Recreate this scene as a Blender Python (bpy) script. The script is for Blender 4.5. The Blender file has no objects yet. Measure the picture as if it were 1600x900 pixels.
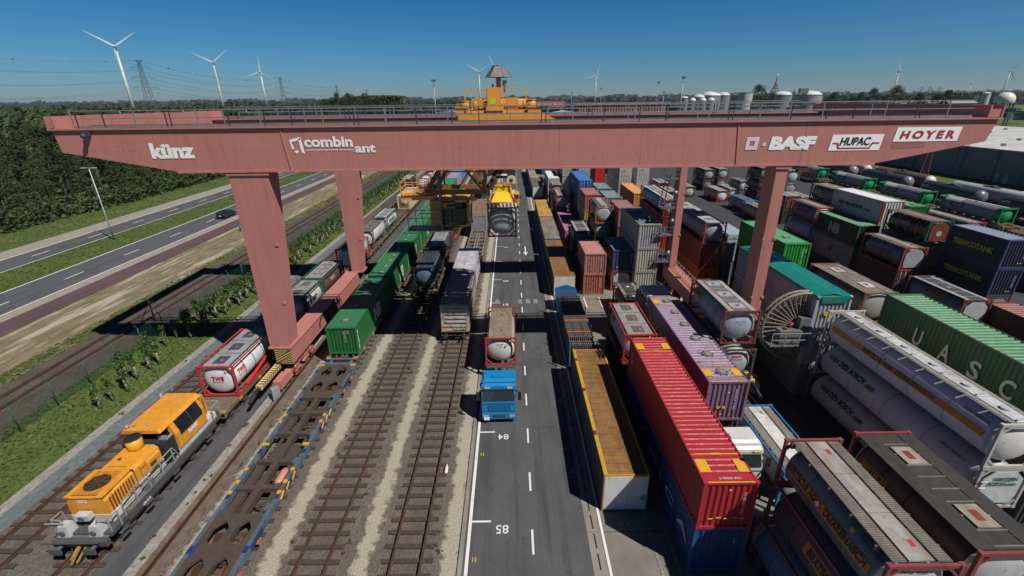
import bpy, math, random
import numpy as np
from mathutils import Vector, Matrix
random.seed(7)
R_ = math.radians
scene = bpy.context.scene
col = scene.collection
# ------------------------------------------------------------------ camera
cd = bpy.data.cameras.new('camera'); cam = bpy.data.objects.new('camera', cd); col.objects.link(cam)
cd.lens = 16.0; cd.sensor_width = 36.0; cd.clip_start = .1; cd.clip_end = 20000
pt, rl = R_(22.4), R_(0.7)
fw = Vector((0, math.cos(pt), -math.sin(pt))); rt = Vector((1, 0, 0)); up = rt.cross(fw)
r2 = rt * math.cos(rl) - up * math.sin(rl); u2 = rt * math.sin(rl) + up * math.cos(rl)
M4 = Matrix((r2, u2, -fw)).transposed().to_4x4(); M4.translation = Vector((0, 0, 22))
cam.matrix_world = M4; scene.camera = cam
# ------------------------------------------------------------------ light
SV = Vector((.62, -.48, 1.0)).normalized()
SE = math.asin(SV.z)
world = bpy.data.worlds.new('World'); scene.world = world; world.use_nodes = True
wn = world.node_tree.nodes; wl = world.node_tree.links
bg = wn['Background']; sk = wn.new('ShaderNodeTexSky'); sk.sky_type = 'NISHITA'; sk.sun_disc = False
sk.sun_elevation = SE; sk.sun_rotation = math.atan2(SV.x, SV.y)
sk.altitude = 30; sk.air_density = 1.0; sk.dust_density = 0.05; sk.ozone_density = 5.0
tcs = wn.new('ShaderNodeTexCoord'); sx = wn.new('ShaderNodeSeparateXYZ'); wl.new(tcs.outputs['Generated'], sx.inputs[0])
cr_ = wn.new('ShaderNodeValToRGB'); cr_.color_ramp.elements[0].position = 0; cr_.color_ramp.elements[0].color = (.38, .54, .70, 1); cr_.color_ramp.elements[1].position = .9; cr_.color_ramp.elements[1].color = (.025, .07, .15, 1)
for p_, c_ in ((.07, (.25, .57, .80, 1)), (.19, (.085, .53, .84, 1)), (.34, (.04, .14, .30, 1))): e_ = cr_.color_ramp.elements.new(p_); e_.color = c_
wl.new(sx.outputs[2], cr_.inputs[0]); mxs = wn.new('ShaderNodeMix'); mxs.data_type = 'RGBA'; mxs.blend_type = 'MULTIPLY'; mxs.inputs[0].default_value = 1
wl.new(sk.outputs[0], mxs.inputs[6]); wl.new(cr_.outputs[0], mxs.inputs[7]); wl.new(mxs.outputs[2], bg.inputs[0]); bg.inputs[1].default_value = 0.075
sl = bpy.data.lights.new('sun', 'SUN'); sun = bpy.data.objects.new('sun', sl); col.objects.link(sun)
sl.energy = 4.7; sl.angle = R_(0.5); sl.color = (1, .955, .89)
sun.rotation_euler = SV.to_track_quat('Z', 'Y').to_euler()
scene.view_settings.view_transform = 'Standard'; scene.view_settings.look = 'None'
scene.view_settings.exposure = 0.0; scene.view_settings.gamma = 1
try:
    scene.cycles.max_bounces = 5; scene.cycles.diffuse_bounces = 1; scene.cycles.glossy_bounces = 2
except Exception: pass
# ------------------------------------------------------------------ materials
MATS = {}
def C4(c): return (c[0], c[1], c[2], 1)
class NT:
    def __init__(s, name):
        s.m = bpy.data.materials.new(name); s.m.use_nodes = True
        s.n = s.m.node_tree.nodes; s.l = s.m.node_tree.links
        s.b = s.n['Principled BSDF']; s.pos = None
    def P(s):
        if s.pos is None: s.pos = s.n.new('ShaderNodeNewGeometry').outputs['Position']
        return s.pos
    def map(s, sc):
        k = s.n.new('ShaderNodeVectorMath'); k.operation = 'MULTIPLY'
        s.l.new(s.P(), k.inputs[0]); k.inputs[1].default_value = sc; return k.outputs[0]
    def noise(s, scale, detail=4, vec=None, rough=.6):
        k = s.n.new('ShaderNodeTexNoise'); k.inputs['Scale'].default_value = scale
        k.inputs['Detail'].default_value = detail; k.inputs['Roughness'].default_value = rough
        s.l.new(vec if vec is not None else s.P(), k.inputs['Vector']); return k.outputs['Fac']
    def ramp(s, f, a, b, lo=0., hi=1.):
        k = s.n.new('ShaderNodeMapRange'); s.l.new(f, k.inputs[0])
        k.inputs[1].default_value = a; k.inputs[2].default_value = b
        k.inputs[3].default_value = lo; k.inputs[4].default_value = hi; return k.outputs[0]
    def mix(s, f, a, b):
        k = s.n.new('ShaderNodeMix'); k.data_type = 'RGBA'
        for v, i in ((f, 0), (a, 6), (b, 7)):
            if isinstance(v, (int, float)): k.inputs[i].default_value = v
            elif isinstance(v, tuple): k.inputs[i].default_value = C4(v)
            else: s.l.new(v, k.inputs[i])
        return k.outputs[2]
    def math(s, op, a, b=0., c=None):
        k = s.n.new('ShaderNodeMath'); k.operation = op
        for i, v in enumerate((a, b) if c is None else (a, b, c)):
            if isinstance(v, (int, float)): k.inputs[i].default_value = v
            else: s.l.new(v, k.inputs[i])
        return k.outputs[0]
    def sep(s):
        k = s.n.new('ShaderNodeSeparateXYZ'); s.l.new(s.P(), k.inputs[0]); return k.outputs
    def bump(s, h, st=.3, d=.05):
        k = s.n.new('ShaderNodeBump'); k.inputs['Strength'].default_value = st; k.inputs['Distance'].default_value = d
        s.l.new(h, k.inputs['Height']); s.l.new(k.outputs[0], s.b.inputs['Normal'])
    def out(s, c, rough=.6, metal=0.):
        if isinstance(c, tuple): s.b.inputs['Base Color'].default_value = C4(c)
        else: s.l.new(c, s.b.inputs['Base Color'])
        if isinstance(rough, float): s.b.inputs['Roughness'].default_value = rough
        else: s.l.new(rough, s.b.inputs['Roughness'])
        s.b.inputs['Metallic'].default_value = metal
        return s.m
def sc(c, k): return (c[0] * k, c[1] * k, c[2] * k)
def paint(c, rough=.5, dirt=.5, rust=.25, metal=0., rustc=(.13, .055, .03)):
    k = ('p', c, rough, dirt, rust, metal)
    if k in MATS: return MATS[k]
    t = NT('paint')
    n1 = t.ramp(t.noise(.9, 6), .35, .7); n2 = t.ramp(t.noise(1.0, 4, t.map((3.5, 3.5, .35))), .42, .72)
    g = (c[0] * .6 + .012, c[1] * .6 + .011, c[2] * .6 + .009)
    x = t.mix(t.math('MULTIPLY', n1, dirt * .8), c, g)
    x = t.mix(t.math('MULTIPLY', n2, dirt * .9), x, sc(g, .75))
    if rust > 0:
        x = t.mix(t.ramp(t.noise(2.3, 8, rough=.72), .64 - rust * .22, .70 - rust * .18), x, rustc)
    t.bump(t.noise(1.6, 3), .25, .03)
    MATS[k] = t.out(x, t.ramp(t.noise(4, 3), .3, .7, rough - .08, rough + .15), metal); return MATS[k]
def flat(c, rough=.6, metal=0.):
    k = ('f', c, rough, metal)
    if k not in MATS:
        t = NT('plain'); n = t.ramp(t.noise(3.0, 4), .3, .75)
        MATS[k] = t.out(t.mix(n, c, sc(c, .72)), rough, metal)
    return MATS[k]
def steelroof(c, c2, s=1.2):
    k = ('sr', c, c2, s)
    if k not in MATS:
        t = NT('weathered'); n = t.ramp(t.noise(s, 8, rough=.78), .40, .60)
        x = t.mix(n, c, c2); x = t.mix(t.ramp(t.noise(.6, 5, t.map((2, .5, 1)), .7), .46, .64, 0, .75), x, (c[0] * .55, c[1] * .48, c[2] * .40)); x = t.mix(t.ramp(t.noise(1.3, 6, rough=.8), .60, .66, 0, .8), x, (c[0] * .42, c[1] * .30, c[2] * .22))
        t.bump(t.noise(2, 4), .3, .03); MATS[k] = t.out(x, .7)
    return MATS[k]
# ------------------------------------------------------------------ meshes
class MB:
    def __init__(s): s.v = []; s.f = []; s.m = []; s.s = []
    def face(s, idx, m=0, sm=False): s.f.append(idx); s.m.append(m); s.s.append(sm)
    def quad(s, a, b, c, d, m=0):
        n = len(s.v); s.v += [tuple(a), tuple(b), tuple(c), tuple(d)]; s.face((n, n+1, n+2, n+3), m)
    def box(s, x0, x1, y0, y1, z0, z1, m=0):
        n = len(s.v)
        s.v += [(x0,y0,z0),(x1,y0,z0),(x1,y1,z0),(x0,y1,z0),(x0,y0,z1),(x1,y0,z1),(x1,y1,z1),(x0,y1,z1)]
        for q in ((3,2,1,0),(4,5,6,7),(0,1,5,4),(1,2,6,5),(2,3,7,6),(3,0,4,7)): s.face(tuple(n+i for i in q), m)
        return s
    def hexa(s, bot, top, m=0):
        n = len(s.v); s.v += [tuple(p) for p in bot] + [tuple(p) for p in top]
        for q in ((3,2,1,0),(4,5,6,7),(0,1,5,4),(1,2,6,5),(2,3,7,6),(3,0,4,7)): s.face(tuple(n+i for i in q), m)
    def bar(s, p, q, w=.06, h=None, m=0):
        p = Vector(p); q = Vector(q); d = (q - p)
        if d.length < 1e-6: return
        d.normalize(); r = Vector((0, 0, 1)) if abs(d.z) < .95 else Vector((0, 1, 0))
        a = d.cross(r).normalized(); b = a.cross(d); h = h or w
        a = a * w / 2; b = b * h / 2
        s.hexa([p - a - b, p + a - b, q + a - b, q - a - b], [p - a + b, p + a + b, q + a + b, q - a + b], m)
    def lathe(s, p, d, prof, n=16, m=0, sm=True, caps=True):
        p = Vector(p); d = Vector(d).normalized(); r = Vector((0, 0, 1)) if abs(d.z) < .9 else Vector((1, 0, 0))
        a = d.cross(r).normalized(); b = d.cross(a); base = len(s.v)
        for (t, rr) in prof:
            for i in range(n):
                th = 2 * math.pi * i / n
                s.v.append(tuple(p + d * t + (a * math.cos(th) + b * math.sin(th)) * rr))
        for j in range(len(prof) - 1):
            mm = m[j] if isinstance(m, (list, tuple)) else m
            for i in range(n):
                k = (i + 1) % n
                s.face((base + j*n + i, base + j*n + k, base + (j+1)*n + k, base + (j+1)*n + i), mm, sm)
        if caps:
            m0 = m[0] if isinstance(m, (list, tuple)) else m; m1 = m[-1] if isinstance(m, (list, tuple)) else m
            s.face(tuple(base + i for i in range(n))[::-1], m0); s.face(tuple(base + (len(prof)-1)*n + i for i in range(n)), m1)
    def cyl(s, p, q, r, n=12, m=0, r1=None, sm=True, caps=True):
        p = Vector(p); q = Vector(q); s.lathe(p, q - p, [(0, r), ((q - p).length, r if r1 is None else r1)], n, m, sm, caps)
    def prism(s, pts, axis, d0, d1, m=0):
        n = len(s.v); k = len(pts)
        def mk(a, b, d): return (a, b, d) if axis == 'z' else ((a, d, b) if axis == 'y' else (d, a, b))
        s.v += [mk(a, b, d0) for a, b in pts] + [mk(a, b, d1) for a, b in pts]
        s.face(tuple(range(n, n + k)), m); s.face(tuple(range(n + 2*k - 1, n + k - 1, -1)), m)
        for i in range(k):
            j = (i + 1) % k; s.face((n + i, n + k + i, n + k + j, n + j), m)
    def mesh(s, name, mats):
        me = bpy.data.meshes.new(name); me.from_pydata(s.v, [], s.f)
        for m in mats: me.materials.append(m)
        me.polygons.foreach_set('material_index', s.m); me.polygons.foreach_set('use_smooth', s.s)
        me.update(); return me
    def build(s, name, mats, parent=None):
        if not isinstance(mats, (list, tuple)): mats = [mats]
        o = bpy.data.objects.new(name, s.mesh(name, mats)); col.objects.link(o)
        if parent is not None: o.parent = parent
        return o
def thing(name, label, cat, loc=(0, 0, 0), rz=0, group=None):
    o = bpy.data.objects.new(name, None); col.objects.link(o); o.location = loc; o.rotation_euler = (0, 0, rz)
    o.empty_display_size = .5; o['label'] = label; o['category'] = cat
    if group: o['group'] = group
    return o
def tag(o, label, cat, group=None):
    o['label'] = label; o['category'] = cat
    if group: o['group'] = group
    return o
def structure(o): o['kind'] = 'structure'; return o
CACHE = {}
def part(key, name, fn, mats, parent):
    """part with a cached mesh; fn(mb) fills it"""
    k = (name,) + tuple(key)
    if k not in CACHE:
        b = MB(); fn(b); CACHE[k] = b.mesh(name, mats if isinstance(mats, (list, tuple)) else [mats])
    o = bpy.data.objects.new(name, CACHE[k]); col.objects.link(o); o.parent = parent; return o
def copy_tree(o, parent=None):
    c = o.copy(); col.objects.link(c); c.parent = parent
    for ch in list(o.children): copy_tree(ch, c)
    return c
# ------------------------------------------------------------------ lettering
TC = {}
def text_data(s, bold=.02, shear=0., spacing=1.0):
    k = (s, bold, shear, spacing)
    if k in TC: return TC[k]
    cu = bpy.data.curves.new('t', 'FONT'); cu.body = s; cu.size = 1; cu.offset = bold; cu.shear = shear; cu.space_character = spacing
    cu.resolution_u = 3
    o = bpy.data.objects.new('t', cu); col.objects.link(o)
    dg = bpy.context.evaluated_depsgraph_get(); dg.update()
    me = bpy.data.meshes.new_from_object(o.evaluated_get(dg))
    v = np.array([x.co[:2] for x in me.vertices]); f = [tuple(p.vertices) for p in me.polygons]
    bpy.data.objects.remove(o); bpy.data.curves.remove(cu); bpy.data.meshes.remove(me)
    v -= v.min(0); idx = [i for q in f for i in q]; off = np.array([(j % 9) * .0012 for j, q in enumerate(f) for _ in q])
    v = v[idx]; nf = []; n = 0
    for q in f: nf.append(tuple(range(n, n + len(q)))); n += len(q)
    v = np.column_stack([v, off]); TC[k] = (v, nf); return TC[k]
def text_part(s, mat, parent, org, xd, yd, width=None, height=None, name='lettering', bold=.02, shear=0., spacing=1., bend=None):
    """org: lower-left; xd: reading direction; yd: up. bend=(R, theta0, side, zc, xc) wraps it round a barrel lying along y"""
    v, f = text_data(s, bold, shear, spacing); w, h = v.max(0)[:2]
    sx = (width / w) if width else height / h; sy = (height / h) if height else sx
    if not width: sx = sy
    org = Vector(org); xd = Vector(xd).normalized(); yd = Vector(yd).normalized()
    if bend:
        R, th0, sd, zc, xc = bend; vs = []
        for a, b, q in v:
            y = org.y + xd.y * a * sx; th = th0 + b * sy / R; rr_ = R + .03 + q
            vs.append((xc + sd * rr_ * math.cos(th), y, zc + rr_ * math.sin(th)))
    else:
        nn = xd.cross(yd); vs = [tuple(org + xd * (a * sx) + yd * (b * sy) + nn * q) for a, b, q in v]
    me = bpy.data.meshes.new(name); me.from_pydata(vs, [], f); me.materials.append(mat)
    o = bpy.data.objects.new(name, me); col.objects.link(o); o.parent = parent; return o
# ------------------------------------------------------------------ common colours
BLACKISH = (.02, .021, .023); STEEL = (.46, .48, .50); RUST = (.17, .085, .055)
m_black = flat((.018, .018, .02), .7); m_dark = flat((.05, .05, .052), .7); m_galv = flat((.42, .44, .46), .45, .3)
m_white = paint((.75, .75, .73), .45, .35, .05); m_letw = NT('white_lettering').out((.92, .92, .92), .6); m_rustrail = flat((.12, .055, .03), .7)
m_yel = flat((.75, .42, .03), .6); m_red = flat((.55, .03, .03), .6); m_orange = flat((.8, .2, .02), .5)
def crane_paint():
    t = NT('crane_paint'); c = (.50, .20, .172); p = t.sep()
    x = t.mix(t.ramp(t.noise(.35, 5, rough=.7), .38, .66, 0, .55), c, (.44, .185, .165)); x = t.mix(t.ramp(t.noise(1.0, 5, t.map((2.2, 2.2, .22)), .7), .50, .72, 0, .5), x, (.33, .13, .11))
    x = t.mix(t.ramp(t.noise(1.1, 6, t.map((1, 1, .5)), .8), .66, .70, 0, .7), x, (.20, .075, .05))
    j = t.math('ABSOLUTE', t.math('SUBTRACT', t.math('FRACT', t.math('DIVIDE', p[0], 3.1)), .5)); x = t.mix(t.ramp(j, .4965, .4985, 0, .55), x, (.30, .115, .10))
    x = t.mix(t.ramp(t.math('ABSOLUTE', t.math('SUBTRACT', p[2], 19.02)), .012, .03, .35, 0), x, (.32, .12, .10))
    t.bump(t.noise(.8, 3), .35, .05); return t.out(x, t.ramp(t.noise(3, 4), .3, .7, .42, .62))
m_crane = crane_paint(); m_cor = paint((.74, .33, .05), .5, .25, .02)
# ------------------------------------------------------------------ setting
def noise_mat(name, cols, scales, rough=.9, bump=(0, 0)):
    t = NT(name); x = cols[0]
    for i, c in enumerate(cols[1:]):
        s, a, b = scales[i]; x = t.mix(t.ramp(t.noise(s, 6, rough=.7), a, b), x, c)
    if bump[0]: t.bump(t.noise(bump[0], 4), .6, bump[1])
    return t.out(x, rough)
m_grass = noise_mat('grass', [(.088, .130, .022), (.060, .095, .016), (.16, .165, .045), (.035, .06, .012)], [(.8, .4, .62), (.22, .52, .66), (3.2, .52, .66)], .95, (6, .2))
m_verge = noise_mat('verge', [(.075, .10, .02), (.24, .19, .10), (.05, .07, .015), (.30, .26, .16)], [(.35, .45, .6), (2., .5, .62), (6, .58, .66)], .95, (6, .1))
def sand_mat():
    t = NT('dry_sand'); n = t.noise(.9, 7, t.map((1, .28, 1)), .7)
    x = t.mix(t.ramp(n, .40, .60), (.15, .125, .062), (.235, .195, .12))
    x = t.mix(t.ramp(t.noise(.33, 6, t.map((1.8, .22, 1)), .7), .52, .60), x, (.40, .36, .27))
    x = t.mix(t.ramp(t.noise(1.6, 6, rough=.75), .60, .66), x, (.055, .08, .02))
    x = t.mix(t.ramp(t.noise(.3, 4, t.map((1, .4, 1))), .57, .7, 0, .7), x, (.10, .10, .035))
    t.bump(t.noise(5, 5), .5, .1); return t.out(x, .95)
m_sand = sand_mat()
def asphalt(c, patch=.25, name='asphalt'):
    t = NT(name); x = t.mix(t.ramp(t.noise(.35, 5), .4, .65, 0, patch * 2), c, sc(c, 1.35))
    x = t.mix(t.ramp(t.noise(9, 4), .45, .7, 0, .5), x, sc(c, 1.5))
    x = t.mix(t.ramp(t.noise(.8, 5, t.map((1.6, .09, 1))), .48, .66, 0, .8), x, sc(c, .66))
    x = t.mix(t.ramp(t.noise(.9, 6, rough=.8), .62, .67, 0, .7), x, sc(c, .55)); x = t.mix(t.ramp(t.noise(.22, 3), .60, .61, 0, .5), x, sc(c, .78)); x = t.mix(t.ramp(t.math('ABSOLUTE', t.math('SUBTRACT', t.noise(.5, 5, rough=.7), .5)), .0, .0035, .7, 0), x, sc(c, .4))
    t.bump(t.noise(30, 3), .3, .01); return t.out(x, .85)
m_asph = asphalt((.074, .075, .079), .4); m_asph2 = asphalt((.045, .047, .053)); m_hwy = asphalt((.085, .092, .10), .12)
def stone(c1, c2, scale=7., c3=None, rough=.9):
    t = NT('stones'); k = t.n.new('ShaderNodeTexVoronoi'); k.inputs['Scale'].default_value = scale; t.l.new(t.P(), k.inputs['Vector'])
    g = t.n.new('ShaderNodeRGBToBW'); t.l.new(k.outputs['Color'], g.inputs[0])
    x = t.mix(t.ramp(g.outputs[0], .2, .8), c1, c2)
    x = t.mix(t.ramp(t.noise(.5, 6), .4, .65, 0, .6), x, c3 or sc(c1, .8))
    t.bump(k.outputs['Distance'], .8, .04); return t, x
def ballast_mat():
    """track bed: brown-grey stones, pale crushed-stone walkways between the tracks"""
    t, x = stone((.10, .082, .066), (.185, .16, .132), 12, (.10, .082, .066))
    s = t.sep(); wob = t.ramp(t.noise(1.7, 5), .25, .75, -.35, .35); wx = t.math('ADD', s[0], wob)
    pale = t.mix(t.ramp(t.noise(12, 3), .35, .65), (.32, .28, .22), (.44, .395, .325)); f = None
    for cx, hw in ((-17.25, .38), (-12.65, .45), (-7.95, .38), (-3.35, .45)):
        a = t.ramp(t.math('ABSOLUTE', t.math('SUBTRACT', wx, cx)), hw - .12, hw + .14, 1, 0)
        f = a if f is None else t.math('MAXIMUM', f, a)
    x = t.mix(f, x, pale)
    f = None
    for cx in (-27.2, -22.5, -15.05, -10.4, -5.6):
        a = t.ramp(t.math('ABSOLUTE', t.math('SUBTRACT', wx, cx)), .3, 1.5, .55, 0)
        f = a if f is None else t.math('MAXIMUM', f, a)
    x = t.mix(t.math('MULTIPLY', f, t.ramp(t.noise(.7, 4), .3, .6)), x, (.085, .06, .045))
    return t.out(x, .92)
m_ballast = ballast_mat()
_t, _x = stone((.075, .058, .048), (.13, .105, .088), 7, (.055, .040, .032)); m_bal2 = _t.out(_x, .92)
_t, _x = stone((.22, .205, .18), (.36, .34, .31), 6, (.25, .23, .2)); m_grav = _t.out(_x, .9)
_t, _x = stone((.105, .125, .135), (.17, .195, .205), 5, (.12, .135, .14)); m_slate = _t.out(_x, .85)
def concrete(c, joint=6.0):
    t = NT('concrete'); x = t.mix(t.ramp(t.noise(.45, 6), .38, .66), c, sc(c, .72))
    x = t.mix(t.ramp(t.noise(2.2, 6, rough=.75), .60, .68, 0, .7), x, (c[0] * .75, c[1] * .6, c[2] * .45))
    s = t.sep(); j = t.math('ABSOLUTE', t.math('SUBTRACT', t.math('FRACT', t.math('DIVIDE', s[1], joint)), .5))
    x = t.mix(t.ramp(j, .494, .497), x, sc(c, .35)); return t.out(x, .85)
m_conc = concrete((.22, .20, .17)); m_conc2 = concrete((.27, .25, .22), 3.); m_bike = asphalt((.105, .062, .066), .12)
m_should = noise_mat('shoulder', [(.26, .23, .195), (.34, .31, .27), (.16, .15, .12)], [(2, .4, .6), (.5, .6, .75)], .92)
def sheet(name, x0, x1, y0, y1, z, m):
    b = MB(); b.quad((x0, y0, z), (x1, y0, z), (x1, y1, z), (x0, y1, z)); return structure(b.build(name, m))
sheet('ground', -9000, 9000, -400, 12000, -.08, m_grass)
sheet('road_shoulder', -83.5, -79.2, 0, 900, -.04, m_should)
sheet('road', -79.2, -73.0, 0, 900, -.02, m_hwy)
sheet('road', -65.4, -58.0, 0, 900, -.02, m_hwy)
sheet('road_shoulder', -58.0, -56.4, 0, 900, -.03, m_should)
sheet('cycle_path', -56.4, -53.0, 0, 900, -.02, m_bike)
sheet('sand_strip', -53.0, -45.2, 0, 700, -.04, m_sand)
sheet('verge', -45.2, -43.6, 0, 700, -.03, m_verge)
sheet('ballast_bed', -43.6, -37.6, 0, 700, -.02, m_bal2)
sheet('gravel_edge', -30.7, -29.9, 0, 500, -.02, m_grav)
sheet('gravel_path', -29.9, -28.75, 0, 500, -.01, m_slate)
sheet('ballast_bed', -28.75, -2.95, -20, 500, 0, m_ballast)
sheet('service_path', -21.5, -19.9, -20, 500, .02, m_asph)
sheet('gravel_edge', -19.9, -19.25, -20, 500, .01, m_grav)
sheet('rail_foundation', -19.25, -18.05, -20, 500, .02, noise_mat('oily', [(.16, .125, .10), (.10, .06, .04), (.22, .19, .16)], [(1.5, .45, .6), (3, .55, .65)], .8))
sheet('terminal_yard', 18.0, 82, -20, 500, 0, m_asph2)
sheet('concrete_apron', 4.75, 18.0, -20, 500, .005, m_conc)
sheet('lane', -2.95, 4.75, -20, 500, 0, m_asph)
sheet('gutter', 3.95, 4.7, -20, 500, .012, m_conc2)
sheet('ballast_bed', 82, 104, 0, 600, 0, m_bal2)
sheet('yard_road', 130, 131.5, 0, 600, 0, m_asph2)
b = MB(); b.box(-2.95, -2.72, -20, 500, -.05, .10); structure(b.build('kerb', m_conc2))
# painted markings
m_line = noise_mat('road_paint', [(.72, .72, .70), (.42, .42, .41)], [(3, .55, .7)], .7)
m_liney = flat((.50, .38, .05), .7); m_faint = noise_mat('worn_paint', [(.33, .33, .32), (.14, .135, .13)], [(4, .40, .58)], .8)
def marks(name, rects, m, z=.02):
    b = MB()
    for x0, x1, y0, y1 in rects: b.quad((x0, y0, z), (x1, y0, z), (x1, y1, z), (x0, y1, z))
    return structure(b.build(name, m))
marks('road_line', [(-2.6, -2.42, -20, 400), (4.72, 4.86, -20, 400)], m_line, .03)
marks('road_line', [(.88 + .006 * (y - 15), 1.0 + .006 * (y - 15), y, y + 1.5) for y in np.arange(8.3, 160, 4.2)], m_line)
marks('road_line', [*[(-2.42, -1.35, 18.7 + 7.5 * k, 18.82 + 7.5 * k) for k in range(10)]], m_line)
marks('road_line', [(4.86, 8.2, 18.4, 18.55), (7.3, 7.42, 5, 30), (8.2, 8.34, 5, 18.5), (4.9, 12, 50.0, 50.3), (4.9, 12, 46.9, 47.15), (17.2, 17.35, 15, 30)], m_faint, .025)
marks('road_line', [(x, x + .14, 47.2, 50) for x in (8.5, 10.3, 12.1)], m_line, .03)
b = MB()
for i in range(7): x = 4.9 + i * 1.1; b.quad((x, 47.3, .028), (x + .3, 47.3, .028), (x + 1.4, 49.9, .028), (x + 1.1, 49.9, .028))
structure(b.build('road_line', flat((.24, .19, .09), .8)))
marks('zebra_crossing', [(x, x + .5, 48.5, 49.7) for x in (-2.0, .7, 1.6, 2.5)], m_faint, .03)
marks('road_line', [(-79.1, -78.85, 0, 600), (-73.3, -73.1, 0, 600), (-65.3, -65.05, 0, 600), (-58.3, -58.05, 0, 600)], m_line, 0)
marks('road_line', [(x, x + .2, y, y + 3) for x in (-76.2, -61.5) for y in np.arange(6, 420, 10.5)], m_line, 0)
# arrow and bay numbers (read from the far end of the road)
b = MB(); b.box(2.1, 2.28, 68, 71.0, .02, .026); b.v += [(1.8, 68, .03), (2.55, 68, .03), (2.18, 66.2, .03)]; b.face((len(b.v)-3, len(b.v)-2, len(b.v)-1)); structure(b.build('road_arrow', m_line))
def num(s, x, y, h, d=-1, m=None, w=None):
    o = text_part(s, m or m_line, None, (x, y, .03), (d, 0, 0), (0, d, 0), height=h, width=w, bold=.01, name='bay_number'); return structure(o)
for k in range(8): num(str(85 - k), -.35 - .02 * k, 18.5 + 7.5 * k, .55)
for y, s in ((22.6, '85'), (30.1, '84'), (37.6, '83'), (45.1, '82')):
    structure(text_part(s, m_faint, None, (3.5, y, .03), (0, -1, 0), (1, 0, 0), height=.55, bold=.01, name='bay_number'))
marks('road_line', [(3.9, 4.7, y - .5, y - .38) for y in (22.4, 29.9, 37.4, 44.9)], m_faint, .03)
marks('bay_mark', [(x, x + .07, y, y + .28) for y in (16.3, 23.9, 31.4, 38.9, 46.4, 54) for x in (-2.25, -2.1)], m_liney, .03)
marks('drain_slot', [(4.28, 4.36, y, y + .9) for y in np.arange(5, 120, 1.2)], m_black, .02)
# ---- railway tracks
m_sleep = noise_mat('sleeper_wood', [(.048, .037, .031), (.070, .055, .045), (.12, .095, .075)], [(4, .4, .6), (9, .6, .7)], .9)
m_rail = noise_mat('rail_rust', [(.13, .062, .035), (.08, .04, .028)], [(2, .4, .6)], .6); m_railtop = flat((.17, .105, .075), .4, .5)
def rail_fn(L):
    def f(b):
        b.box(-.07, .07, 0, L, 0, .03); b.box(-.015, .015, 0, L, .03, .12); b.box(-.037, .037, 0, L, .12, .165, 1)
    return f
def track(x, y0, y1, indiv, step=.84, zb=.0, gap=1.51, name='railway_track'):
    t = thing(name, '', '', (x, y0, zb)); del t['label']; del t['category']; t['kind'] = 'structure'
    for s in (-1, 1): o = part((y1 - y0,), 'rail', rail_fn(y1 - y0), [m_rail, m_railtop], t); o.location = (s * gap / 2, 0, .09)
    n = int((y1 - y0) / step)
    for i in range(min(indiv, n)):
        o = part((0,), 'sleeper', lambda b: b.box(-1.32, 1.32, -.13, .13, -.06, .085), m_sleep, t); o.location = (random.uniform(-.05, .05), i * step, 0)
        o.rotation_euler = (0, 0, random.uniform(-.02, .02))
    b = MB()
    for i in range(min(indiv, n), n): b.box(-1.3, 1.3, i * step - .13, i * step + .13, -.06, .085)
    if b.v: o = b.build('sleepers', m_sleep, t); o['kind'] = 'stuff'
    return t
track(-27.2, 8, 350, 60); track(-22.5, 8, 350, 12); track(-15.05, 8, 350, 45); track(-10.4, 8, 350, 70); track(-5.6, 8, 350, 70)
for x in (85.0, 95.2, 101.2): track(x, 15, 400, 0)
track(-41.0, 15, 400, 0, 400, -.02)
track(18.7, 5, 260, 0, 300, .04, .0, 'crane_rail'); track(-18.65, 5, 260, 0, 300, .04, .0, 'crane_rail')
# weeds, litter and pale sleeper repairs along the tracks
m_weed = flat((.06, .10, .02), .9)
def tuft(b, x, y, r, z=.02, n=14, h=.25):
    for _ in range(n):
        a = random.uniform(0, 6.28); d = random.uniform(0, r); px, py = x + math.cos(a) * d, y + math.sin(a) * d
        k = random.uniform(.4, 1) * h; w = .05 + .5 * r * random.random() * .5; th = random.uniform(0, 3.14)
        dx, dy = math.cos(th) * w, math.sin(th) * w
        b.quad((px - dx, py - dy, z), (px + dx, py + dy, z), (px + dx * .5 + random.uniform(-.1, .1), py + dy * .5, z + k), (px - dx * .5, py - dy * .5 + random.uniform(-.1, .1), z + k))
b = MB()
for _ in range(90): tuft(b, random.choice((-19.6, -19.5, -17.9, -28.6, -30.3, -4.3, -2.95, -12.0, -9)) + random.uniform(-.3, .3), random.uniform(12, 60), random.uniform(.06, .22), .02, 10, .12)
o = b.build('weeds', m_weed); o['kind'] = 'stuff'
# rough grass with tall clumps beside the fence
b = MB(); rr = random.Random(3)
for _ in range(9000):
    y = 14 + (rr.random() ** 1.7) * 130; x = rr.uniform(-37.6, -30.8)
    r = rr.uniform(.025, .07) * (1 + y / 50); h = rr.uniform(-.02, .07) + .10 * max(0, math.sin(x * 1.7 + y * .4) * math.sin(y * .9)) ** 2; th = rr.uniform(0, 3.14); dx, dy = math.cos(th) * r, math.sin(th) * r; ox, oy = rr.uniform(-.2, .2), rr.uniform(-.2, .2)
    b.quad((x - dx, y - dy, -.08), (x + dx, y + dy, -.08), (x + dx * .7 + ox, y + dy * .7 + oy, h), (x - dx * .7 + ox, y - dy * .7 + oy, h), rr.choice((0, 0, 1, 2)))
g1 = flat((.090, .135, .024), .9); g2 = flat((.068, .108, .019), .9); g3 = flat((.13, .15, .035), .9)
o = b.build('rough_grass', [g1, g2, g3]); o['kind'] = 'stuff'
b = MB()
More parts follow.
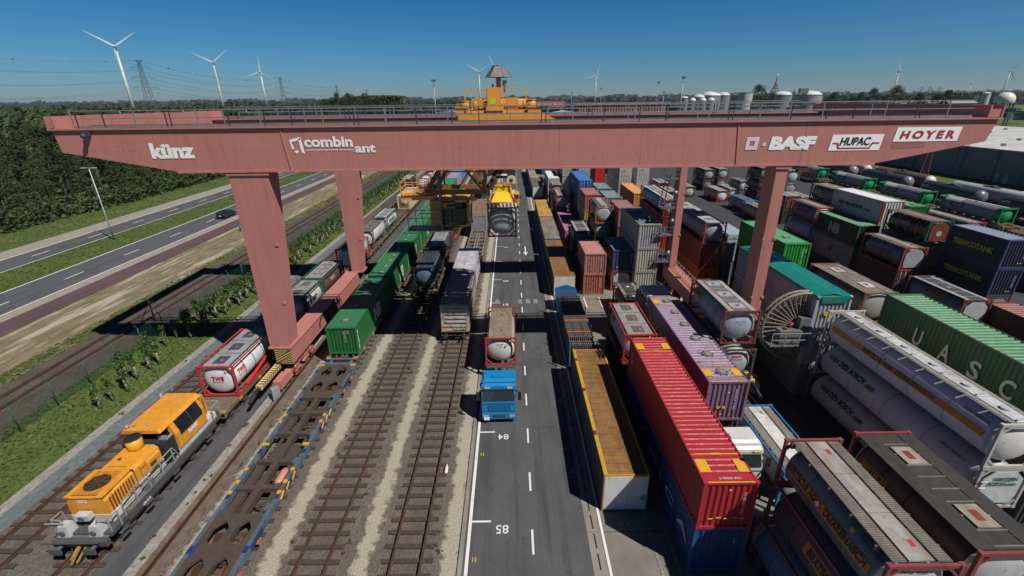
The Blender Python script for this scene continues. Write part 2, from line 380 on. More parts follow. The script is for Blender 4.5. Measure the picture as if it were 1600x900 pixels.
for _ in range(16000):
    y = 30 + (rr.random() ** 1.5) * 220; x = rr.choice((rr.uniform(-72.8, -65.6), rr.uniform(-96, -83.7), rr.uniform(-45.6, -43.5)))
    r = rr.uniform(.05, .13) * (1 + y / 120); h = rr.uniform(-.03, .07); th = rr.uniform(0, 3.14); dx, dy = math.cos(th) * r, math.sin(th) * r
    b.quad((x - dx, y - dy, -.08), (x + dx, y + dy, -.08), (x + dx * .7, y + dy * .7 + .1, h), (x - dx * .7, y - dy * .7 - .1, h), rr.choice((0, 1, 1, 2)))
o = b.build('verge_grass', [flat((.075, .12, .022), .9), flat((.055, .09, .018), .9), flat((.10, .13, .03), .9)]); o['kind'] = 'stuff'
# ------------------------------------------------------------------ gantry crane
cr = thing('gantry_crane', 'huge salmon pink portal gantry crane whose lettered girder spans the whole yard', 'gantry crane', (0, 33, 0))
LX, RX = -31.4, 33.4
def girder(y0, y1, name='girder'):
    b = MB()
    pts = [(LX + .1, 20.45), (LX + .25, 19.0), (-23.6, 17.62), (25.9, 17.62), (RX - .35, 19.0), (RX, 20.45)]
    b.prism(pts, 'y', y0, y1)
    b.box(LX - .1, RX + .15, y0 - .16, y1 + .16, 20.45, 20.56)
    b.box(-23.5, 25.7, y0 - .1, y1 + .1, 17.5, 17.62)
    for x in (-15.45, 15.95):       # bolted splices
        b.hexa([(x - .04, y0 - .05, 17.5), (x + .04, y0 - .05, 17.5), (x + .04, y0, 17.5), (x - .04, y0, 17.5)], [(x - .34, y0 - .05, 20.4), (x - .26, y0 - .05, 20.4), (x - .26, y0, 20.4), (x - .34, y0, 20.4)])
    return b.build(name, m_crane, cr)
girder(0, 1.7); girder(17.6, 19.3)
m_seam = flat((.42, .155, .135), .6)
for x in (-7.6, -2.2, 3.4, 9.1, 20.4): b = MB(); b.box(x, x + .02, -.008, .01, 17.7, 20.4); b.build('panel_seam', m_seam, cr)
for x0, x1, nm in ((LX - .1, LX + .5, 'end_tie'), (RX - .9, RX + .1, 'end_tie')):
    b = MB(); s = 1 if x0 < 0 else -1
    ys = (-.1, 19.4)
    for xa in (x0, x1 - .12): b.box(xa, xa + .12, ys[0], ys[1], 20.57, 21.35); b.box(xa, xa + .12, 1.9, 17.4, 19.6, 20.57)
    b.box(x0 + .12, x1 - .12, 1.9, 17.4, 19.7, 20.1)
    for y in np.arange(ys[0], ys[1], 3.2): b.box(x0 + .12, x1 - .12, y + .05, y + .12, 20.6, 21.1)
    b.build(nm, m_crane, cr)
def leg(xt, xb, y, wtop, wbot, name='leg'):
    b = MB(); zt, zb = 17.5, 3.35
    if abs(y) < 5:
        b.hexa([(xb - wbot, y + .05, zb), (xb + wbot, y + .05, zb), (xb + wbot, y + 1.7, zb), (xb - wbot, y + 1.7, zb)],
               [(xt - wtop, y + .05, zt), (xt + wtop, y + .05, zt), (xt + wtop, y + 1.6, zt), (xt - wtop, y + 1.6, zt)])
        b.box(xt - wtop - .12, xt + wtop + .12, y - .05, y + 1.7, 17.28, 17.47)
    else:
        b.hexa([(xb - wbot, y + .05, zb), (xb + wbot, y + .05, zb), (xb + wbot, y + 1.5, zb), (xb - wbot, y + 1.5, zb)],
               [(xt - wtop, y + .05, zt), (xt + wtop, y + .05, zt), (xt + wtop, y + 1.6, zt), (xt - wtop, y + 1.6, zt)])
    for k in (.28, .62):
        z = zb + (zt - zb) * k
        for q in (0, 1):
            xx = xb + (xt - xb) * k + (2 * q - 1) * (wbot + (wtop - wbot) * k); b.box(xx - .09, xx + .09, y - .02, y + .2, z - .09, z + .09)
    b.box(xb - wbot - .14, xb + wbot + .14, y - .08, y + 1.65, zb - .12, zb + .02)
    return b.build(name, m_crane, cr)
leg(-18.65, -19.25, 0, 1.4, .8); leg(-18.0, -18.45, 18, 1.4, .6); leg(19.35, 19.5, 0, .42, .42); leg(19.1, 19.2, 18, .36, .38)
def sill(sx):
    X = -19.1 if sx < 0 else 19.35; b = MB(); b.box(X - .7, X + .7, 0, 19.6, 1.75, 3.22); b.box(X - .78, X + .78, -.05, 19.7, 3.16, 3.25)
    b.build('sill_beam', m_crane, cr)
    for y0 in (-.2, 15.0):                       # balanced bogies
        b = MB()
        b.hexa([(X - .35, y0 + 1.2, 1.0), (X + .35, y0 + 1.2, 1.0), (X + .35, y0 + 4.6, 1.0), (X - .35, y0 + 4.6, 1.0)], [(X - .3, y0 + 2.0, 1.8), (X + .3, y0 + 2.0, 1.8), (X + .3, y0 + 3.4, 1.8), (X - .3, y0 + 3.4, 1.8)])
        for q in (0, 3.1):
            b.hexa([(X - .3, y0 + q - .3, .45), (X + .3, y0 + q - .3, .45), (X + .3, y0 + q + 2.2, .45), (X - .3, y0 + q + 2.2, .45)], [(X - .27, y0 + q + .3, 1.1), (X + .27, y0 + q + .3, 1.1), (X + .27, y0 + q + 1.6, 1.1), (X - .27, y0 + q + 1.6, 1.1)])
            b.cyl((X + .35 * -sx, y0 + q + .95, 1.05), (X + .5 * -sx, y0 + q + .95, 1.05), .22, 12)
        o = b.build('bogie', m_crane, cr)
        for q in (0, 1.6, 3.1, 4.7):
            b = MB(); b.lathe((X - .2, y0 + q + .2, .48), (1, 0, 0), [(0, .36), (.08, .36), (.08, .28), (.32, .28), (.32, .36), (.4, .36)], 16); b.build('wheel', [m_rustrail], o)
        for q in (.6, 3.9):
            b = MB(); b.cyl((X - sx * .35, y0 + q, .8), (X - sx * .75, y0 + q, .8), .2, 10); b.build('drive_motor', flat((.35, .05, .05), .6), o)
    # buffer head, wedge rail guard and striped bumper beam
    b = MB(); b.box(X - .28, X + .34, -1.9, -.35, .5, 1.25); b.cyl((X, -1.0, .55), (X, -1.0, .2), .25, 10); b.build('buffer_housing', m_crane, cr)
    b = MB(); b.hexa([(X - .32, -2.35, .12), (X + .1, -2.95, .12), (X + .32, -2.2, .12), (X + .1, -2.0, .12)], [(X - .34, -2.3, 1.0), (X + .1, -2.9, 1.0), (X + .34, -2.2, 1.0), (X + .1, -2.0, 1.0)]); b.build('rail_guard', m_galv, cr)
    b = MB(); xo = X - .72 if sx < 0 else X - .75
    zz = 1.5; b.hexa([(xo - .22, -3.1, zz - .2), (xo + .22, -3.1, zz - .2), (xo + .22, .2, zz - .2), (xo - .22, .2, zz - .2)], [(xo - .22, -3.1, zz + .2), (xo + .22, -3.1, zz + .2), (xo + .22, .2, zz + .2), (xo - .22, .2, zz + .2)])
    o = b.build('bumper_beam', flat((.72, .52, .22), .6), cr)
    b = MB()
    for i in range(10):
        y = -2.9 + i * .32; b.quad((xo + .225, y, zz - .2), (xo + .225, y + .14, zz - .2), (xo + .225, y + .3, zz + .2), (xo + .225, y + .16, zz + .2)); b.quad((xo - .1, y, zz + .205), (xo + .22, y, zz + .205), (xo + .22, y + .12, zz + .205), (xo - .1, y + .12, zz + .205))
    b.build('hazard_stripe', m_black, o)
    b = MB(); b.cyl((xo, -4.6, zz - .35), (xo, -3.1, zz - .05), .14, 10); b.build('rubber_buffer', m_black, o)
sill(-1); sill(1)
# hazard striped foot of the left near leg
X = -19.1; b = MB(); b.quad((X - .68, -.02, 1.8), (X + .68, -.02, 1.8), (X + .68, -.02, 3.1), (X - .68, -.02, 3.1)); o = b.build('hazard_panel', flat((.66, .55, .15), .6), cr)
b = MB()
for i in range(-3, 7):
    z = 1.8 + i * .22
    pts = [(X - .68, z), (X + .68, z + .75), (X + .68, z + .86), (X - .68, z + .11)]
    pts = [(px, min(max(pz, 1.8), 3.1)) for px, pz in pts]
    if pts[0][1] < pts[3][1] or pts[1][1] < pts[2][1]: b.quad(*[(px, -.03, pz) for px, pz in pts])
b.build('hazard_stripe', m_black, o)
b = MB()   # cable loop on sill
for i in range(9):
    a0, a1 = i * math.pi / 8, (i + 1) * math.pi / 8
    if i < 8: b.bar((X + .74, 7 - math.cos(a0) * 1.2, 2.2 + math.sin(a0) * .9), (X + .74, 7 - math.cos(a1) * 1.2, 2.2 + math.sin(a1) * .9), .12)
b.build('cable_loop', m_black, cr)
# walkways and handrails on both girders
def railing(x0, x1, y, z, name='handrail', step=2.13, mats=(flat((.30, .32, .34), .5, .4), flat((.06, .065, .075), .5, .3))):
    b = MB(); n = int((x1 - x0) / step)
    for h in (1.1, .6): b.bar((x0, y, z + h), (x1, y, z + h), .055)
    b.box(x0, x1, y - .012, y + .012, z + .02, z + .16)
    for i in range(n + 1):
        x = x0 + i * step; b.bar((x, y, z), (x, y, z + 1.1), .06, m=i % 2)
        if i % 3 == 0: b.bar((x + .3, y, z), (x + .3, y, z + 1.1), .06, m=1)
    return b.build(name, list(mats), cr)
railing(-29.8, 31.6, .12, 20.56); railing(-20.5, 27, 1.9, 20.56, step=2.9); railing(-28, 30, 17.5, 20.56, step=2.6); railing(-29.8, 31.6, 20.7, 20.56)
b = MB(); b.box(-29.8, 31.6, 19.3, 20.75, 20.42, 20.5); b.box(-29.8, 31.6, .2, 1.2, 20.57, 20.6); b.build('walkway', m_galv, cr)
b = MB()
for y in (1.25, 18.1): b.box(-29.5, 31.2, y - .09, y + .09, 20.57, 20.72)
for y, z in ((2.35, 20.3), (2.7, 20.1), (3.1, 20.35)): b.box(-29.0, 30.8, y - .06, y + .06, z, z + .1)
for x in np.arange(-28, 30, 3.4): b.box(x, x + .15, 1.7, 3.2, 20.0, 20.12); b.box(x, x + .3, 2.2, 2.5, 20.4, 20.55)
b.build('trolley_rail', [flat((.16, .06, .055), .6)], cr)
for x in (-26.9, -22.6, -18.3, -6.4, 2.2, 11.3, 17, 20.3, 24.4, 27.9):
    b = MB(); b.box(x - .42, x + .42, .16, .3, 21.5, 21.62); b.build('lamp_bar', flat((.5, .52, .5), .4), cr)
b = MB(); b.box(-29.05, -28.7, -.35, -.02, 20.1, 20.4); b.cyl((-28.88, -.4, 20.2), (-28.88, -.55, 20.0), .16, 10); b.build('floodlight', flat((.05, .07, .09), .4), cr)
for (x, y) in ((-24.3, 18.0), (-17.9, 18.0), (26.4, 9.0)):   # hanging floodlight frames
    b = MB()
    for d in (-.45, .45): b.bar((x + d, y, 17.6), (x + d * .7, y, 16.0), .05)
    b.bar((x - .4, y, 16.6), (x + .4, y, 16.6), .05); b.box(x - .5, x + .5, y - .2, y + .2, 15.7, 16.0); b.build('floodlight_bracket', flat((.10, .03, .03), .6) if x > 0 else m_dark, cr)
# stair tower with landings by the far right leg
b = MB(); m_st = flat((.17, .18, .19), .5, .3)
for i, z in enumerate((4.2, 7.4, 10.6, 13.8)):
    xL = 17.6; y0 = 17.4
    b.box(xL - .8, xL + .9, y0, y0 + 1.3, z, z + .06)
    for h in (.55, 1.05):
        b.bar((xL - .8, y0, z + h), (xL + .9, y0, z + h), .045); b.bar((xL - .8, y0, z + h), (xL - .8, y0 + 1.3, z + h), .045)
    for q in (-.8, 0, .9): b.bar((xL + q, y0, z), (xL + q, y0, z + 1.05), .05)
    if i < 3:
        b.bar((xL - .7, y0 + 1.2, z), (xL + .6, y0 + 3.6, z + 3.2), .06, .22); b.bar((xL - .2, y0 + 1.2, z), (xL + 1.1, y0 + 3.6, z + 3.2), .06, .22)
b.build('stairway', m_st, cr)
b = MB()
for i in range(8):
    y = 12 + i * .9; b.bar((19.5, y, 3.25), (19.5, y, 4.3), .05)
for h in (.5, 1.0): b.bar((19.5, 9.5, 3.25 + h), (19.5, 18.3, 3.25 + h), .05)
for i in range(5): b.bar((19.5, 9.5 + i * .6, 3.25), (19.5, 9.5 + i * .6, 4.25), .05)
b.build('handrail', m_galv, cr)
for z in (5.4, 9.2, 12.4, 15.2):
    b = MB(); b.cyl((18.5, 18.0, z), (18.25, 17.75, z - .2), .14, 10, r1=.24); b.build('floodlight', m_galv, cr)
# trolley-side ladder at the left of the near girder
# girder lettering
zf = -.03
def T(s, x, z, w, h, mat=m_letw, nm='lettering', bold=.03, shear=0., y=zf, par=None, sp=1.): return text_part(s, mat, par or cr, (x, y, z), (1, 0, 0), (0, 0, 1), w, h, nm, bold, shear, sp)
T('k\u00fcnz', -25.0, 18.5, 3.05, 1.05, bold=.05)
T('combin', -14.25, 19.15, 3.35, .72, bold=.035); T('ant', -10.8, 18.75, 1.45, .55, bold=.035); T('combined terminal antwerp', -14.2, 18.85, 3.3, .22, bold=.012)
b = MB()
F = lambda x, z: (x, zf, z)
b.quad(F(-15.25, 19.65), F(-14.45, 19.85), F(-14.5, 19.65), F(-15.12, 19.5)); b.quad(F(-15.25, 19.65), F(-15.12, 19.5), F(-14.98, 19.05), F(-15.15, 19.02))
b.quad(F(-14.62, 19.68), F(-14.45, 19.85), F(-14.3, 18.72), F(-14.52, 18.8)); b.quad(F(-15.05, 18.88), F(-14.85, 18.72), F(-14.7, 18.9), F(-14.88, 18.98))
b.build('logo', m_letw, cr)
m_pink = flat((.90, .70, .76), .6); b = MB()
def frame_sq(b, x, z, s, t, sk=.06):
    o = [(x, z), (x + s, z), (x + s + sk, z + s), (x + sk, z + s)]; i = [(x + t, z + t), (x + s - t, z + t), (x + s - t + sk * .6, z + s - t), (x + t + sk * .6, z + s - t)]
    for k in range(4): j = (k + 1) % 4; b.quad(F(*o[k]), F(*o[j]), F(*i[j]), F(*i[k]))
frame_sq(b, 16.35, 18.62, .85, .26); b.quad(F(17.5, 18.86), F(17.75, 18.86), F(17.78, 19.1), F(17.53, 19.1)); b.build('logo', m_pink, cr)
T('BASF', 18.0, 18.58, 3.25, .92, bold=.07, shear=.1)
def panel(x0, x1, z0, z1, sk=.1):
    b = MB(); b.hexa([(x0, -.03, z0), (x1, -.03, z0), (x1, 0, z0), (x0, 0, z0)], [(x0 + sk, -.03, z1), (x1 + sk, -.03, z1), (x1 + sk, 0, z1), (x0 + sk, 0, z1)]); return b.build('sign_panel', m_letw, cr)
p = panel(22.2, 25.75, 18.5, 19.55); T('HUPAC', 22.9, 18.83, 2.1, .56, m_black, shear=.15, y=-.045, par=p)
b = MB(); G = lambda x, z: (x, -.042, z)
for q in (((22.4, 18.93), (22.75, 18.93), (22.75, 19.03), (22.4, 19.03)), ((22.7, 18.93), (22.8, 18.6), (22.9, 18.7), (22.82, 19.03)), ((22.8, 18.6), (25.05, 18.6), (25.05, 18.7), (22.8, 18.7)), ((24.95, 18.6), (25.05, 18.6), (25.25, 19.0), (25.12, 19.03)), ((25.15, 18.93), (25.65, 18.93), (25.65, 19.03), (25.15, 19.03))): b.quad(*[G(*k) for k in q])
b.build('logo', m_red, p)
p = panel(26.55, 31.0, 19.05, 19.98); T('HOYER', 26.95, 19.22, 3.75, .55, m_red, bold=.045, shear=.12, y=-.045, par=p, sp=1.45)
b = MB(); b.quad((26.6, -.012, 18.55), (28.9, -.012, 18.65), (28.9, -.012, 19.0), (26.6, -.012, 18.95)); b.build('paint_patch', m_seam, cr)
# cable reel outside the right near leg
rl_ = thing('cable_reel', 'giant spoked cable reel with pale rims mounted beside the right crane leg', 'cable reel', (21.9, 31.2, 5.75))
b = MB(); m_cream = flat((.30, .275, .21), .55)
for dy in (-.22, .22):
    b.lathe((0, dy, 0), (0, 1, 0), [(-.05, 2.72), (-.05, 2.85), (.05, 2.85), (.05, 2.72), (-.05, 2.72)], 48, caps=False)
o = b.build('rim', m_cream, rl_)
for r_ in (1.1, 1.35, 1.6, 1.9): b = MB(); b.lathe((0, -.12, 0), (0, 1, 0), [(0, r_ - .04), (0, r_ + .04), (.24, r_ + .04), (.24, r_ - .04), (0, r_ - .04)], 36, caps=False); b.build('cable_coil', flat((.03, .032, .035), .5), rl_)
b = MB()
for i in range(40):
    a = 2 * math.pi * i / 40
    for dy in (-.2, .2): b.bar((math.cos(a) * .75, dy * 1.3, math.sin(a) * .75), (math.cos(a) * 2.75, dy, math.sin(a) * 2.75), .05, .08)
b.build('spokes', m_cream, rl_)
b = MB(); b.lathe((0, -.4, 0), (0, 1, 0), [(0, .85), (.15, .9), (.65, .9), (.8, .85)], 20); b.build('hub', flat((.07, .09, .10), .5), rl_)
b = MB(); b.box(-1.9, -.3, -1.2, -.5, -.9, .1); b.box(-2.6, .4, -1.4, .2, -1.1, -1.0); b.box(-.4, .5, -.9, -.4, -.9, 1.0); b.build('gearbox', flat((.20, .21, .21), .5, .2), rl_)
b = MB(); b.cyl((-1.3, -.9, .3), (-1.0, -.9, .7), .14, 10); b.build('drive_motor', flat((.3, .04, .05), .6), rl_)
b = MB()
for h in (0, .55): b.bar((-2.6, -1.45, -1.0 + h + .5), (1.9 if h else .4, -1.45, -1.0 + h + .5), .05)
for x in (-2.6, -1.6, -.6, .4): b.bar((x, -1.45, -1.05), (x, -1.45, .05), .05)
b.bar((-3.3, .4, -1.2), (1.4, .4, -1.2), .14); b.build('platform_rail', m_galv, rl_)
# ------------------------------------------------------------------ trolley
tr = thing('crane_trolley', 'orange yellow crane trolley with mast, reflector hood and hanging driver cab', 'crane trolley', (-.7, 41.5, 20.7))
b = MB(); b.box(-3.0, 2.9, -6.9, -6.5, .02, .42); b.box(-3.0, 2.9, -6.0, -5.6, .02, .5); b.box(-3.0, 2.9, 8.5, 9.8, .02, .6); b.box(-3.0, -2.5, -5.6, 8.5, .05, .6); b.box(2.4, 2.9, -5.6, 8.5, .05, .6); b.box(-2.5, 2.4, -5.6, -4.6, .5, .62); b.box(-3.2, -2.3, -6.5, -5.6, .1, .95); b.box(2.0, 3.0, -6.5, -5.6, .1, .95); b.box(-1.0, .2, -6.4, -5.7, .1, .9); b.box(-2.5, 2.4, -1.8, -1.5, .3, .62); b.box(-2.5, 2.4, 2.4, 2.7, .3, .62); b.hexa([(2.9, -6.8, .02), (4.0, -6.8, .02), (4.0, -5.5, .02), (2.9, -5.5, .02)], [(2.9, -6.8, .45), (3.0, -6.8, .45), (3.0, -5.5, .45), (2.9, -5.5, .45)])
b.build('frame', m_cor, tr)
b = MB(); b.box(-.95, .05, -5.2, -4.3, .6, 2.2); b.box(.35, 1.35, -4.8, -3.8, .7, 1.5); b.box(-2.2, -1.4, -3.6, -2, .75, 1.5); b.build('electrics_box', m_cor, tr)
b = MB()
for x, r, z in ((-2.6, .28, 1.25), (2.3, .32, 1.3)): b.cyl((x, -5.2, .6), (x, -5.2, z), r, 14); b.cyl((x, -5.2, z), (x, -5.2, z + .06), r + .04, 14)
for x in (-1.9, .9, 1.8): b.cyl((x, -4.6, .7), (x, -4.6, 1.3), .16, 10)
b.cyl((-2.2, -1, 1.0), (2.2, -1, 1.0), .42, 16); b.cyl((-2.2, 2, 1.0), (2.2, 2, 1.0), .42, 16); b.build('hoist_drum', m_cor, tr)
b = MB()
for x0, x1, z in ((-2.6, -.95, 1.9), (.2, 1.95, 2.0)):
    b.bar((x0, -5, z + .15), (x1, -5, z + .15), .07); b.bar((x0, -5, 1.25), (x1, -5, 1.25), .07); b.bar((x0, -5, .6), (x0, -5, z + .15), .07); b.bar((x1, -5, .6), (x1, -5, z + .15), .07)
b.bar((-3.1, -6.4, 1.1), (-.95, -6.4, 1.1), .05); b.bar((.2, -6.4, 1.1), (2.9, -6.4, 1.1), .05)
for x in (-3.1, -2.4, -1.7, .5, 1.2, 1.9, 2.7): b.bar((x, -6.4, .6), (x, -6.4, 1.1), .05)
b.build('handrail', m_cor, tr)
b = MB(); b.cyl((.15 - .3, -3.0, .7), (.15 - .3, -3.0, 3.6), .19, 14); b.cyl((.3, -2.8, 1.9), (.3, -2.8, 2.5), .07, 8); b.cyl((-.6, -2.8, 1.9), (-.6, -2.8, 2.5), .07, 8); b.build('mast', m_cor, tr)
b = MB(); mr = flat((.42, .40, .37), .35, .5)
for i in range(6):
    a0, a1 = 2*math.pi*(i+.0)/6 - .08, 2*math.pi*(i+1)/6 + .02
    p0 = (-.15 + .42*math.cos(a0), -3 + .42*math.sin(a0), 3.75); p1 = (-.15 + .42*math.cos(a1), -3 + .42*math.sin(a1), 3.75)
    b.quad(p0, p1, (-.15 + 1.05*math.cos(a1), -3 + 1.05*math.sin(a1), 2.95), (-.15 + 1.05*math.cos(a0), -3 + 1.05*math.sin(a0), 2.95))
b.cyl((-.15, -3, 3.74), (-.15, -3, 3.78), .43, 10, sm=False); b.build('reflector_hood', mr, tr)
b = MB(); b.box(.15, .5, -3.1, -2.8, 2.35, 2.75); b.build('camera_unit', m_galv, tr)
b = MB(); b.quad((-.8, -5.215, 1.05), (-.3, -5.215, 1.05), (-.3, -5.215, 1.45), (-.8, -5.215, 1.45)); b.build('notice_plate', flat((.55, .62, .05), .5), tr)
# under-trolley truss, platform and cab (local z from 20.7)
b = MB(); m_brn = paint((.30, .13, .03), .55, .4, .1)
zt_, zb_ = -.6, -5.9
for y in (-2.2, .4):
    b.bar((-3.2, y, zt_), (-6.6, y, zb_), .22); b.bar((-2.6, y, zt_), (-5.9, y, zb_), .18); b.bar((-5.9, y, zt_), (-1.6, y, zb_), .18); b.bar((-1.3, y, zt_), (-1.6, y, zb_), .2); b.bar((-6.7, y, zb_), (-1.3, y, zb_), .3, .36)
    b.bar((-4.9, y, zt_ - 3.6), (-1.5, y, zt_ - 3.6), .1); b.bar((-5.3, y, -4.0), (-5.3, y, -7.3), .12)
for x in (-6.4, -1.6): b.bar((x, -2.2, zb_), (x, .4, zb_), .3)
b.bar((-2.2, -2.2, -3), (-2.2, .4, -3), .12); b.build('truss', m_brn, tr)
b = MB(); b.box(-8.7, -5.9, -2.6, -.6, -6.5, -6.15); o = b.build('platform', m_cor, tr)
b = MB()
for z in (-5.95, -5.5, -5.0):
    b.bar((-8.65, -2.55, z), (-6.1, -2.55, z), .06); b.bar((-8.65, -.65, z), (-6.1, -.65, z), .06); b.bar((-8.65, -2.55, z), (-8.65, -.65, z), .06)
for x in (-8.65, -7.6, -6.6):
    for y in (-2.55, -.65): b.bar((x, y, -6.2), (x, y, -4.97), .07)
b.build('guard_rail', m_cor, o)
b = MB()
b.bar((-5.35, -2.6, -.5), (-5.35, -2.6, -9.2), .16); b.bar((-5.9, -2.6, -4.5), (-5.9, -2.6, -8.8), .05)
for z in np.arange(-9, -4, .42): b.bar((-6.3, -2.6, z), (-5.3, -2.6, z), .04)
for z in (-8.9, -8.1, -7.4): b.bar((-8.3, -2.5, z), (-4.6, -2.5, z), .05)
for x in (-8.3, -7.6, -7.0, -4.6): b.bar((x, -2.5, -9.2), (x, -2.5, -7.4), .05)
b.box(-8.4, -4.0, -2.6, -.8, -9.25, -9.15); b.build('access_ladder', flat((.16, .18, .20), .5, .3), tr)
b = MB()
b.box(-6.35, -5.35, -2.1, 1.5, -8.9, -6.7); b.box(-5.35, -4.2, -2.1, -1.95, -7.35, -6.7); b.box(-5.35, -3.0, 1.3, 1.5, -8.9, -6.7)
b.box(-3.15, -3.0, -2.1, 1.5, -7.4, -6.7); b.box(-5.35, -3.0, -2.1, 1.5, -6.85, -6.65); b.bar((-3.08, -2.0, -6.8), (-3.08, -2.0, -9.0), .13); b.box(-5.35, -3.1, -2.0, 1.4, -8.95, -8.85)
b.box(-3.0, -2.3, -1.9, -1.2, -6.75, -6.5)
cabo = b.build('driver_cab', m_cor, tr)
b = MB(); b.quad((-5.3, -2.02, -8.85), (-3.15, -2.02, -8.85), (-3.15, -2.02, -7.4), (-5.3, -2.02, -7.4)); b.quad((-3.05, -2.0, -8.85), (-3.05, 1.4, -8.85), (-3.05, 1.4, -7.4), (-3.05, -2.0, -7.4)); b.box(-4.9, -3.5, -2.13, -2.11, -7.25, -6.95)
b.build('window', flat((.01, .035, .03), .12), cabo)
b = MB()
for i in range(7):
    a, c = -9.15 + .06 * i * (1 if i < 4 else 1.6), 0
    b.bar((-4.4 + i * .25, -2.7, -9.0 + .012 * i * i), (-4.15 + i * .25, -2.7, -9.0 + .012 * (i + 1) ** 2), .15)
b.bar((-2.65, -2.7, -8.5), (-3.05, -2.4, -7.2), .12); b.build('guard_bow', m_cor, cabo)
# ------------------------------------------------------------------ spreader
sp = thing('spreader', 'yellow lifting spreader with red and white striped beam gripping the hanging grey tank', 'spreader', (-.8, 39.4, 13.45))
b = MB(); b.box(-1.3, 1.3, -.35, .0, .02, .34); b.box(-1.25, 1.25, 5.9, 6.2, .02, .32); b.box(-.4, .4, 2.4, 5.9, .1, .4)
o = b.build('end_beam', flat((.80, .80, .78), .5), sp)
b = MB()
for i in range(8):
    x = -1.28 + i * .325; b.quad((x + .06, -.36, .02), (x + .2, -.36, .02), (x + .14, -.36, .34), (x, -.36, .34)); b.quad((x, -.35, .345), (x + .14, -.35, .345), (x + .08, -.02, .345), (x - .05, -.02, .345))
b.build('stripe', flat((.45, .03, .06), .6), o)
b = MB(); m_yl = paint((.80, .52, .02), .45, .2, .02)
b.hexa([(-.95, .15, .35), (.95, .15, .35), (.9, 1.6, .35), (-.9, 1.6, .35)], [(-.62, .95, .95), (.62, .95, .95), (.62, 1.6, 1.0), (-.62, 1.6, 1.0)]); b.box(-.7, .75, 1.6, 2.3, .4, 1.45)
b.build('body', m_yl, sp)
b = MB(); b.bar((-1.35, 1.5, 1.75), (1.35, 1.5, 1.75), .12); b.bar((-.78, 1.5, 1.0), (-.78, 1.5, 1.75), .12); b.bar((.78, 1.5, .6), (.78, 1.5, 1.75), .12); b.bar((-.4, 1.45, 1.5), (0, 1.45, 1.95), .1); b.bar((.4, 1.45, 1.5), (0, 1.45, 1.95), .1); b.bar((1.1, .6, .4), (.8, 1.4, 1.3), .09); b.bar((-1.1, .6, .4), (-.8, 1.4, 1.3), .09); b.build('head_block', m_cor, sp)
for x in (-.84, .84):
    b = MB(); b.lathe((x, 1.5, 2.0), (0, 1, 0), [(0, .40), (.06, .42), (.1, .32), (.16, .42), (.22, .40)], 20); o = b.build('sheave', flat((.66, .60, .52), .5), sp)
    b = MB(); b.cyl((x, 1.46, 2.0), (x, 1.5, 2.0), .17, 12); b.build('hub', m_dark, o)
b = MB(); b.box(-1.2, -1.08, .5, .65, .9, 1.5); b.box(-1.28, -1.12, .2, .4, .35, .6); b.box(1.0, 1.14, .2, .35, .35, .7); b.build('guide_arm', m_red, sp)
b = MB(); b.box(-.5, .5, 2.0, 3.0, 2.1, 3.6)
for x in (-.85, .85): b.cyl((x, 2.0, 2.6), (x, 3.0, 2.6), .42, 14)
b.build('cable_basket', flat((.05, .04, .035), .6), sp)
b = MB(); b.box(-.5, .5, 1.93, 1.98, 2.35, 2.5); b.build('plate', m_letw, sp)
b = MB()
for x in (-.84, .84):
    for y in (1.6, 2.4): b.cyl((x, y, 2.2), (x * 1.2, y + .5, 7.0), .025, 6)
b.build('hoist_rope', m_dark, sp)
# ------------------------------------------------------------------ box containers
def zig(L, amp, per, fl=.62):
    """(t, offset) points of a trapezoid corrugation"""
    n = max(2, int(L / per)); p = L / n; out = []
    for i in range(n):
        t = i * p; out += [(t, 0), (t + p * .35, 0), (t + p * .5, -amp), (t + p * .85, -amp)]
    out.append((L, 0)); return out
def wall_fn(L, W, h, near, far, per=.30, amp=.055, smooth=False):
    def f(b):
        for sx in (-1, 1):
            x = sx * (W / 2 - .03)
            if smooth:
                b.quad((x, .1, .12), (x, L - .1, .12), (x, L - .1, h - .08), (x, .1, h - .08)); continue
            z = zig(L - .3, amp, per)
            for (t0, o0), (t1, o1) in zip(z, z[1:]):
                b.quad((x + sx * o0, .15 + t0, .14), (x + sx * o1, .15 + t1, .14), (x + sx * o1, .15 + t1, h - .1), (x + sx * o0, .15 + t0, h - .1))
        for y, dr, kind in ((.05, 1, near), (L - .05, -1, far)):
            if kind == 'corr':
                z = zig(W - .24, .06, .27)
                for (t0, o0), (t1, o1) in zip(z, z[1:]):
                    b.quad((-W/2 + .12 + t0, y - dr * o0, .14), (-W/2 + .12 + t1, y - dr * o1, .14), (-W/2 + .12 + t1, y - dr * o1, h - .1), (-W/2 + .12 + t0, y - dr * o0, h - .1))
            elif kind == 'flat': b.quad((-W/2 + .1, y, .14), (W/2 - .1, y, .14), (W/2 - .1, y, h - .1), (-W/2 + .1, y, h - .1))
    return f
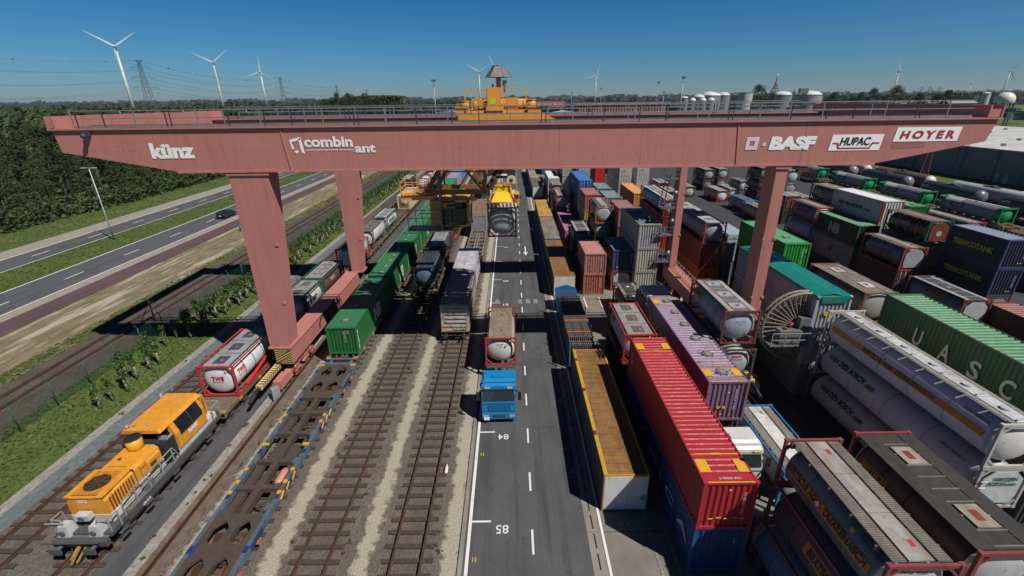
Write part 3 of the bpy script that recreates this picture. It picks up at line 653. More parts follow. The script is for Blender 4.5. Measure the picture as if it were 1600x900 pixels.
def roof_fn(L, W, h, style):
    def f(b):
        z0 = h - .03
        if style == 'corr':
            z = zig(L - .9, .045, .36)
            b.quad((-W/2 + .04, .08, z0), (W/2 - .04, .08, z0), (W/2 - .04, .45, z0), (-W/2 + .04, .45, z0))
            b.quad((-W/2 + .04, L - .45, z0), (W/2 - .04, L - .45, z0), (W/2 - .04, L - .08, z0), (-W/2 + .04, L - .08, z0))
            for (t0, o0), (t1, o1) in zip(z, z[1:]):
                b.quad((-W/2 + .04, .45 + t0, z0 + o0), (W/2 - .04, .45 + t0, z0 + o0), (W/2 - .04, .45 + t1, z0 + o1), (-W/2 + .04, .45 + t1, z0 + o1))
        elif style == 'tarp':
            rr = random.Random(5); n = int(L / .6); P = []
            for i in range(n + 1):
                y = .02 + (L - .04) * i / n; s = .03 * rr.uniform(-1, 1) + (.05 if i % 3 == 0 else 0)
                P.append([(-W/2 - .02, y, h - .28), (-W/2 - .01, y, h), (-W/4, y, h + .05 + s), (0, y, h + .09 + s * 1.3), (W/4, y, h + .05 - s), (W/2 + .01, y, h), (W/2 + .02, y, h - .28)])
            for i in range(n):
                for k in range(6): b.quad(P[i][k], P[i][k+1], P[i+1][k+1], P[i+1][k])
            b.quad((-W/2 - .01, .0, h - .3), (W/2 + .01, .0, h - .3), (W/2 + .01, 0, h), (-W/2 - .01, 0, h))
        elif style == 'ribs':
            b.box(-W/2 + .03, W/2 - .03, .05, L - .05, z0 - .03, z0)
            for i in range(int(L / .62)): b.box(-W/2 + .05, W/2 - .05, .3 + i * .62, .36 + i * .62, z0, z0 + .035)
        else: b.box(-W/2 + .03, W/2 - .03, .05, L - .05, z0 - .03, z0)
    return f
def frame_fn(L, W, h, p=.13):
    def f(b):
        for x in (-W/2, W/2 - p):
            for y in (0, L - p): b.box(x, x + p, y, y + p, 0, h - .005)
            b.box(x + .01, x + p - .02, p, L - p, .0, .15); b.box(x + .01, x + p - .04, p, L - p, h - .11, h - .01)
        for y in (0.005, L - p + .005):
            b.box(-W/2 + p, W/2 - p, y, y + p - .02, 0, .15); b.box(-W/2 + p, W/2 - p, y, y + p - .02, h - .12, h - .008)
        for x in (-W/2 - .008, W/2 - .17):
            for y in (-.008, L - .17):
                for z in (-.004, h - .115): b.box(x, x + .178, y, y + .178, z, z + .12)
    return f
def door_fn(W, h, sx):
    def f(b):
        x0, x1 = (.02, W/2 - .13) if sx > 0 else (-W/2 + .13, -.02)
        b.box(x0, x1, .03, .08, .16, h - .13)
        for k in range(4):
            z = .3 + k * (h - .6) / 4; b.box(x0 + .08, x1 - .08, .022, .03, z, z + (h - .6) / 4 - .14)
        for t in (.28, .72):
            x = x0 + (x1 - x0) * t; b.cyl((x, .0, .12), (x, .0, h - .1), .022, 6, 1)
            for z in (.3, h * .5, h - .35): b.box(x - .06, x + .06, -.01, .03, z, z + .06, 1)
        b.box(x0 + .2, x0 + .7, -.02, .0, h * .42, h * .42 + .05, 1)
    return f
CW = 2.55
def cont(label, X, Y, L, zt, color, h=2.6, roof=None, frame=None, rstyle='corr', near='corr', smooth=False, hatches=0, cat='container', group=None, texts=(), dirt=.5, rust=.25, name='shipping_container', marks=None, frontc=None, xc=None, W=CW, plates=()):
    t = thing(name, label, cat, ((X + W / 2) if xc is None else xc, Y, zt - h), group=group)
    key = (L, h, color, near, rstyle, smooth, roof, frame, dirt, rust, W)
    mc = paint(color, .5, dirt, rust); mr = paint(roof, .5, dirt, rust) if isinstance(roof, tuple) else (roof or mc); mf = paint(frame, .5, dirt, rust) if isinstance(frame, tuple) else (frame or mc)
    part(key, 'walls', wall_fn(L, W, h, near, 'corr' if near != 'flat' else 'flat', smooth=smooth), mc, t)
    part(key, 'roof', roof_fn(L, W, h, rstyle), mr, t); part(key, 'frame', frame_fn(L, W, h), mf, t)
    if near == 'door':
        for s in (-1, 1): part(key + (s,), 'door', door_fn(W, h, s), [mc, m_galv], t)
    if frontc is not None:
        part(key + (frontc,), 'front_wall', lambda b: b.box(-W/2 + .06, W/2 - .06, -.025, .02, .1, h - .1), paint(frontc, .45, .35, .1), t)
    for i in range(hatches):
        y = L * (i + .5) / hatches; o = part((0,), 'hatch', lambda b: (b.cyl((0, 0, 0), (0, 0, .06), .34, 14, 0), b.cyl((0, 0, .06), (0, 0, .09), .2, 10, 1), [b.bar((math.cos(a) * .3, math.sin(a) * .3, .05), (math.cos(a) * .42, math.sin(a) * .42, .05), .06) for a in (0, 1.05, 2.1, 3.14, 4.2, 5.2)]), [flat((.17, .17, .13), .6), flat((.30, .31, .27), .5)], t); o.location = (0, y, h - .035)
    if marks == 'corners':
        b = MB()
        for yy in (.7, L - 1.65):
            for x in (-W/2 + .08, W/2 - .62): b.quad((x, yy, h - .022), (x + .54, yy, h - .022), (x + .54, yy + .85, h - .022), (x, yy + .85, h - .022))
        for yy in (1.85, L - 1.95): b.quad((-W/2 + .2, yy, h - .02), (W/2 - .2, yy, h - .02), (W/2 - .2, yy + .07, h - .02), (-W/2 + .2, yy + .07, h - .02)); b.quad((-.25, yy - .03, h - .018), (.25, yy - .03, h - .018), (.25, yy + .1, h - .018), (-.25, yy + .1, h - .018))
        for yy in (.03, L - .12): b.quad((-W/2 + .2, yy, h + .004), (W/2 - .2, yy, h + .004), (W/2 - .2, yy + .07, h + .004), (-W/2 + .2, yy + .07, h + .004))
        b.build('roof_marking', flat((.78, .42, .03), .6), t)
    for tx in texts: ctext(t, tx, L, W, h)
    if plates:
        for (x, z, w_, c) in plates:
            b = MB(); b.box(x, x + w_, -.045, -.03, z, z + w_ * .8); b.build('plate', flat(c, .5), t)
    return t
def ctext(t, tx, L, W, h):
    """(string, side, start, z, width, height, colour[, bold[, shear]])"""
    s, side, st, z, w, hh, c = tx[:7]; bo = tx[7] if len(tx) > 7 else .04; sh = tx[8] if len(tx) > 8 else 0
    m = flat(c, .6)
    if side == 'L': text_part(s, m, t, (-W/2 - .01, L - st, z), (0, -1, 0), (0, 0, 1), w, hh, bold=bo, shear=sh)
    elif side == 'R': text_part(s, m, t, (W/2 + .01, st, z), (0, 1, 0), (0, 0, 1), w, hh, bold=bo, shear=sh)
    elif side == 'N': text_part(s, m, t, (st, -.07, z), (1, 0, 0), (0, 0, 1), w, hh, bold=bo, shear=sh)
    elif side == 'NV': text_part(s, m, t, (st, -.07, z), (0, 0, -1), (1, 0, 0), w, hh, bold=bo, shear=sh)
    elif side == 'T': text_part(s, m, t, (st, tx[3], h + .012), (1, 0, 0), (0, 1, 0), w, hh, bold=bo, shear=sh)
# ------------------------------------------------------------------ tank containers
def tframe_fn(L, W, h, toprail=False, side=True, gus=True, brace=True, p=.13, which=(0, 1)):
    def f(b):
        for y in [(0, L - p)[q] for q in which]:
            for x in (-W/2, W/2 - p): b.box(x, x + p, y, y + p, 0, h)
            b.box(-W/2 + p, W/2 - p, y + .01, y + p - .01, 0, .13); b.box(-W/2 + p, W/2 - p, y + .01, y + p - .01, h - .13, h - .005)
            if gus:
                g = .55
                for sx in (-1, 1):
                    b.bar((sx * (W/2 - .1), y + p/2, g), (sx * (W/2 - g), y + p/2, .1), .1); b.bar((sx * (W/2 - .1), y + p/2, h - g), (sx * (W/2 - g), y + p/2, h - .1), .1)
            for x in (-W/2 - .008, W/2 - .17):
                for z in (-.004, h - .115): b.box(x, x + .178, y - .02, y + .16, z, z + .12)
        for sx in (-1, 1):
            x = sx * (W/2 - .07)
            if side: b.box(x - .05, x + .05, p, L - p, .02, .14)
            if toprail: b.box(x - .045, x + .045, p, L - p, h - .12, h - .02)
            yy = min(1.5, L * .25)
            if brace:
                for y0, y1 in ((p, yy), (L - p, L - yy)): b.bar((x, y0, h * .42), (x, y1, .1), .09)
        if not brace:
            for y in [(.02, L - p + .02)[q] for q in which]: b.prism([(-W/2 + p, h - .13), (W/2 - p, h - .13), (W/2 - .5, h - .22), (W/2 - .16, h - .75), (W/2 - p, h - .8), (W/2 - p, h - .13)][:3] + [(.35, h - .26), (-.35, h - .26), (-W/2 + .5, h - .22)], 'y', y, y + p - .04)
    return f
def barrel_fn(L, W, h, R, y0, y1, ring=1.2, bulge=.42, zc=None):
    zc = zc or h / 2 + .02
    def f(b):
        pr = [(0, .0)]
        for k in range(1, 7): a = k / 6 * math.pi / 2; pr.append((bulge * (1 - math.cos(a)), R * math.sin(a)))
        LL = y1 - y0; mm = [1] * (len(pr)); pr.append((LL - bulge, R))
        n1 = len(pr) - 1; mm = [1] * (n1 - 1) + [0]
        for k in range(1, 7): a = (1 - k / 6) * math.pi / 2; pr.append((LL - bulge * (1 - math.cos(a)), R * math.sin(a) if k < 6 else 0)); mm.append(1)
        b.lathe((0, y0, zc), (0, 1, 0), pr, 32, mm, True, False)
        if ring:
            n = max(2, int((LL - .8) / ring))
            for i in range(n + 1):
                y = bulge + (LL - 2 * bulge) * i / n; b.lathe((0, y0 + y - .035, zc), (0, 1, 0), [(0, R), (0, R + .018), (.07, R + .018), (.07, R)], 32, 2, False, False)
    return f
def deck_fn(L, W, h, style, nh):
    def f(b):
        zt = h - .04
        if style == 'A':      # pale plate between two gratings
            for sx in (-1, 1):
                b.box(sx * .76 - .24, sx * .76 + .24, .2, L - .2, zt - .04, zt, 0)
                for i in range(int((L - .5) / .09)): b.box(sx * .76 - .23, sx * .76 + .23, .22 + i * .09, .25 + i * .09, zt, zt + .012, 2)
                for y in np.arange(.8, L, 1.25): b.box(sx * 1.0 - .1, sx * 1.0 + .1, y, y + .06, zt - .3, zt - .04, 2)
            cuts = np.linspace(.2, L - .2, nh + 1)
            for a, c in zip(cuts, cuts[1:]): b.box(-.44, .40, a + .015, c - .015, zt - .05, zt + .02, 1)
            for y in (cuts[0] + .45, cuts[-1] - .85): b.box(.02, .28, y, y + .42, zt + .02, zt + .03, 1); b.box(.06, .22, y + .06, y + .34, zt + .03, zt + .036, 3)
        elif style == 'B':    # dark grating with cross bars and pale hatch plates
            for sx in (-1, 1): b.box(sx * .88 - .34, sx * .88 + .34, .2, L - .2, zt - .04, zt, 0)
            b.box(-.52, .52, .2, L - .2, zt - .06, zt - .02, 0)
            for y in np.arange(.3, L - .3, .62): b.box(-.54, .54, y, y + .05, zt - .02, zt + .01, 2)
            for i in range(nh):
                y = L * (i + .5) / nh; b.box(-.42, .42, y - .5, y + .5, zt - .01, zt + .05, 1); b.box(-.16, .14, y - .24, y + .24, zt + .05, zt + .056, 3)
        elif style == 'C':    # grey top with dark recessed hatches
            b.box(-.98, .98, .14, L - .14, zt - .05, zt, 0)
            for i in range(nh):
                y = L * (i + .5) / nh; w = min(.55, L / nh * .3)
                b.box(-.45, .45, y - w, y + w, zt, zt + .014, 2); b.cyl((.1, y - w * .2, zt + .014), (.1, y - w * .2, zt + .06), .13, 10, 3)
                b.box(-.97, .97, y + L / nh / 2 - .05, y + L / nh / 2 - .01, zt, zt + .02, 2)
        elif style == 'W':    # white edge strips, grey cross panels
            for sx in (-1, 1): b.box(sx * .80 - .17, sx * .80 + .17, .16, L - .16, zt - .04, zt + .01, 1)
            b.box(-.62, .62, .16, L - .16, zt - .06, zt - .02, 2)
            for i in range(nh): y = L * (i + .5) / nh; b.box(-.5, .5, y - .42, y + .42, zt - .02, zt + .03, 0); b.box(-.12, .16, y - .16, y + .14, zt + .03, zt + .036, 3)
            for y in np.arange(.9, L, 1.1): b.box(-.62, .62, y, y + .04, zt - .02, zt + .005, 1)
        elif style == 'N':    # narrow walk
            for sx in (-1, 1):
                b.box(sx * .58 - .13, sx * .58 + .13, .2, L - .2, zt - .04, zt, 0)
                for i in range(int((L - .5) / .12)): b.box(sx * .58 - .12, sx * .58 + .12, .22 + i * .12, .26 + i * .12, zt, zt + .012, 2)
            for a, c in zip(np.linspace(.2, L - .2, nh + 1), np.linspace(.2, L - .2, nh + 1)[1:]): b.box(-.40, .38, a + .02, c - .02, zt - .05, zt + .02, 1); b.cyl((0, (a + c) / 2, zt + .02), (0, (a + c) / 2, zt + .12), .2, 12, 3); b.bar((-.35, a + .1, zt + .08), (.35, a + .3, zt + .08), .06, m=3)
        elif style == 'D':
            b.box(-.25, .25, .3, L - .3, zt - .04, zt, 0)
            for i in range(nh): y = L * (i + .5) / nh; b.cyl((.0, y, zt - .3), (0, y, zt + .02), .26, 12, 1)
    return f
def tank(label, X, Y, L, zt, frame, barrel, end=None, h=2.6, deck='C', dcol=((.32, .31, .29), (.5, .5, .48), (.12, .12, .12), (.35, .06, .04)), nh=3, group=None, R=1.19, toprail=False, texts=(), band=None, rough=.4, metal=0., dirt=.55, W=CW, bulge=.42, ring=1.2, endin=.06, gus=True, name='tank_container', xc=None, side=True, cat='tank container', ringc=None, brace=True):
    t = thing(name, label, cat, ((X + W / 2) if xc is None else xc, Y, zt - h), group=group)
    mb, me = paint(barrel, rough, dirt, .06, metal), paint(end or barrel, rough, dirt * .7, .04, metal)
    mring = flat(ringc or sc(barrel, .6), .5, metal)
    part((L, W, h, R, barrel, end, bulge, ring, dirt, metal), 'barrel', barrel_fn(L, W, h, R, endin, L - endin, ring, bulge), [mb, me, mring], t)
    if not side and not brace and not toprail:
        for q in (0, 1): part((L, W, h, frame, q), 'end_frame', tframe_fn(L, W, h, side=False, brace=False, which=(q,)), paint(frame, .5, .4, .2), t)
    else: part((L, W, h, toprail, frame, gus, side, brace), 'frame', tframe_fn(L, W, h, toprail=toprail, gus=gus, side=side, brace=brace), paint(frame, .5, .4, .2), t)
    if deck: part((L, W, h, deck, nh, dcol), 'walkway', deck_fn(L, W, h, deck, nh), [steelroof(dcol[0], sc(dcol[0], .65), 3), steelroof(dcol[1], sc(dcol[1], .75), 2), flat(dcol[2], .6), flat(dcol[3], .6)], t)
    zc = h / 2 + .02
    if band:
        th0, th1, c = band; b = MB(); N = 5; ys = np.linspace(endin + .15 + bulge, L - endin - bulge - .15, 9)
        for sd in ((-1, 1)):
            for a, e in zip(ys, ys[1:]):
                for k in range(N):
                    q0, q1 = th0 + (th1 - th0) * k / N, th0 + (th1 - th0) * (k + 1) / N; r = R + .022
                    b.quad(*[(sd * r * math.cos(q), yy, zc + r * math.sin(q)) for yy, q in ((a, q0), (e, q0), (e, q1), (a, q1))])
        b.build('stripe', paint(c, .5, .4, .05), t)
    for tx in texts:
        s, sidec, st, th, w, hh, c = tx[:7]; bo = tx[7] if len(tx) > 7 else .04
        if sidec == 'L': text_part(s, flat(c, .6), t, (0, L - st, 0), (0, -1, 0), (0, 0, 1), w, hh, bold=bo, bend=(R, th, -1, zc, 0))
        elif sidec == 'R': text_part(s, flat(c, .6), t, (0, st, 0), (0, 1, 0), (0, 0, 1), w, hh, bold=bo, bend=(R, th, 1, zc, 0))
        elif sidec == 'N': # on the dome: project on the ellipsoid
            o = text_part(s, flat(c, .6), t, (0, 0, 0), (1, 0, 0), (0, 0, 1), w, hh, bold=bo); mm = o.data; ww = max(v.co.x for v in mm.vertices)
            for v in mm.vertices:
                x = v.co.x - ww / 2 + st; z = v.co.z + th; q = max(0, 1 - (x * x + (z) ** 2) / (R * R)); v.co = (x, endin + bulge * (1 - math.sqrt(q)) - .03, zc + z)
    return t
def end_plate(t, W, h, mat, shape='oct', z0=.35):
    b = MB(); w = W / 2 - .3; c = .45
    pts = [(-w + c*.3, z0), (w - c*.3, z0), (w, z0 + c), (w, h - .25 - c), (w - c, h - .25), (-w + c, h - .25), (-w, h - .25 - c), (-w, z0 + c)]
    b.prism(pts, 'y', -.0, .05); return b.build('end_shield', mat, t)
# ------------------------------------------------------------------ wagons
def wheelset_fn(b):
    b.cyl((-.8, 0, 0), (.8, 0, 0), .09, 8)
    for s in (-1, 1): b.lathe((s * .75 - .07, 0, 0), (1, 0, 0), [(0, .46), (.05, .46), (.05, .38), (.12, .40), (.14, .46)], 18)
def bogie(parent, x, y, z0=.26, sp=1.8, frame=(.10, .075, .06)):
    def f(b):
        for s in (-1, 1):
            b.hexa([(s*1.0 - .06, -1.3, .1), (s*1.0 + .06, -1.3, .1), (s*1.0 + .06, 1.3, .1), (s*1.0 - .06, 1.3, .1)], [(s*1.0 - .06, -1.2, .5), (s*1.0 + .06, -1.2, .5), (s*1.0 + .06, 1.2, .5), (s*1.0 - .06, 1.2, .5)])
            for q in (-.9, .9): b.box(s*1.0 - .14, s*1.0 + .14, q - .22, q + .22, .02, .38)
        b.box(-.95, .95, -.25, .25, .2, .5); b.box(-.95, .95, -1.35, -1.2, .2, .4); b.box(-.95, .95, 1.2, 1.35, .2, .4)
    o = part((frame,), 'bogie', f, flat(frame, .7), parent); o.location = (x, y, z0)
    for q in (-.9, .9): w = part((0,), 'wheelset', wheelset_fn, m_rustrail, o); w.location = (0, q, .46)
def flat_wagon(label, x, y, L, color=(.13, .10, .08), deck=1.15, sill=.28, cat='wagon', group=None, fittings=(.55, .30, .03), planks=False):
    t = thing('flat_wagon', label, cat, (x, y, 0), group=group)
    def f(b):
        for s in (-1, 1): b.box(s*1.28 - .06, s*1.28 + .06, 0, L, deck - sill, deck)
        b.box(-.28, -.12, 0, L, deck - .38, deck - .02); b.box(.12, .28, 0, L, deck - .38, deck - .02)
        n = int(L / 1.9)
        for i in range(n + 1): yy = min(L - .2, i * L / n); b.box(-1.22, 1.22, yy, yy + .18, deck - .3, deck - .03)
        for yy in (0, L - .3): b.box(-1.36, 1.36, yy, yy + .3, deck - .42, deck - .01)
        if planks: b.box(-1.22, 1.22, .3, L - .3, deck - .08, deck - .015)
    part((L, deck, sill, color, planks), 'underframe', f, paint(color, .6, .5, .3), t)
    def g(b):
        for yy in (.1, L - .35):
            for s in (-1, 1): b.box(s*1.2 - .16, s*1.2 + .16, yy, yy + .25, deck, deck + .09)
        for yy in np.arange(2.0, L - 1, 2.9):
            for s in (-1, 1): b.box(s*1.37 - .03, s*1.37 + .03, yy, yy + .35, deck - .25, deck - .05)
    part((L, deck, fittings), 'fitting', g, flat(fittings, .6), t)
    bogie(t, 0, 2.1); bogie(t, 0, L - 2.1)
    for yy, d in ((-.0, -1), (L, 1)):
        for s in (-1, 1):
            o = part((0,), 'buffer', lambda b: (b.cyl((0, 0, 0), (0, -.5, 0), .09, 8), b.cyl((0, -.5, 0), (0, -.56, 0), .22, 14)), m_dark, t); o.location = (s * .875, yy, .95); o.rotation_euler = (0, 0, 0 if d < 0 else math.pi)
    return t
# ------------------------------------------------------------------ the yard: containers by lane
RED = (.42, .022, .035); DBL = (.02, .055, .16); NAVY = (.035, .055, .11); GRN = (.02, .15, .05); DGR = (.018, .09, .035); PUR = (.21, .13, .22); BRN = (.13, .04, .035); SAL = (.40, .14, .115); LGR = (.40, .40, .38); RST = (.33, .075, .045)
W_ = (.62, .62, .60)
G1, G2, G3, G4, G5, G6, G7 = 'trailers and swap bodies lined along the lane', 'containers in the row beside the trailers', 'containers in the row of the purple box', 'containers in the row inside the right crane leg', 'containers in the row outside the right crane leg', 'containers in the row of the green roofs', 'containers stacked at the far right'
BR = steelroof((.30, .155, .045), (.18, .10, .05), 1.6)
# R1
s1 = cont('long rusty yellow-roofed swap body with white end wall beside the lane, nearest of its row', 5.0, 19.4, 13.9, 2.65, (.10, .10, .105), 2.6, roof=BR, frame=(.50, .27, .03), rstyle='ribs', near='flat', smooth=True, frontc=(.66, .66, .65), cat='swap body', name='swap_body', group=G1, texts=[('e', 'N', 1.75 - .9, .8, .5, .35, (.3, .28, .27), .01)])
b = MB(); b.box(-CW/2 - .005, -CW/2 + .22, .05, 13.85, 2.6, 2.64); b.box(CW/2 - .12, CW/2 + .003, .05, 13.85, 2.6, 2.64); b.build('roof_rail', paint((.60, .33, .03), .5, .4, .2), s1)
for y in (3.3, 7.9, 12.0): b = MB(); b.box(-CW/2 - .01, -CW/2 + .2, y, y + .4, 2.62, 2.655); b.build('roof_marking', flat((.18, .03, .04), .6), s1)
b = MB(); b.bar((.75, 13.6, 2.7), (.9, 12.2, 2.75), .08); b.bar((1.05, 13.6, 2.7), (1.15, 12.3, 2.75), .08); b.build('lifting_strap', m_black, s1)
# stack of upright folded panels on a blue rack
t = thing('panel_rack', 'blue rack of dark upright steel panels held by orange straps, behind the rusty yellow roof', 'storage rack', (6.1, 34.2, 0))
b = MB(); rr = random.Random(2)
for j, (y0, y1, h) in enumerate(((.2, 1.2, 2.35), (1.3, 5.4, 2.5), (5.6, 10.8, 2.45))):
    for i in range(13):
        x = -1.1 + i * .175; b.box(x, x + .085, y0 + rr.uniform(-.05, .05), y1 + rr.uniform(-.05, .05), .35, h + rr.uniform(-.05, .05))
    for y in np.arange(y0 + .2, y1 - .1, .42): b.box(-1.13, 1.12, y, y + .09, h + .03, h + .07)
b.build('panels', paint((.15, .13, .12), .6, .6, .3), t)
b = MB()
for y in (2.3, 4.6, 8.3): b.box(-1.16, 1.14, y, y + .13, 2.57, 2.60)
b.build('strap', flat((.55, .17, .06), .6), t)
b = MB()
for y in (.0, 3.4, 7.0, 10.9):
    for x in (-1.22, 1.17): b.box(x, x + .08, y, y + .1, 0, 2.9)
b.box(-1.22, 1.25, 0, 11, .15, .33); b.build('frame', paint((.03, .17, .33), .5, .4, .15), t)
# blue skip
t = thing('skip', 'open blue steel skip with peaked back standing at the end of the panel rack', 'skip', (6.15, 46.3, 0))
b = MB(); b.hexa([(-1.1, 0, .1), (1.1, 0, .1), (1.1, 2, .1), (-1.1, 2, .1)], [(-1.22, -.1, 1.75), (1.22, -.1, 1.75), (1.22, 2.1, 1.75), (-1.22, 2.1, 1.75)])
b.prism([(-1.25, 1.75), (1.25, 1.75), (1.15, 2.0), (.1, 2.4), (-1.15, 2.05)], 'y', 2.0, 2.1)
for x in (-1.2, -.5, .45, 1.12): b.box(x, x + .08, -.16, -.04, .3, 1.7)
b.box(-1.28, 1.28, -.16, -.06, 1.68, 1.82); b.build('tub', paint((.02, .15, .36), .45, .4, .1), t)
b = MB(); b.quad((-1.12, 0, 1.757), (1.12, 0, 1.757), (1.12, 1.95, 1.757), (-1.12, 1.95, 1.757)); b.build('inside', flat((.02, .06, .12), .8), t)  # flat sheet on the closed tub; shade of the hollow painted as dark blue
s = cont('white-ended swap body with ribbed brown roof behind the blue skip', 5.0, 50.5, 15.0, 2.65, (.09, .09, .10), 2.6, roof=BR, frame=(.40, .24, .05), rstyle='ribs', near='flat', smooth=True, frontc=(.62, .62, .60), cat='swap body', name='swap_body', group=G1)
cont('swap body with pale grey-brown roof and blue front edge behind the brown ribbed roof', 5.0, 66.2, 14.3, 2.65, (.10, .10, .10), 2.6, roof=steelroof((.30, .27, .22), (.21, .18, .14)), frame=(.10, .09, .08), rstyle='ribs', near='flat', smooth=True, frontc=(.02, .12, .34), cat='swap body', name='swap_body', group=G1)
cont('swap body with bright ochre yellow roof between two grey-roofed ones', 5.05, 81.0, 14.8, 2.6, (.10, .09, .08), 2.6, roof=steelroof((.52, .30, .07), (.44, .25, .06)), frame=(.45, .25, .05), rstyle='flat', near='flat', smooth=True, cat='swap body', name='swap_body', group=G1)
cont('white-ended swap body with dark grey roof, fifth along the lane', 5.3, 111.0, 13.5, 2.65, (.35, .22, .14), 2.6, roof=steelroof((.16, .15, .15), (.12, .11, .11)), rstyle='flat', near='flat', smooth=True, frontc=(.64, .64, .63), cat='swap body', name='swap_body', group=G1)
cont('swap body with pale tan roof just behind the white-ended dark roofed one', 5.2, 125, 14, 2.65, (.2, .18, .15), 2.6, roof=steelroof((.36, .33, .27), (.28, .25, .2)), rstyle='flat', near='flat', smooth=True, cat='swap body', name='swap_body', group=G1)
cont('brown roofed swap body, farthest seen of the row along the lane', 5.1, 139.5, 14, 2.65, (.16, .10, .07), 2.6, roof=steelroof((.25, .15, .09), (.2, .12, .08)), rstyle='flat', near='flat', smooth=True, cat='swap body', name='swap_body', group=G1)
# R2
cont('long dark blue corrugated container with white lettering under the bright red one', 8.65, 15.75, 13.75, 2.9, (.022, .06, .20), 2.9, frame=(.03, .09, .25), group=G2, rust=.1, texts=[('S A M I C A', 'L', 2.9, 1.2, 10.3, .62, (.6, .62, .65), .02), ('U 45', 'NV', .62, 2.3, None, .12, (.7, .7, .7), .01)])
cont('bright red 45 foot container with yellow corner patches on its ribbed roof', 8.65, 15.7, 13.75, 5.8, RED, 2.88, roof=(.40, .022, .035), frame=RED, group=G2, rust=.03, dirt=.3, marks='corners', texts=[('U', 'L', .8, 1.8, None, .35, (.8, .8, .8)), ('X', 'L', .8, 1.3, None, .35, (.8, .8, .8)), ('SU 425 8806 45G1', 'NV', .62, 2.4, 1.35, .11, (.8, .8, .8), .01), ('U 425560 45G1', 'T', -.5, .22, 1.0, .13, (.8, .8, .78), .01)], plates=[(-.1, 2.45, .12, (.8, .5, .03))])
b = MB()
for i in range(5): b.box(-.85 + i * .38, -.6 + i * .38, -.07, -.05, .72 + (i % 2) * .06, .77 + (i % 2) * .06)
o = b.build('warning_mark', flat((.75, .5, .03), .6), [x for x in col.objects if x.name.startswith('shipping_container')][-1])
HD = ((.33, .33, .32), (.45, .45, .43), (.13, .125, .12), (.5, .15, .12))
tank('grey tank container in red frame with three dark roof hatches behind the bright red container', 8.65, 31.0, 6.06, 5.2, (.42, .03, .03), (.42, .42, .40), deck='C', dcol=HD, nh=3, group=G2, toprail=True, texts=[('DANT', 'L', 1.0, .25, 1.0, .3, (.5, .05, .06))])
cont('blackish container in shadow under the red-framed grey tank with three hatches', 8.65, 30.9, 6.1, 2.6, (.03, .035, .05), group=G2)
cont('faded salmon pink 20 foot container on top of its red twin beside the lane', 8.65, 50.9, 6.06, 5.2, (.44, .19, .16), roof=(.47, .22, .18), group=G2, rust=.45)
cont('rusty red 20 foot container with white vertical code under the salmon pink one', 8.6, 50.9, 6.06, 2.6, (.38, .12, .09), group=G2, rust=.4, texts=[('TCKU 244', 'NV', .7, 2.2, 1.2, .13, (.75, .75, .75), .01)])
DK = ((.30, .27, .22), (.42, .40, .36), (.10, .10, .10), (.4, .08, .06))
tank('dark blue-black tank container with pale roof hatches behind the salmon pink container', 8.65, 61.1, 6.06, 5.2, (.03, .035, .045), (.045, .07, .10), deck='W', dcol=DK, nh=2, group=G2, texts=[('38/2', 'N', 0, .0, .5, .2, (.3, .35, .4), .01)])
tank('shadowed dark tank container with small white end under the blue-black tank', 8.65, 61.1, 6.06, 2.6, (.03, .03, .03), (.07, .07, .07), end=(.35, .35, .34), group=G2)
cont('magenta purple 40 foot container lying low between the yellow roof and the grey tanks', 8.6, 70.6, 13.5, 2.6, (.32, .10, .22), roof=(.36, .13, .25), group=G2, rust=.05, dirt=.2, near='door')
RDW = ((.36, .35, .33), (.5, .5, .48), (.2, .2, .2), (.4, .06, .05))
tank('grey tank container with red end frame above the magenta purple container', 8.65, 86.8, 6.3, 5.2, (.50, .04, .06), (.33, .36, .38), deck='W', dcol=RDW, nh=2, group=G2)
tank('blue-grey tank container standing under the red-ended grey tank', 8.65, 86.8, 6.3, 2.6, (.1, .12, .15), (.10, .16, .24), group=G2)
tank('small grey-topped tank container in brown frame before the white corrugated container', 8.65, 98.3, 6.06, 5.2, (.14, .04, .035), (.25, .24, .23), deck='C', dcol=HD, nh=2, group=G2)
cont('dark brown container under the small grey-topped tank', 8.65, 98.3, 6.06, 2.6, (.07, .04, .035), group=G2)
cont('bright white container with ribbed end, upper of two beside the blue stack', 8.65, 106, 12.2, 5.4, (.60, .61, .58), 2.8, roof=(.66, .68, .66), group=G2, rust=.05, dirt=.25)
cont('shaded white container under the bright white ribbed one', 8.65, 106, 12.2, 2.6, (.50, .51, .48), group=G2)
tank('beige ended tank container low behind the white container pair', 8.8, 121, 6.06, 2.7, (.3, .1, .06), (.40, .35, .28), deck='W', dcol=RDW, nh=2, group=G2)
cont('blue flat roofed container far behind the white pair near the girder', 8.8, 130, 12.2, 5.2, (.03, .12, .32), roof=(.03, .14, .36), group=G2)
# R3
cont('brown container in deep shade under the long purple one', 12.1, 24.0, 13.2, 2.9, (.10, .07, .08), 2.85, group=G3)
pc = cont('long weathered purple container with six round roof hatches and yellow marks', 12.05, 23.6, 13.4, 5.85, PUR, 2.9, roof=(.30, .225, .32), group=G3, rust=.3, hatches=6, marks='corners', frame=(.24, .13, .22), texts=[('E C S', 'L', 1.0, 1.0, 3.6, .6, (.55, .4, .05)), ('ECSU 110', 'NV', .45, 2.4, 1.5, .12, (.7, .7, .72), .01)], plates=[(-.55, .95, .2, (.75, .42, .03)), (-.2, .95, .2, (.75, .42, .03)), (.0, 2.1, .11, (.7, .7, .05)), (-.3, .45, .14, (.7, .4, .03)), (.3, .45, .1, (.7, .4, .03)), (-.8, .45, .12, (.7, .4, .03))])
cont('open crate holding white wrapped rolls behind the long purple container', 12.2, 37.6, 3.6, 4.8, (.2, .18, .16), 2.4, roof=(.2, .2, .2), rstyle='flat', group=G3, name='open_crate', cat='crate')
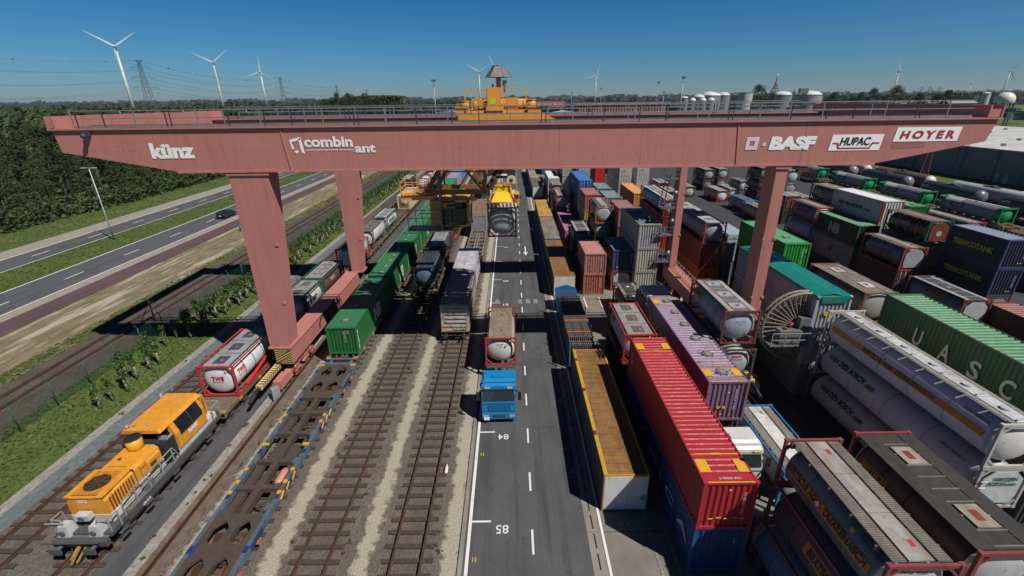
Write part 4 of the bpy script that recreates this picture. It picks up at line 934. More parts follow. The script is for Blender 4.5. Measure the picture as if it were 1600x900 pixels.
for i in range(4):
    b = MB(); rr = random.Random(i + 5)
    b.lathe((-1.25, 0, .0), (1, 0, 0), [(0, .05), (.03, .28), (.4, .36), (.8, .31), (1.3, .37), (1.8, .32), (2.35, .35), (2.47, .26), (2.5, .05)], 12)
    o = b.build('wrapped_roll', flat((.72, .72, .70), .5)); o.location = (13.5 + rr.uniform(-.05, .05), 38.0 + i * .78, 5.15)
    tag(o, ['nearest of the four white wrapped rolls behind the purple container', 'second nearest of the four white wrapped rolls', 'third of the four white wrapped rolls counted from the purple container', 'farthest of the four white wrapped rolls, beside the grey-white stack'][i], 'wrapped roll', 'white wrapped rolls')
cont('dim grey container at the bottom under the crate of white rolls', 12.2, 37.4, 4, 2.4, (.1, .1, .1), 2.4, group=G3)
tank('low dark tank container with two charcoal roof hatches left of the white rolls', 11.65, 43.2, 5.2, 2.6, (.045, .05, .055), (.05, .065, .08), deck='W', dcol=((.10, .10, .10), (.28, .25, .21), (.06, .06, .06), (.7, .7, .7)), nh=2, group=G3)
cont('navy blue 20 foot container with yellow side lettering on a red framed tank', 12.25, 52.1, 6.06, 5.2, NAVY, roof=(.13, .18, .27), group=G3, rust=.15, frame=(.05, .08, .15), texts=[('TERMCOTANK', 'L', .6, 1.1, 4.5, .4, (.65, .5, .03)), ('WXTU 340', 'NV', .85, 2.3, 1.25, .12, (.7, .7, .72), .01)], plates=[(-.8, .45, .16, (.7, .6, .05))])
t = tank('red framed tank container with grey end shield and red ring under the navy box', 12.2, 52.1, 6.06, 2.6, (.40, .06, .07), (.40, .41, .42), group=G3, deck=None, side=True)
p = end_plate(t, CW, 2.6, flat((.47, .49, .50), .5)); b = MB(); b.lathe((0.05, -.02, 1.5), (0, 1, 0), [(0, .42), (0, .36)], 26, caps=False, sm=False); b.build('ring_mark', m_red, p); b = MB(); b.box(-.82, -.35, -.03, -.01, 1.9, 2.05); b.box(.72, .86, -.03, -.01, .9, 1.1); b.build('plate', m_yel, p)
ORF = (.50, .13, .03)
tank('grey tank container in orange frame with round pale end and red diamond, topmost of three', 12.3, 65.2, 6.1, 7.8, ORF, (.28, .31, .33), end=(.46, .47, .47), deck='A', dcol=((.30, .29, .26), (.44, .43, .41), (.15, .15, .14), (.5, .04, .03)), nh=2, group=G3, texts=[('TBC 2291', 'N', 0, .45, .7, .12, (.2, .2, .2), .01), ('OO', 'N', 0, 0, .8, .3, (.35, .35, .35), -.01)])
tank('tank container with pale round end under the orange framed grey tank', 12.3, 65.2, 6.1, 5.2, (.05, .05, .05), (.2, .2, .2), end=(.42, .41, .38), group=G3, texts=[('O', 'N', 0, -.2, .3, .3, (.05, .05, .05), .08)])
cont('dark container at the foot of the three tank stack behind the navy box', 12.3, 65.2, 6.1, 2.6, (.05, .04, .04), group=G3)
cont('maroon red 20 foot container just in front of the tall blue one', 12.0, 73.4, 6.3, 7.8, (.40, .13, .13), roof=(.38, .14, .15), group=G3, frame=(.45, .12, .08))
cont('mustard yellow container under the maroon red one', 12.0, 73.4, 6.3, 5.2, (.45, .30, .08), group=G3, rust=.1)
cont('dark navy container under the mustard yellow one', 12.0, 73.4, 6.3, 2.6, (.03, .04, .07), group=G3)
cont('strong blue 40 foot container with doors on top of the blue stack', 12.1, 81.8, 12.2, 8.7, (.022, .075, .27), 2.9, roof=(.03, .15, .42), near='door', group=G3, rust=.06, dirt=.25, texts=[('MAERSK', 'L', 2, 1.4, 4, .5, (.25, .3, .4))], plates=[(-.5, 1.2, .3, (.7, .5, .05))])
cont('dark blue container in the middle of the blue stack', 12.1, 81.8, 12.2, 5.8, (.02, .05, .17), 2.9, group=G3)
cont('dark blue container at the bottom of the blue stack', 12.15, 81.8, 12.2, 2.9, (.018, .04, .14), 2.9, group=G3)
for k, (c, l) in enumerate((((.42, .43, .42), 'pale grey container, lowest of the stack behind the blue containers'), ((.36, .37, .37), 'pale grey container, middle of the stack behind the blue containers'), ((.40, .42, .42), 'pale grey container, topmost of the stack behind the blue containers'))):
    cont(l, 12.1, 108, 12.2, 2.8 * (k + 1), c, 2.8, group=G3, near='corr')
# R4
tank('low white and grey tank container with blue rails and open lids beside the striped bumper', 15.1, 19.5, 6.15, 2.6, (.02, .20, .42), (.52, .50, .50), deck='A', dcol=((.36, .34, .31), (.66, .66, .65), (.14, .14, .14), (.2, .2, .2)), nh=3, group=G4, toprail=True, R=1.12)
SB = (.19, .24, .30); OB = (.50, .22, .03)
DA = ((.25, .215, .18), (.38, .36, .335), (.14, .13, .12), (.6, .02, .03))
tank('blue-grey tank container with orange name band and pale plated roof in maroon frame, near corner', 12.2, 10.2, 6.1, 7.8, (.26, .06, .065), (.135, .17, .225), end=(.62, .63, .64), brace=False, deck='A', dcol=DA, nh=3, group=G4, band=(.0, .36, (.48, .22, .03)), metal=.35, texts=[('BERTSCHI AG', 'L', .55, .07, 1.9, .34, (.04, .03, .02), .05), ('DURRENASCH', 'L', 3.0, .07, 2.3, .34, (.04, .03, .02), .05), ('22K2 4988\nBIDU 498376', 'L', 4.55, .62, 1.0, .3, (.05, .05, .06), .01), ('BIDU 498376 5', 'N', 0, .72, 1.3, .2, (.05, .05, .06), .01)], ringc=(.22, .25, .29), R=1.2)
b = MB(); zc = 1.32
def patch(b, y0, y1, t0, t1, R=1.235, sd=-1):
    for k in range(6):
        a, c = t0 + (t1 - t0) * k / 6, t0 + (t1 - t0) * (k + 1) / 6
        b.quad(*[(sd * R * math.cos(q), y, zc + R * math.sin(q)) for y, q in ((y0, a), (y1, a), (y1, c), (y0, c))])
lt = [x for x in col.objects if x.name.startswith('tank_container')][-1]
patch(b, 3.3, 3.62, .05, .32); b.build('swiss_mark', m_red, lt)
b = MB(); patch(b, 3.34, 3.58, .15, .21, 1.245); patch(b, 3.42, 3.5, .08, .28, 1.245); b.build('cross_mark', m_letw, lt)
b = MB(); patch(b, 1.75, 1.95, .5, .66, 1.24); b.build('plate', flat((.6, .5, .04), .5), lt)
tank('grey tank container with orange name plate, second level of the near corner stack', 12.2, 10.2, 6.1, 5.2, (.16, .05, .05), (.12, .115, .12), deck=None, group=G4, brace=False, texts=[('BERTSCHI', 'L', 2.85, .2, 1.7, .36, (.05, .04, .03), .05)], metal=.3)
lt = [x for x in col.objects if x.name.startswith('tank_container')][-1]
b = MB(); patch(b, 1.3, 3.5, .12, .58, 1.215); b.build('name_plate', flat(OB, .5), lt)
tank('light blue tank container at the bottom of the near corner stack', 12.0, 10.6, 6.1, 2.6, (.05, .10, .15), (.13, .24, .36), deck=None, group=G4)
tank('dark brown tank container with black grating roof and two beige hatches, right near corner', 15.6, 10.6, 6.1, 7.8, (.26, .06, .06), (.065, .058, .052), end=(.6, .6, .6), brace=False, deck='B', dcol=((.055, .05, .045), (.36, .32, .25), (.20, .19, .17), (.25, .05, .035)), nh=2, group=G4, metal=.3, texts=[('BERTSCHI', 'L', .8, .1, 1.4, .3, (.35, .2, .03), .04)])
tank('shadowed tank container under the black grating tank', 15.6, 10.6, 6.1, 5.2, (.1, .04, .04), (.08, .08, .08), deck=None, group=G4)
tank('dark tank container at the bottom under the black grating tank', 15.6, 10.6, 6.1, 2.6, (.1, .04, .04), (.06, .06, .07), deck=None, group=G4)
tank('steel blue tank container with orange plate and big pale end beside the right crane leg', 14.9, 28.7, 6.3, 8.2, (.17, .05, .045), (.22, .29, .35), end=(.42, .47, .52), deck='W', dcol=((.42, .47, .52), (.46, .42, .38), (.16, .16, .17), (.25, .05, .08)), nh=3, group=G4, metal=.2, bulge=.55, R=1.22, brace=False, texts=[('EUROTAINER', 'L', .5, .3, 1.3, .36, (.05, .04, .03), .05), ('NRA 297167', 'N', 0, .35, .7, .1, (.1, .1, .1), .0), ('22K2', 'N', 0, .18, .3, .09, (.1, .1, .1), .0)], side=True)
lt = [x for x in col.objects if x.name.startswith('tank_container')][-1]
b = MB(); patch(b, 4.35, 5.95, .17, .66, 1.245); b.build('name_plate', flat((.45, .25, .04), .5), lt)
b = MB(); b.quad((.22, -.02 + .06, .72), (.36, .02, .86), (.5, .06, .72), (.36, .06, .58)); b.build('danger_diamond', m_red, lt)
tank('light grey tank container with red name on its end under the steel blue tank', 14.9, 28.3, 6.1, 5.35, (.09, .07, .065), (.30, .32, .32), end=(.38, .40, .40), deck=None, group=G4, texts=[('GERMI', 'N', 0, .55, .75, .17, (.55, .05, .05), .04), ('METALVARIO', 'N', 0, .38, .9, .09, (.05, .05, .05), .01)], bulge=.55)
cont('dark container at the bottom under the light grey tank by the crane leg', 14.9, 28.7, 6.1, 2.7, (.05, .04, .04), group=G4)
for k, l in enumerate(('dirty white ribbed container, lowest of the tall grey-white stack', 'dirty white ribbed container, middle of the tall grey-white stack', 'grey ribbed container with dark blotched roof, topmost of the tall grey-white stack')):
    cont(l, 14.7, 50.8, 9.1, 2.9 * (k + 1), (.43, .42, .37) if k < 2 else (.37, .37, .38), 2.9, roof=steelroof((.10, .17, .22), (.40, .39, .36), .45) if k == 2 else None, group=G4, rust=.3, frame=(.33, .30, .24))  # top roof mixes dark blue-grey and pale grey blotches
cont('dusky red container behind the tall grey-white stack', 15.15, 63.2, 6.06, 7.8, (.36, .12, .11), roof=(.33, .13, .14), group=G4)
cont('dark red container in the middle under the dusky red one', 15.15, 63.2, 6.06, 5.2, (.2, .05, .05), group=G4)
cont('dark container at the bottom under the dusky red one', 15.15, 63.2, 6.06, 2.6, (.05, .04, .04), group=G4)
for j, (y, l) in enumerate(((71.5, 'weathered teal grey roofed container behind the dusky red one'), (79.5, 'weathered teal grey roofed container, farther of the pair'))):
    cont(l, 15.0, y, 6.06, 7.7, (.20, .28, .32), roof=steelroof((.20, .28, .33), (.12, .15, .16)), group=G4)
    cont('dark blue box under the %s teal grey roof' % ('nearer', 'farther')[j], 15.0, y, 6.06, 5.1, (.05, .07, .1), group=G4)
for k in range(3): cont(['grey door-ended container at the bottom behind the teal roofs', 'grey door-ended container in the middle behind the teal roofs', 'grey door-ended container on top behind the teal roofs'][k], 15.1, 103, 12.2, 2.8 * (k + 1), (.40, .41, .43), 2.8, near='door', group=G4)
# R5
t = tank('long white tank container with orange name stripe, topmost right of the cable reel', 22.75, 17.0, 12.5, 7.8, (.55, .53, .48), (.74, .74, .78), end=(.72, .68, .64), deck='N', dcol=((.38, .36, .32), (.55, .57, .61), (.22, .22, .2), (.5, .52, .56)), nh=6, group=G5, band=(.04, .34, (.66, .29, .03)), texts=[('BERTSCHI AG', 'L', 3.7, .11, 2.2, .26, (.12, .06, .02), .03), ('DURRENASCH', 'L', 6.4, .11, 2.6, .26, (.12, .06, .02), .03), ('BIDU 498370', 'L', 10.4, .6, 1.3, .16, (.1, .1, .12), .01)], rough=.35, dirt=.3, side=False, brace=False, R=1.2, ring=2.2, ringc=(.6, .6, .64))
b = MB(); patch(b, 6.35, 6.65, .08, .3, 1.235); b.build('swiss_mark', flat((.35, .03, .04), .6), t)
b = MB()
for y in np.linspace(1.2, 11.2, 9): b.bar((-1.24, y, 2.35), (-.8, y, 2.5), .05)
b.build('rail_bracket', m_galv, t)
VB = (.015, .10, .06)
tank('long off-white tank container with green lettering, middle of the stack right of the reel', 22.8, 17.0, 12.5, 5.2, (.48, .47, .44), (.62, .61, .63), end=(.6, .6, .6), deck=None, group=G5, side=False, brace=False, ringc=(.5, .5, .5), texts=[('VAN DEN BOSCH', 'L', .9, .42, 3.4, .42, VB, .05), ('.com', 'L', 4.45, .42, .8, .26, VB, .03), ('ABWX 506289 5', 'L', 9.9, .6, 1.5, .16, (.1, .1, .12), .01)], dirt=.35, ring=2.4)
lt = [x for x in col.objects if x.name.startswith('tank_container')][-1]
p = end_plate(lt, CW, 2.6, flat((.62, .63, .62), .5)); text_part('VAN DEN', flat(VB, .6), p, (-.55, -.03, 1.8), (1, 0, 0), (0, 0, 1), 1.2, .24, bold=.04); text_part('BOSCH.com', flat(VB, .6), p, (-.7, -.03, 1.5), (1, 0, 0), (0, 0, 1), 1.4, .24, bold=.04)
b = MB()
for z in (.6, 1.0, 1.4, 1.8): b.bar((-1.15, -.08, z), (-.8, -.08, z), .05)
b.build('ladder', flat((.7, .7, .7), .5), lt)
tank('long off-white tank container with green lettering, lowest of the stack right of the reel', 22.8, 17.4, 12.3, 2.6, (.30, .10, .08), (.58, .56, .57), deck=None, group=G5, side=False, brace=False, ringc=(.5, .5, .5), texts=[('VAN DEN BOSCH', 'L', 1.0, .42, 3.4, .42, VB, .05), ('.com', 'L', 4.55, .42, .8, .26, VB, .03)], dirt=.4, ring=2.4)
t = cont('white open-top container under a glossy teal tarpaulin behind the cable reel', 22.3, 30.3, 12.2, 8.55, (.40, .40, .43), 2.9, roof=NT('tarp').out((.012, .20, .17), .35), rstyle='tarp', frame=(.47, .48, .52), group=G5, near='corr', plates=[(-.55, 1.35, .38, (.72, .55, .04)), (.02, 1.5, .3, (.7, .7, .7)), (.5, 1.6, .3, (.68, .68, .68))], rust=.08)
b = MB(); b.box(-.95, .95, -.05, .03, 2.35, 2.78); b.build('tarpaulin_flap', NT('tarp2').out((.01, .17, .12), .35), t)
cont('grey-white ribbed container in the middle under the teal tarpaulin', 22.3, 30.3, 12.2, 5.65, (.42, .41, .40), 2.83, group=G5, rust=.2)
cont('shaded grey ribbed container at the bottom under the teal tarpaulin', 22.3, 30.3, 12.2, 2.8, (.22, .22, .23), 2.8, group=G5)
tank('big silver tank container with red corner post high on the orange and rust stack', 22.65, 51.8, 12.2, 8.55, (.10, .09, .09), (.28, .31, .36), end=(.44, .45, .45), deck='C', dcol=((.45, .48, .5), (.5, .5, .5), (.2, .2, .2), (.4, .3, .15)), nh=3, group=G5, metal=.3, bulge=.6, dirt=.3)
lt = [x for x in col.objects if x.name.startswith('tank_container')][-1]
b = MB(); b.box(-CW/2 - .02, -CW/2 + .11, -.03, .1, .1, 2.5); b.box(CW/2 - .11, CW/2 + .02, -.03, .1, .1, .9); b.build('corner_post', paint((.45, .02, .02), .5, .3, .1), lt)
cont('rust red 40 foot container under the big silver tank', 22.65, 51.9, 12.2, 5.9, RST, 2.95, group=G5, rust=.4, texts=[('TCLU 45', 'NV', .5, 2.4, 1.6, .12, (.75, .75, .75), .01)])
cont('bright orange container at the bottom under the rust red one', 22.65, 51.9, 12.2, 2.95, (.65, .19, .02), 2.95, group=G5, rust=.1)
tank('long silver twin tank container with red end frame behind the far right crane leg', 23.3, 68.6, 13.5, 7.8, (.42, .03, .04), (.26, .30, .35), end=(.62, .61, .58), deck='W', dcol=((.4, .42, .42), (.6, .6, .58), (.2, .2, .2), (.4, .3, .2)), nh=4, group=G5, metal=.3, ring=5)
cont('maroon container under the long silver twin tank', 23.3, 68.6, 13.5, 5.2, (.20, .045, .05), group=G5)
cont('red container at the foot of the silver twin tank stack', 23.3, 68.6, 13.5, 2.6, (.40, .03, .04), group=G5)
cont('bright orange 40 foot container behind the silver twin tank', 22.8, 84.2, 11.5, 5.85, (.62, .24, .06), 2.9, roof=(.64, .27, .09), group=G5, rust=.05, dirt=.2, texts=[('HAPAG LLOYD', 'L', 1.5, 1.3, 4.6, .4, (.12, .12, .2)), ('H', 'L', .5, 1.2, .7, .8, (.12, .12, .3))])
cont('dark red container at the bottom under the bright orange one', 22.8, 84.2, 11.5, 2.95, (.2, .06, .04), 2.95, group=G5)
GW = (.46, .46, .43)
for k in range(3): cont(['off-white door-ended container at the bottom of the nearer tall white stack', 'off-white door-ended container in the middle of the nearer tall white stack', 'off-white door-ended container on top of the nearer tall white stack, beside the girder'][k], 22.8, 97, 12.2, 2.9 * (k + 1), GW, 2.9, roof=(.66, .68, .66), near='door', group=G5, rust=.08, dirt=.3, texts=[('CAI', 'N', -.8, 2.2, .8, .28, (.55, .05, .04), .05)] if k else [], plates=[(-.25, 1.35, .38, (.75, .45, .03))] if k == 2 else ())
for k in range(3): cont(['vivid red container, lowest of the red stack left of the white stack', 'vivid red container, middle of the red stack left of the white stack', 'vivid red container, topmost of the red stack left of the white stack'][k], 22.3, 122, 12.2, 2.9 * (k + 1), (.55, .03, .02), 2.9, group=G5, rust=.05, dirt=.2)
# R6
cont('green 40 foot container with tall white letters on its side at the right edge', 27.2, 18.0, 12.3, 8.7, (.018, .085, .03), 2.85, roof=(.09, .26, .13), frame=(.07, .10, .05), group=G6, rust=.1, dirt=.4, texts=[('U', 'L', 3.1, .55, .65, 1.15, (.55, .58, .55), .02), ('A', 'L', 5.1, .55, .75, 1.15, (.55, .58, .55), .02), ('S', 'L', 7.1, .55, .7, 1.15, (.55, .58, .55), .02), ('C', 'L', 9.0, .55, .75, 1.15, (.55, .58, .55), .02)])
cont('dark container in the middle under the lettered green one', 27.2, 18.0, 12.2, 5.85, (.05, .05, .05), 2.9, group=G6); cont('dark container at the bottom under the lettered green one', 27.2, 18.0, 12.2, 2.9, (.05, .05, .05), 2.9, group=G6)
tank('brown-grey tank container with two white roof hatches behind the teal tarpaulin', 27.4, 32.3, 7.0, 7.9, (.24, .13, .10), (.13, .115, .10), end=(.45, .42, .38), deck='B', dcol=((.26, .22, .19), (.60, .60, .58), (.2, .17, .15), (.4, .05, .05)), nh=2, group=G6, metal=.2)
tank('dark tank container in the middle under the brown-grey tank', 27.4, 32.3, 7.0, 5.3, (.1, .05, .05), (.08, .08, .08), deck=None, group=G6); cont('dark container at the foot of the brown-grey tank stack', 27.4, 32.3, 7, 2.7, (.05, .05, .05), 2.65, group=G6)
cont('grass green container with ribbed end and white vents right of the crane leg', 26.8, 42.6, 9.3, 8.75, (.02, .30, .03), 2.9, roof=(.04, .26, .11), group=G6, rust=.06, dirt=.25, hatches=2, texts=[('GESU 23', 'NV', .45, 2.4, 1.6, .14, (.7, .72, .7), .01), ('22', 'NV', .75, 2.4, .4, .14, (.7, .72, .7), .01)])
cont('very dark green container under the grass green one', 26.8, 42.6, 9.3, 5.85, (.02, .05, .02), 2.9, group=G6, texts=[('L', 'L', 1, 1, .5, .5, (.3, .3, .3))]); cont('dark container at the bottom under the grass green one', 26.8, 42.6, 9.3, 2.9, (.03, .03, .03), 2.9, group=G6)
for k in range(5):
    t = thing('flat_rack', ['lowest', 'second lowest', 'middle', 'second highest', 'topmost'][k] + ' of the five pale blue folded flat racks stacked behind the dark green container', 'flat rack', (27.6, 53.4, 3.3 + k * .68), group='folded pale blue flat racks')
    b = MB(); b.box(-1.27, 1.27, 0, 6, .02, .5); b.box(-1.1, 1.1, .02, 5.98, .5, .62); b.build('deck', paint((.36, .46, .52), .5, .45, .25), t)
    b = MB(); b.box(-1.29, -1.1, -.03, .15, .0, .66); b.box(1.1, 1.29, -.03, .15, .0, .66); b.box(-.6, -.3, -.03, 0, .15, .35); b.build('corner_casting', flat((.33, .36, .3), .6), t)
cont('grey container carrying the five folded flat racks', 26.3, 53.4, 6.06, 3.3, (.3, .3, .3), 3.2, group=G6)
for k in range(3): cont(['rusty orange door-ended container at the bottom of the farther white stack', 'off-white door-ended container in the middle of the farther white stack', 'off-white door-ended container on top of the farther white stack'][k], 26.9, 98.5, 12.2, 2.9 * (k + 1), (.35, .12, .06) if k == 0 else GW, 2.9, roof=(.66, .68, .66), near='door', group=G6, rust=.1, dirt=.3, texts=[('CAI', 'N', -.8, 2.2, .8, .28, (.55, .05, .04), .05)] if k == 2 else [])
for (x, y, z, c, l) in ((30.2, 88, 5.4, (.10, .09, .08), 'dark tank container on top, left beside the far right leg stairs'), (30.2, 88, 2.7, (.16, .13, .11), 'brown tank container below, left beside the far right leg stairs'), (33.4, 84, 2.7, (.42, .41, .38), 'pale ended tank container low beside the far right leg stairs'), (31.5, 98, 5.4, (.07, .07, .08), 'blackish tank container behind the far right leg, upper'), (31.5, 98, 2.7, (.09, .05, .05), 'dark maroon tank container behind the far right leg, lower')):
    tank(l, x, y, 6.06, z, (.20, .05, .04), c, end=(.45, .44, .42) if c[0] > .1 else None, deck='W', dcol=RDW, nh=2, group='tank containers beside the far right leg')
# far right stacks
TMC = (.022, .032, .06)
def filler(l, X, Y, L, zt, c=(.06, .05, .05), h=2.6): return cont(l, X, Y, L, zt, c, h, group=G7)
def termco(label, zt):
    return cont(label, 46.7, 40.9, 6.06, zt, TMC, 2.85, roof=(.16, .20, .30), frame=(.04, .07, .14), group=G7, rust=.05, texts=[('TERMCOTANK', 'L', .75, 1.15, 4.3, .55, (.55, .50, .03), .05), ('WXTU 2344', 'NV', .6, 2.2, 1.2, .12, (.6, .65, .7), .01)], plates=[(.3, .5, .12, (.65, .5, .05)), (.55, .5, .12, (.65, .5, .05))])
termco('navy container with yellow block lettering, upper of the pair at the right edge', 9.35); termco('navy container with yellow block lettering, lower of the pair at the right edge', 6.45)
t = tank('maroon framed tank container with beige end shield under the navy pair', 46.7, 40.9, 6.06, 3.55, (.2, .05, .05), (.25, .2, .18), deck=None, group=G7, h=3.0); end_plate(t, CW, 3.0, flat((.33, .28, .22), .6))
t = tank('blue-grey tank container with orange plate and white end shield behind the lettered green one', 39.6, 36.2, 6.06, 5.4, (.22, .06, .055), (.13, .20, .28), end=(.4, .4, .4), deck='W', dcol=((.10, .12, .14), (.40, .40, .40), (.07, .08, .1), (.3, .3, .3)), nh=1, group=G7, metal=.2, texts=[('BERTSCHI', 'L', 1.9, .45, 1.7, .36, (.06, .04, .03), .04)])
b = MB(); patch(b, 2.3, 4.3, .37, .80, 1.215); b.build('name_plate', flat((.50, .25, .03), .5), t); end_plate(t, CW, 2.6, flat((.48, .49, .49), .5))
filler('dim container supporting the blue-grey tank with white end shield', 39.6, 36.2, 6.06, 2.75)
cont('dull dark red container with pinkish ribbed roof at the right edge below the navy pair', 42.3, 30.6, 6.2, 4.9, (.10, .03, .03), 2.6, roof=(.30, .11, .10), group=G7)
filler('dark container under the pinkish ribbed roof', 42.3, 30.6, 6.2, 2.3, h=2.3)
t = tank('grey tank container in red frame with faded red name and grey end shield', 42.2, 46.5, 6.06, 6.9, (.34, .05, .045), (.20, .20, .21), deck='A', dcol=((.30, .26, .22), (.34, .31, .27), (.15, .13, .12), (.3, .2, .15)), nh=2, group=G7, texts=[('HOYER', 'L', 1.0, -.05, 3.6, .42, (.35, .04, .03), .05)], metal=.2)
end_plate(t, CW, 2.6, flat((.36, .38, .39), .5)); 
cont('dark maroon container under the grey tank with faded red name', 42.2, 46.5, 6.06, 4.3, (.09, .025, .028), group=G7, near='door', plates=[(.6, 1.0, .3, (.5, .2, .16))]); filler('dim container under the dark maroon one', 42.2, 46.5, 6.06, 1.7, h=1.7)
cont('dark green container with large white two-letter logo on its side', 43.2, 54.8, 8.0, 7.1, (.018, .06, .025), 2.75, roof=(.10, .24, .13), group=G7, rust=.08, texts=[('NB', 'L', 2.6, .75, 2.1, 1.35, (.50, .50, .46), .05)], frame=(.05, .13, .05))
def netmat():
    t_ = NT('netting'); s = t_.sep(); a = t_.math('FRACT', t_.math('MULTIPLY', t_.math('ADD', s[1], s[2]), 2.2)); c = t_.math('FRACT', t_.math('MULTIPLY', t_.math('SUBTRACT', s[1], s[2]), 2.2))
    f = t_.math('MAXIMUM', t_.ramp(a, .0, .28, 1, 0), t_.ramp(c, 0, .28, 1, 0)); return t_.out(t_.mix(f, (.26, .25, .25), (.15, .14, .14)), .7)
t = cont('pale grey cross-hatched container with dark red emblem under the two-letter green one', 43.2, 54.8, 8.0, 4.3, (.24, .23, .235), 2.7, group=G7, smooth=True, near='flat', frame=(.2, .19, .19), texts=[('8', 'L', 3.5, 1.0, .8, .9, (.30, .03, .03), .08)])
t.children[0].data.materials[0] = netmat()
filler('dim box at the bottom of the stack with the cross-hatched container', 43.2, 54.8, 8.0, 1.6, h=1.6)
t = cont('white container with green lettering and red corner posts, high beside the two-letter green one', 46.3, 56.0, 9.3, 9.9, (.52, .53, .53), 2.75, roof=(.62, .63, .66), group=G7, rust=.04, dirt=.3, frame=(.5, .5, .5), rstyle='corr', texts=[('VAN DEN BOSCH', 'L', 1.3, 1.0, 4.6, .48, VB, .05), ('.com', 'L', 6.3, 1.0, 1.0, .28, VB, .03)])
b = MB(); b.box(-CW/2 - .02, -CW/2 + .15, -.03, .12, .05, 2.7); b.box(CW/2 - .15, CW/2 + .02, -.03, .12, .05, 2.7); b.build('corner_post', paint((.42, .02, .02), .5, .3, .05), t)
b = MB()
for i in range(6):
    x = -1.0 + i * .36; b.box(x, x + .2, -.05, .04, .2, 2.5)
b.build('end_rib', flat((.62, .62, .60), .5), t)
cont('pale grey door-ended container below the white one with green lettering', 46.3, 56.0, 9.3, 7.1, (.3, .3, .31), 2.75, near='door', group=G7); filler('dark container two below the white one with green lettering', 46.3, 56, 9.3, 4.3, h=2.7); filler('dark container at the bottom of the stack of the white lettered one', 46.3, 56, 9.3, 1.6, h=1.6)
t = tank('dark glossy brown tank container in green frame with round emblem on its end', 45.4, 48.0, 6.06, 9.4, (.03, .13, .09), (.075, .022, .018), end=(.20, .045, .035), deck='A', dcol=((.5, .48, .45), (.30, .20, .19), (.2, .1, .1), (.2, .1, .1)), nh=2, group=G7, texts=[('CEMICK', 'L', 1.9, .1, 1.5, .4, (.35, .37, .38), .04)], rough=.22, dirt=.25, ringc=(.25, .3, .4))
p = end_plate(t, CW, 2.6, paint((.20, .05, .04), .4, .3, .05)); b = MB(); b.lathe((0, -.03, 1.2), (0, 1, 0), [(0, .3), (.02, .3)], 20); b.build('emblem', flat((.35, .5, .48), .5), p)
t = cont('brown box with recessed end panel under the glossy brown tank', 45.4, 48.0, 6.06, 6.8, (.13, .055, .045), near='flat', group=G7, frontc=(.22, .09, .07), plates=[(-.2, 2.1, .3, (.4, .35, .33))]); filler('dark box two below the glossy brown tank', 45.4, 48, 6.06, 4.2); filler('dark box at the bottom of the glossy brown tank stack', 45.4, 48, 6.06, 1.6, h=1.6)
cont('mid green 40 foot container with white roof vents behind the white one with green lettering', 51.6, 58.0, 12.1, 8.75, (.02, .17, .04), 2.8, roof=(.04, .20, .095), group=G7, hatches=5, rust=.05, dirt=.25)
filler('dark container in the middle under the mid green one', 51.6, 58, 12.1, 5.95, h=2.9); filler('dark container at the bottom under the mid green one', 51.6, 58, 12.1, 3.0, h=3.0)
tank('grey tank container in red frame with pinkish lettering left of the dark green one', 42.6, 62.6, 6.3, 7.7, (.40, .05, .04), (.16, .15, .16), end=(.6, .6, .6), deck='A', dcol=((.32, .28, .24), (.38, .34, .3), (.15, .14, .13), (.3, .2, .15)), nh=2, group=G7, texts=[('HOYER', 'L', 1.2, .0, 3.2, .4, (.30, .05, .06), .05)], bulge=.5)
tank('white and blue tank container with dark stains under the red framed grey tank', 42.6, 62.8, 6.3, 5.1, (.03, .13, .30), (.36, .37, .44), deck=None, group=G7, dirt=.6)
filler('dark container at the foot of the blue framed tank stack', 42.6, 62.6, 6.3, 2.5, h=2.5)
t = tank('brushed grey tank container with orange plate behind the red framed grey tank', 50.2, 69.5, 7.0, 8.75, (.16, .05, .05), (.24, .25, .27), deck='B', dcol=((.26, .22, .18), (.45, .45, .45), (.3, .28, .26), (.3, .2, .2)), nh=3, group=G7, metal=.3, texts=[('STOLT', 'L', 2.6, .1, 1.5, .35, (.12, .07, .03), .05)])
b = MB(); patch(b, 2.4, 4.7, .0, .42, 1.215); b.build('name_plate', flat((.50, .25, .03), .5), t); filler('dark container in the middle under the brushed grey tank', 50.2, 69.5, 7, 6.1, h=2.9); filler('dark container at the bottom under the brushed grey tank', 50.2, 69.5, 7, 3.1, h=3.1)
t = tank('green framed tank container with dark red end beside the right crane leg', 50.3, 83.0, 6.06, 5.25, (.03, .12, .08), (.2, .19, .18), deck='W', dcol=RDW, nh=2, group=G7); end_plate(t, CW, 2.6, paint((.17, .045, .04), .5, .3, .05)); filler('dark box under the green framed tank with dark red end', 50.3, 83, 6.06, 2.65)
tank('dusty grey tank container with white roof strips behind the green framed one', 53.2, 83, 6.06, 5.0, (.2, .17, .14), (.34, .32, .30), deck='W', dcol=((.36, .34, .31), (.58, .56, .52), (.22, .2, .19), (.3, .2, .2)), nh=2, group=G7); filler('dark box under the dusty grey tank with white strips', 53.2, 83, 6.06, 2.4, h=2.4)
tank('long grey tank container with red frame and slatted roof behind the navy pair', 62.3, 60.4, 9.0, 5.9, (.36, .05, .06), (.27, .25, .23), deck='A', dcol=((.30, .27, .23), (.36, .36, .34), (.18, .17, .15), (.3, .2, .2)), nh=3, group=G7); filler('dark box under the long grey slatted tank', 62.3, 60.4, 9, 3.3, h=3.3)
cont('orange roofed container at the right edge behind the navy pair', 62.0, 49.0, 9.0, 5.4, (.5, .2, .05), roof=(.60, .22, .06), group=G7); filler('dark box under the orange roof at the right edge', 62, 49, 9, 2.8, h=2.8)
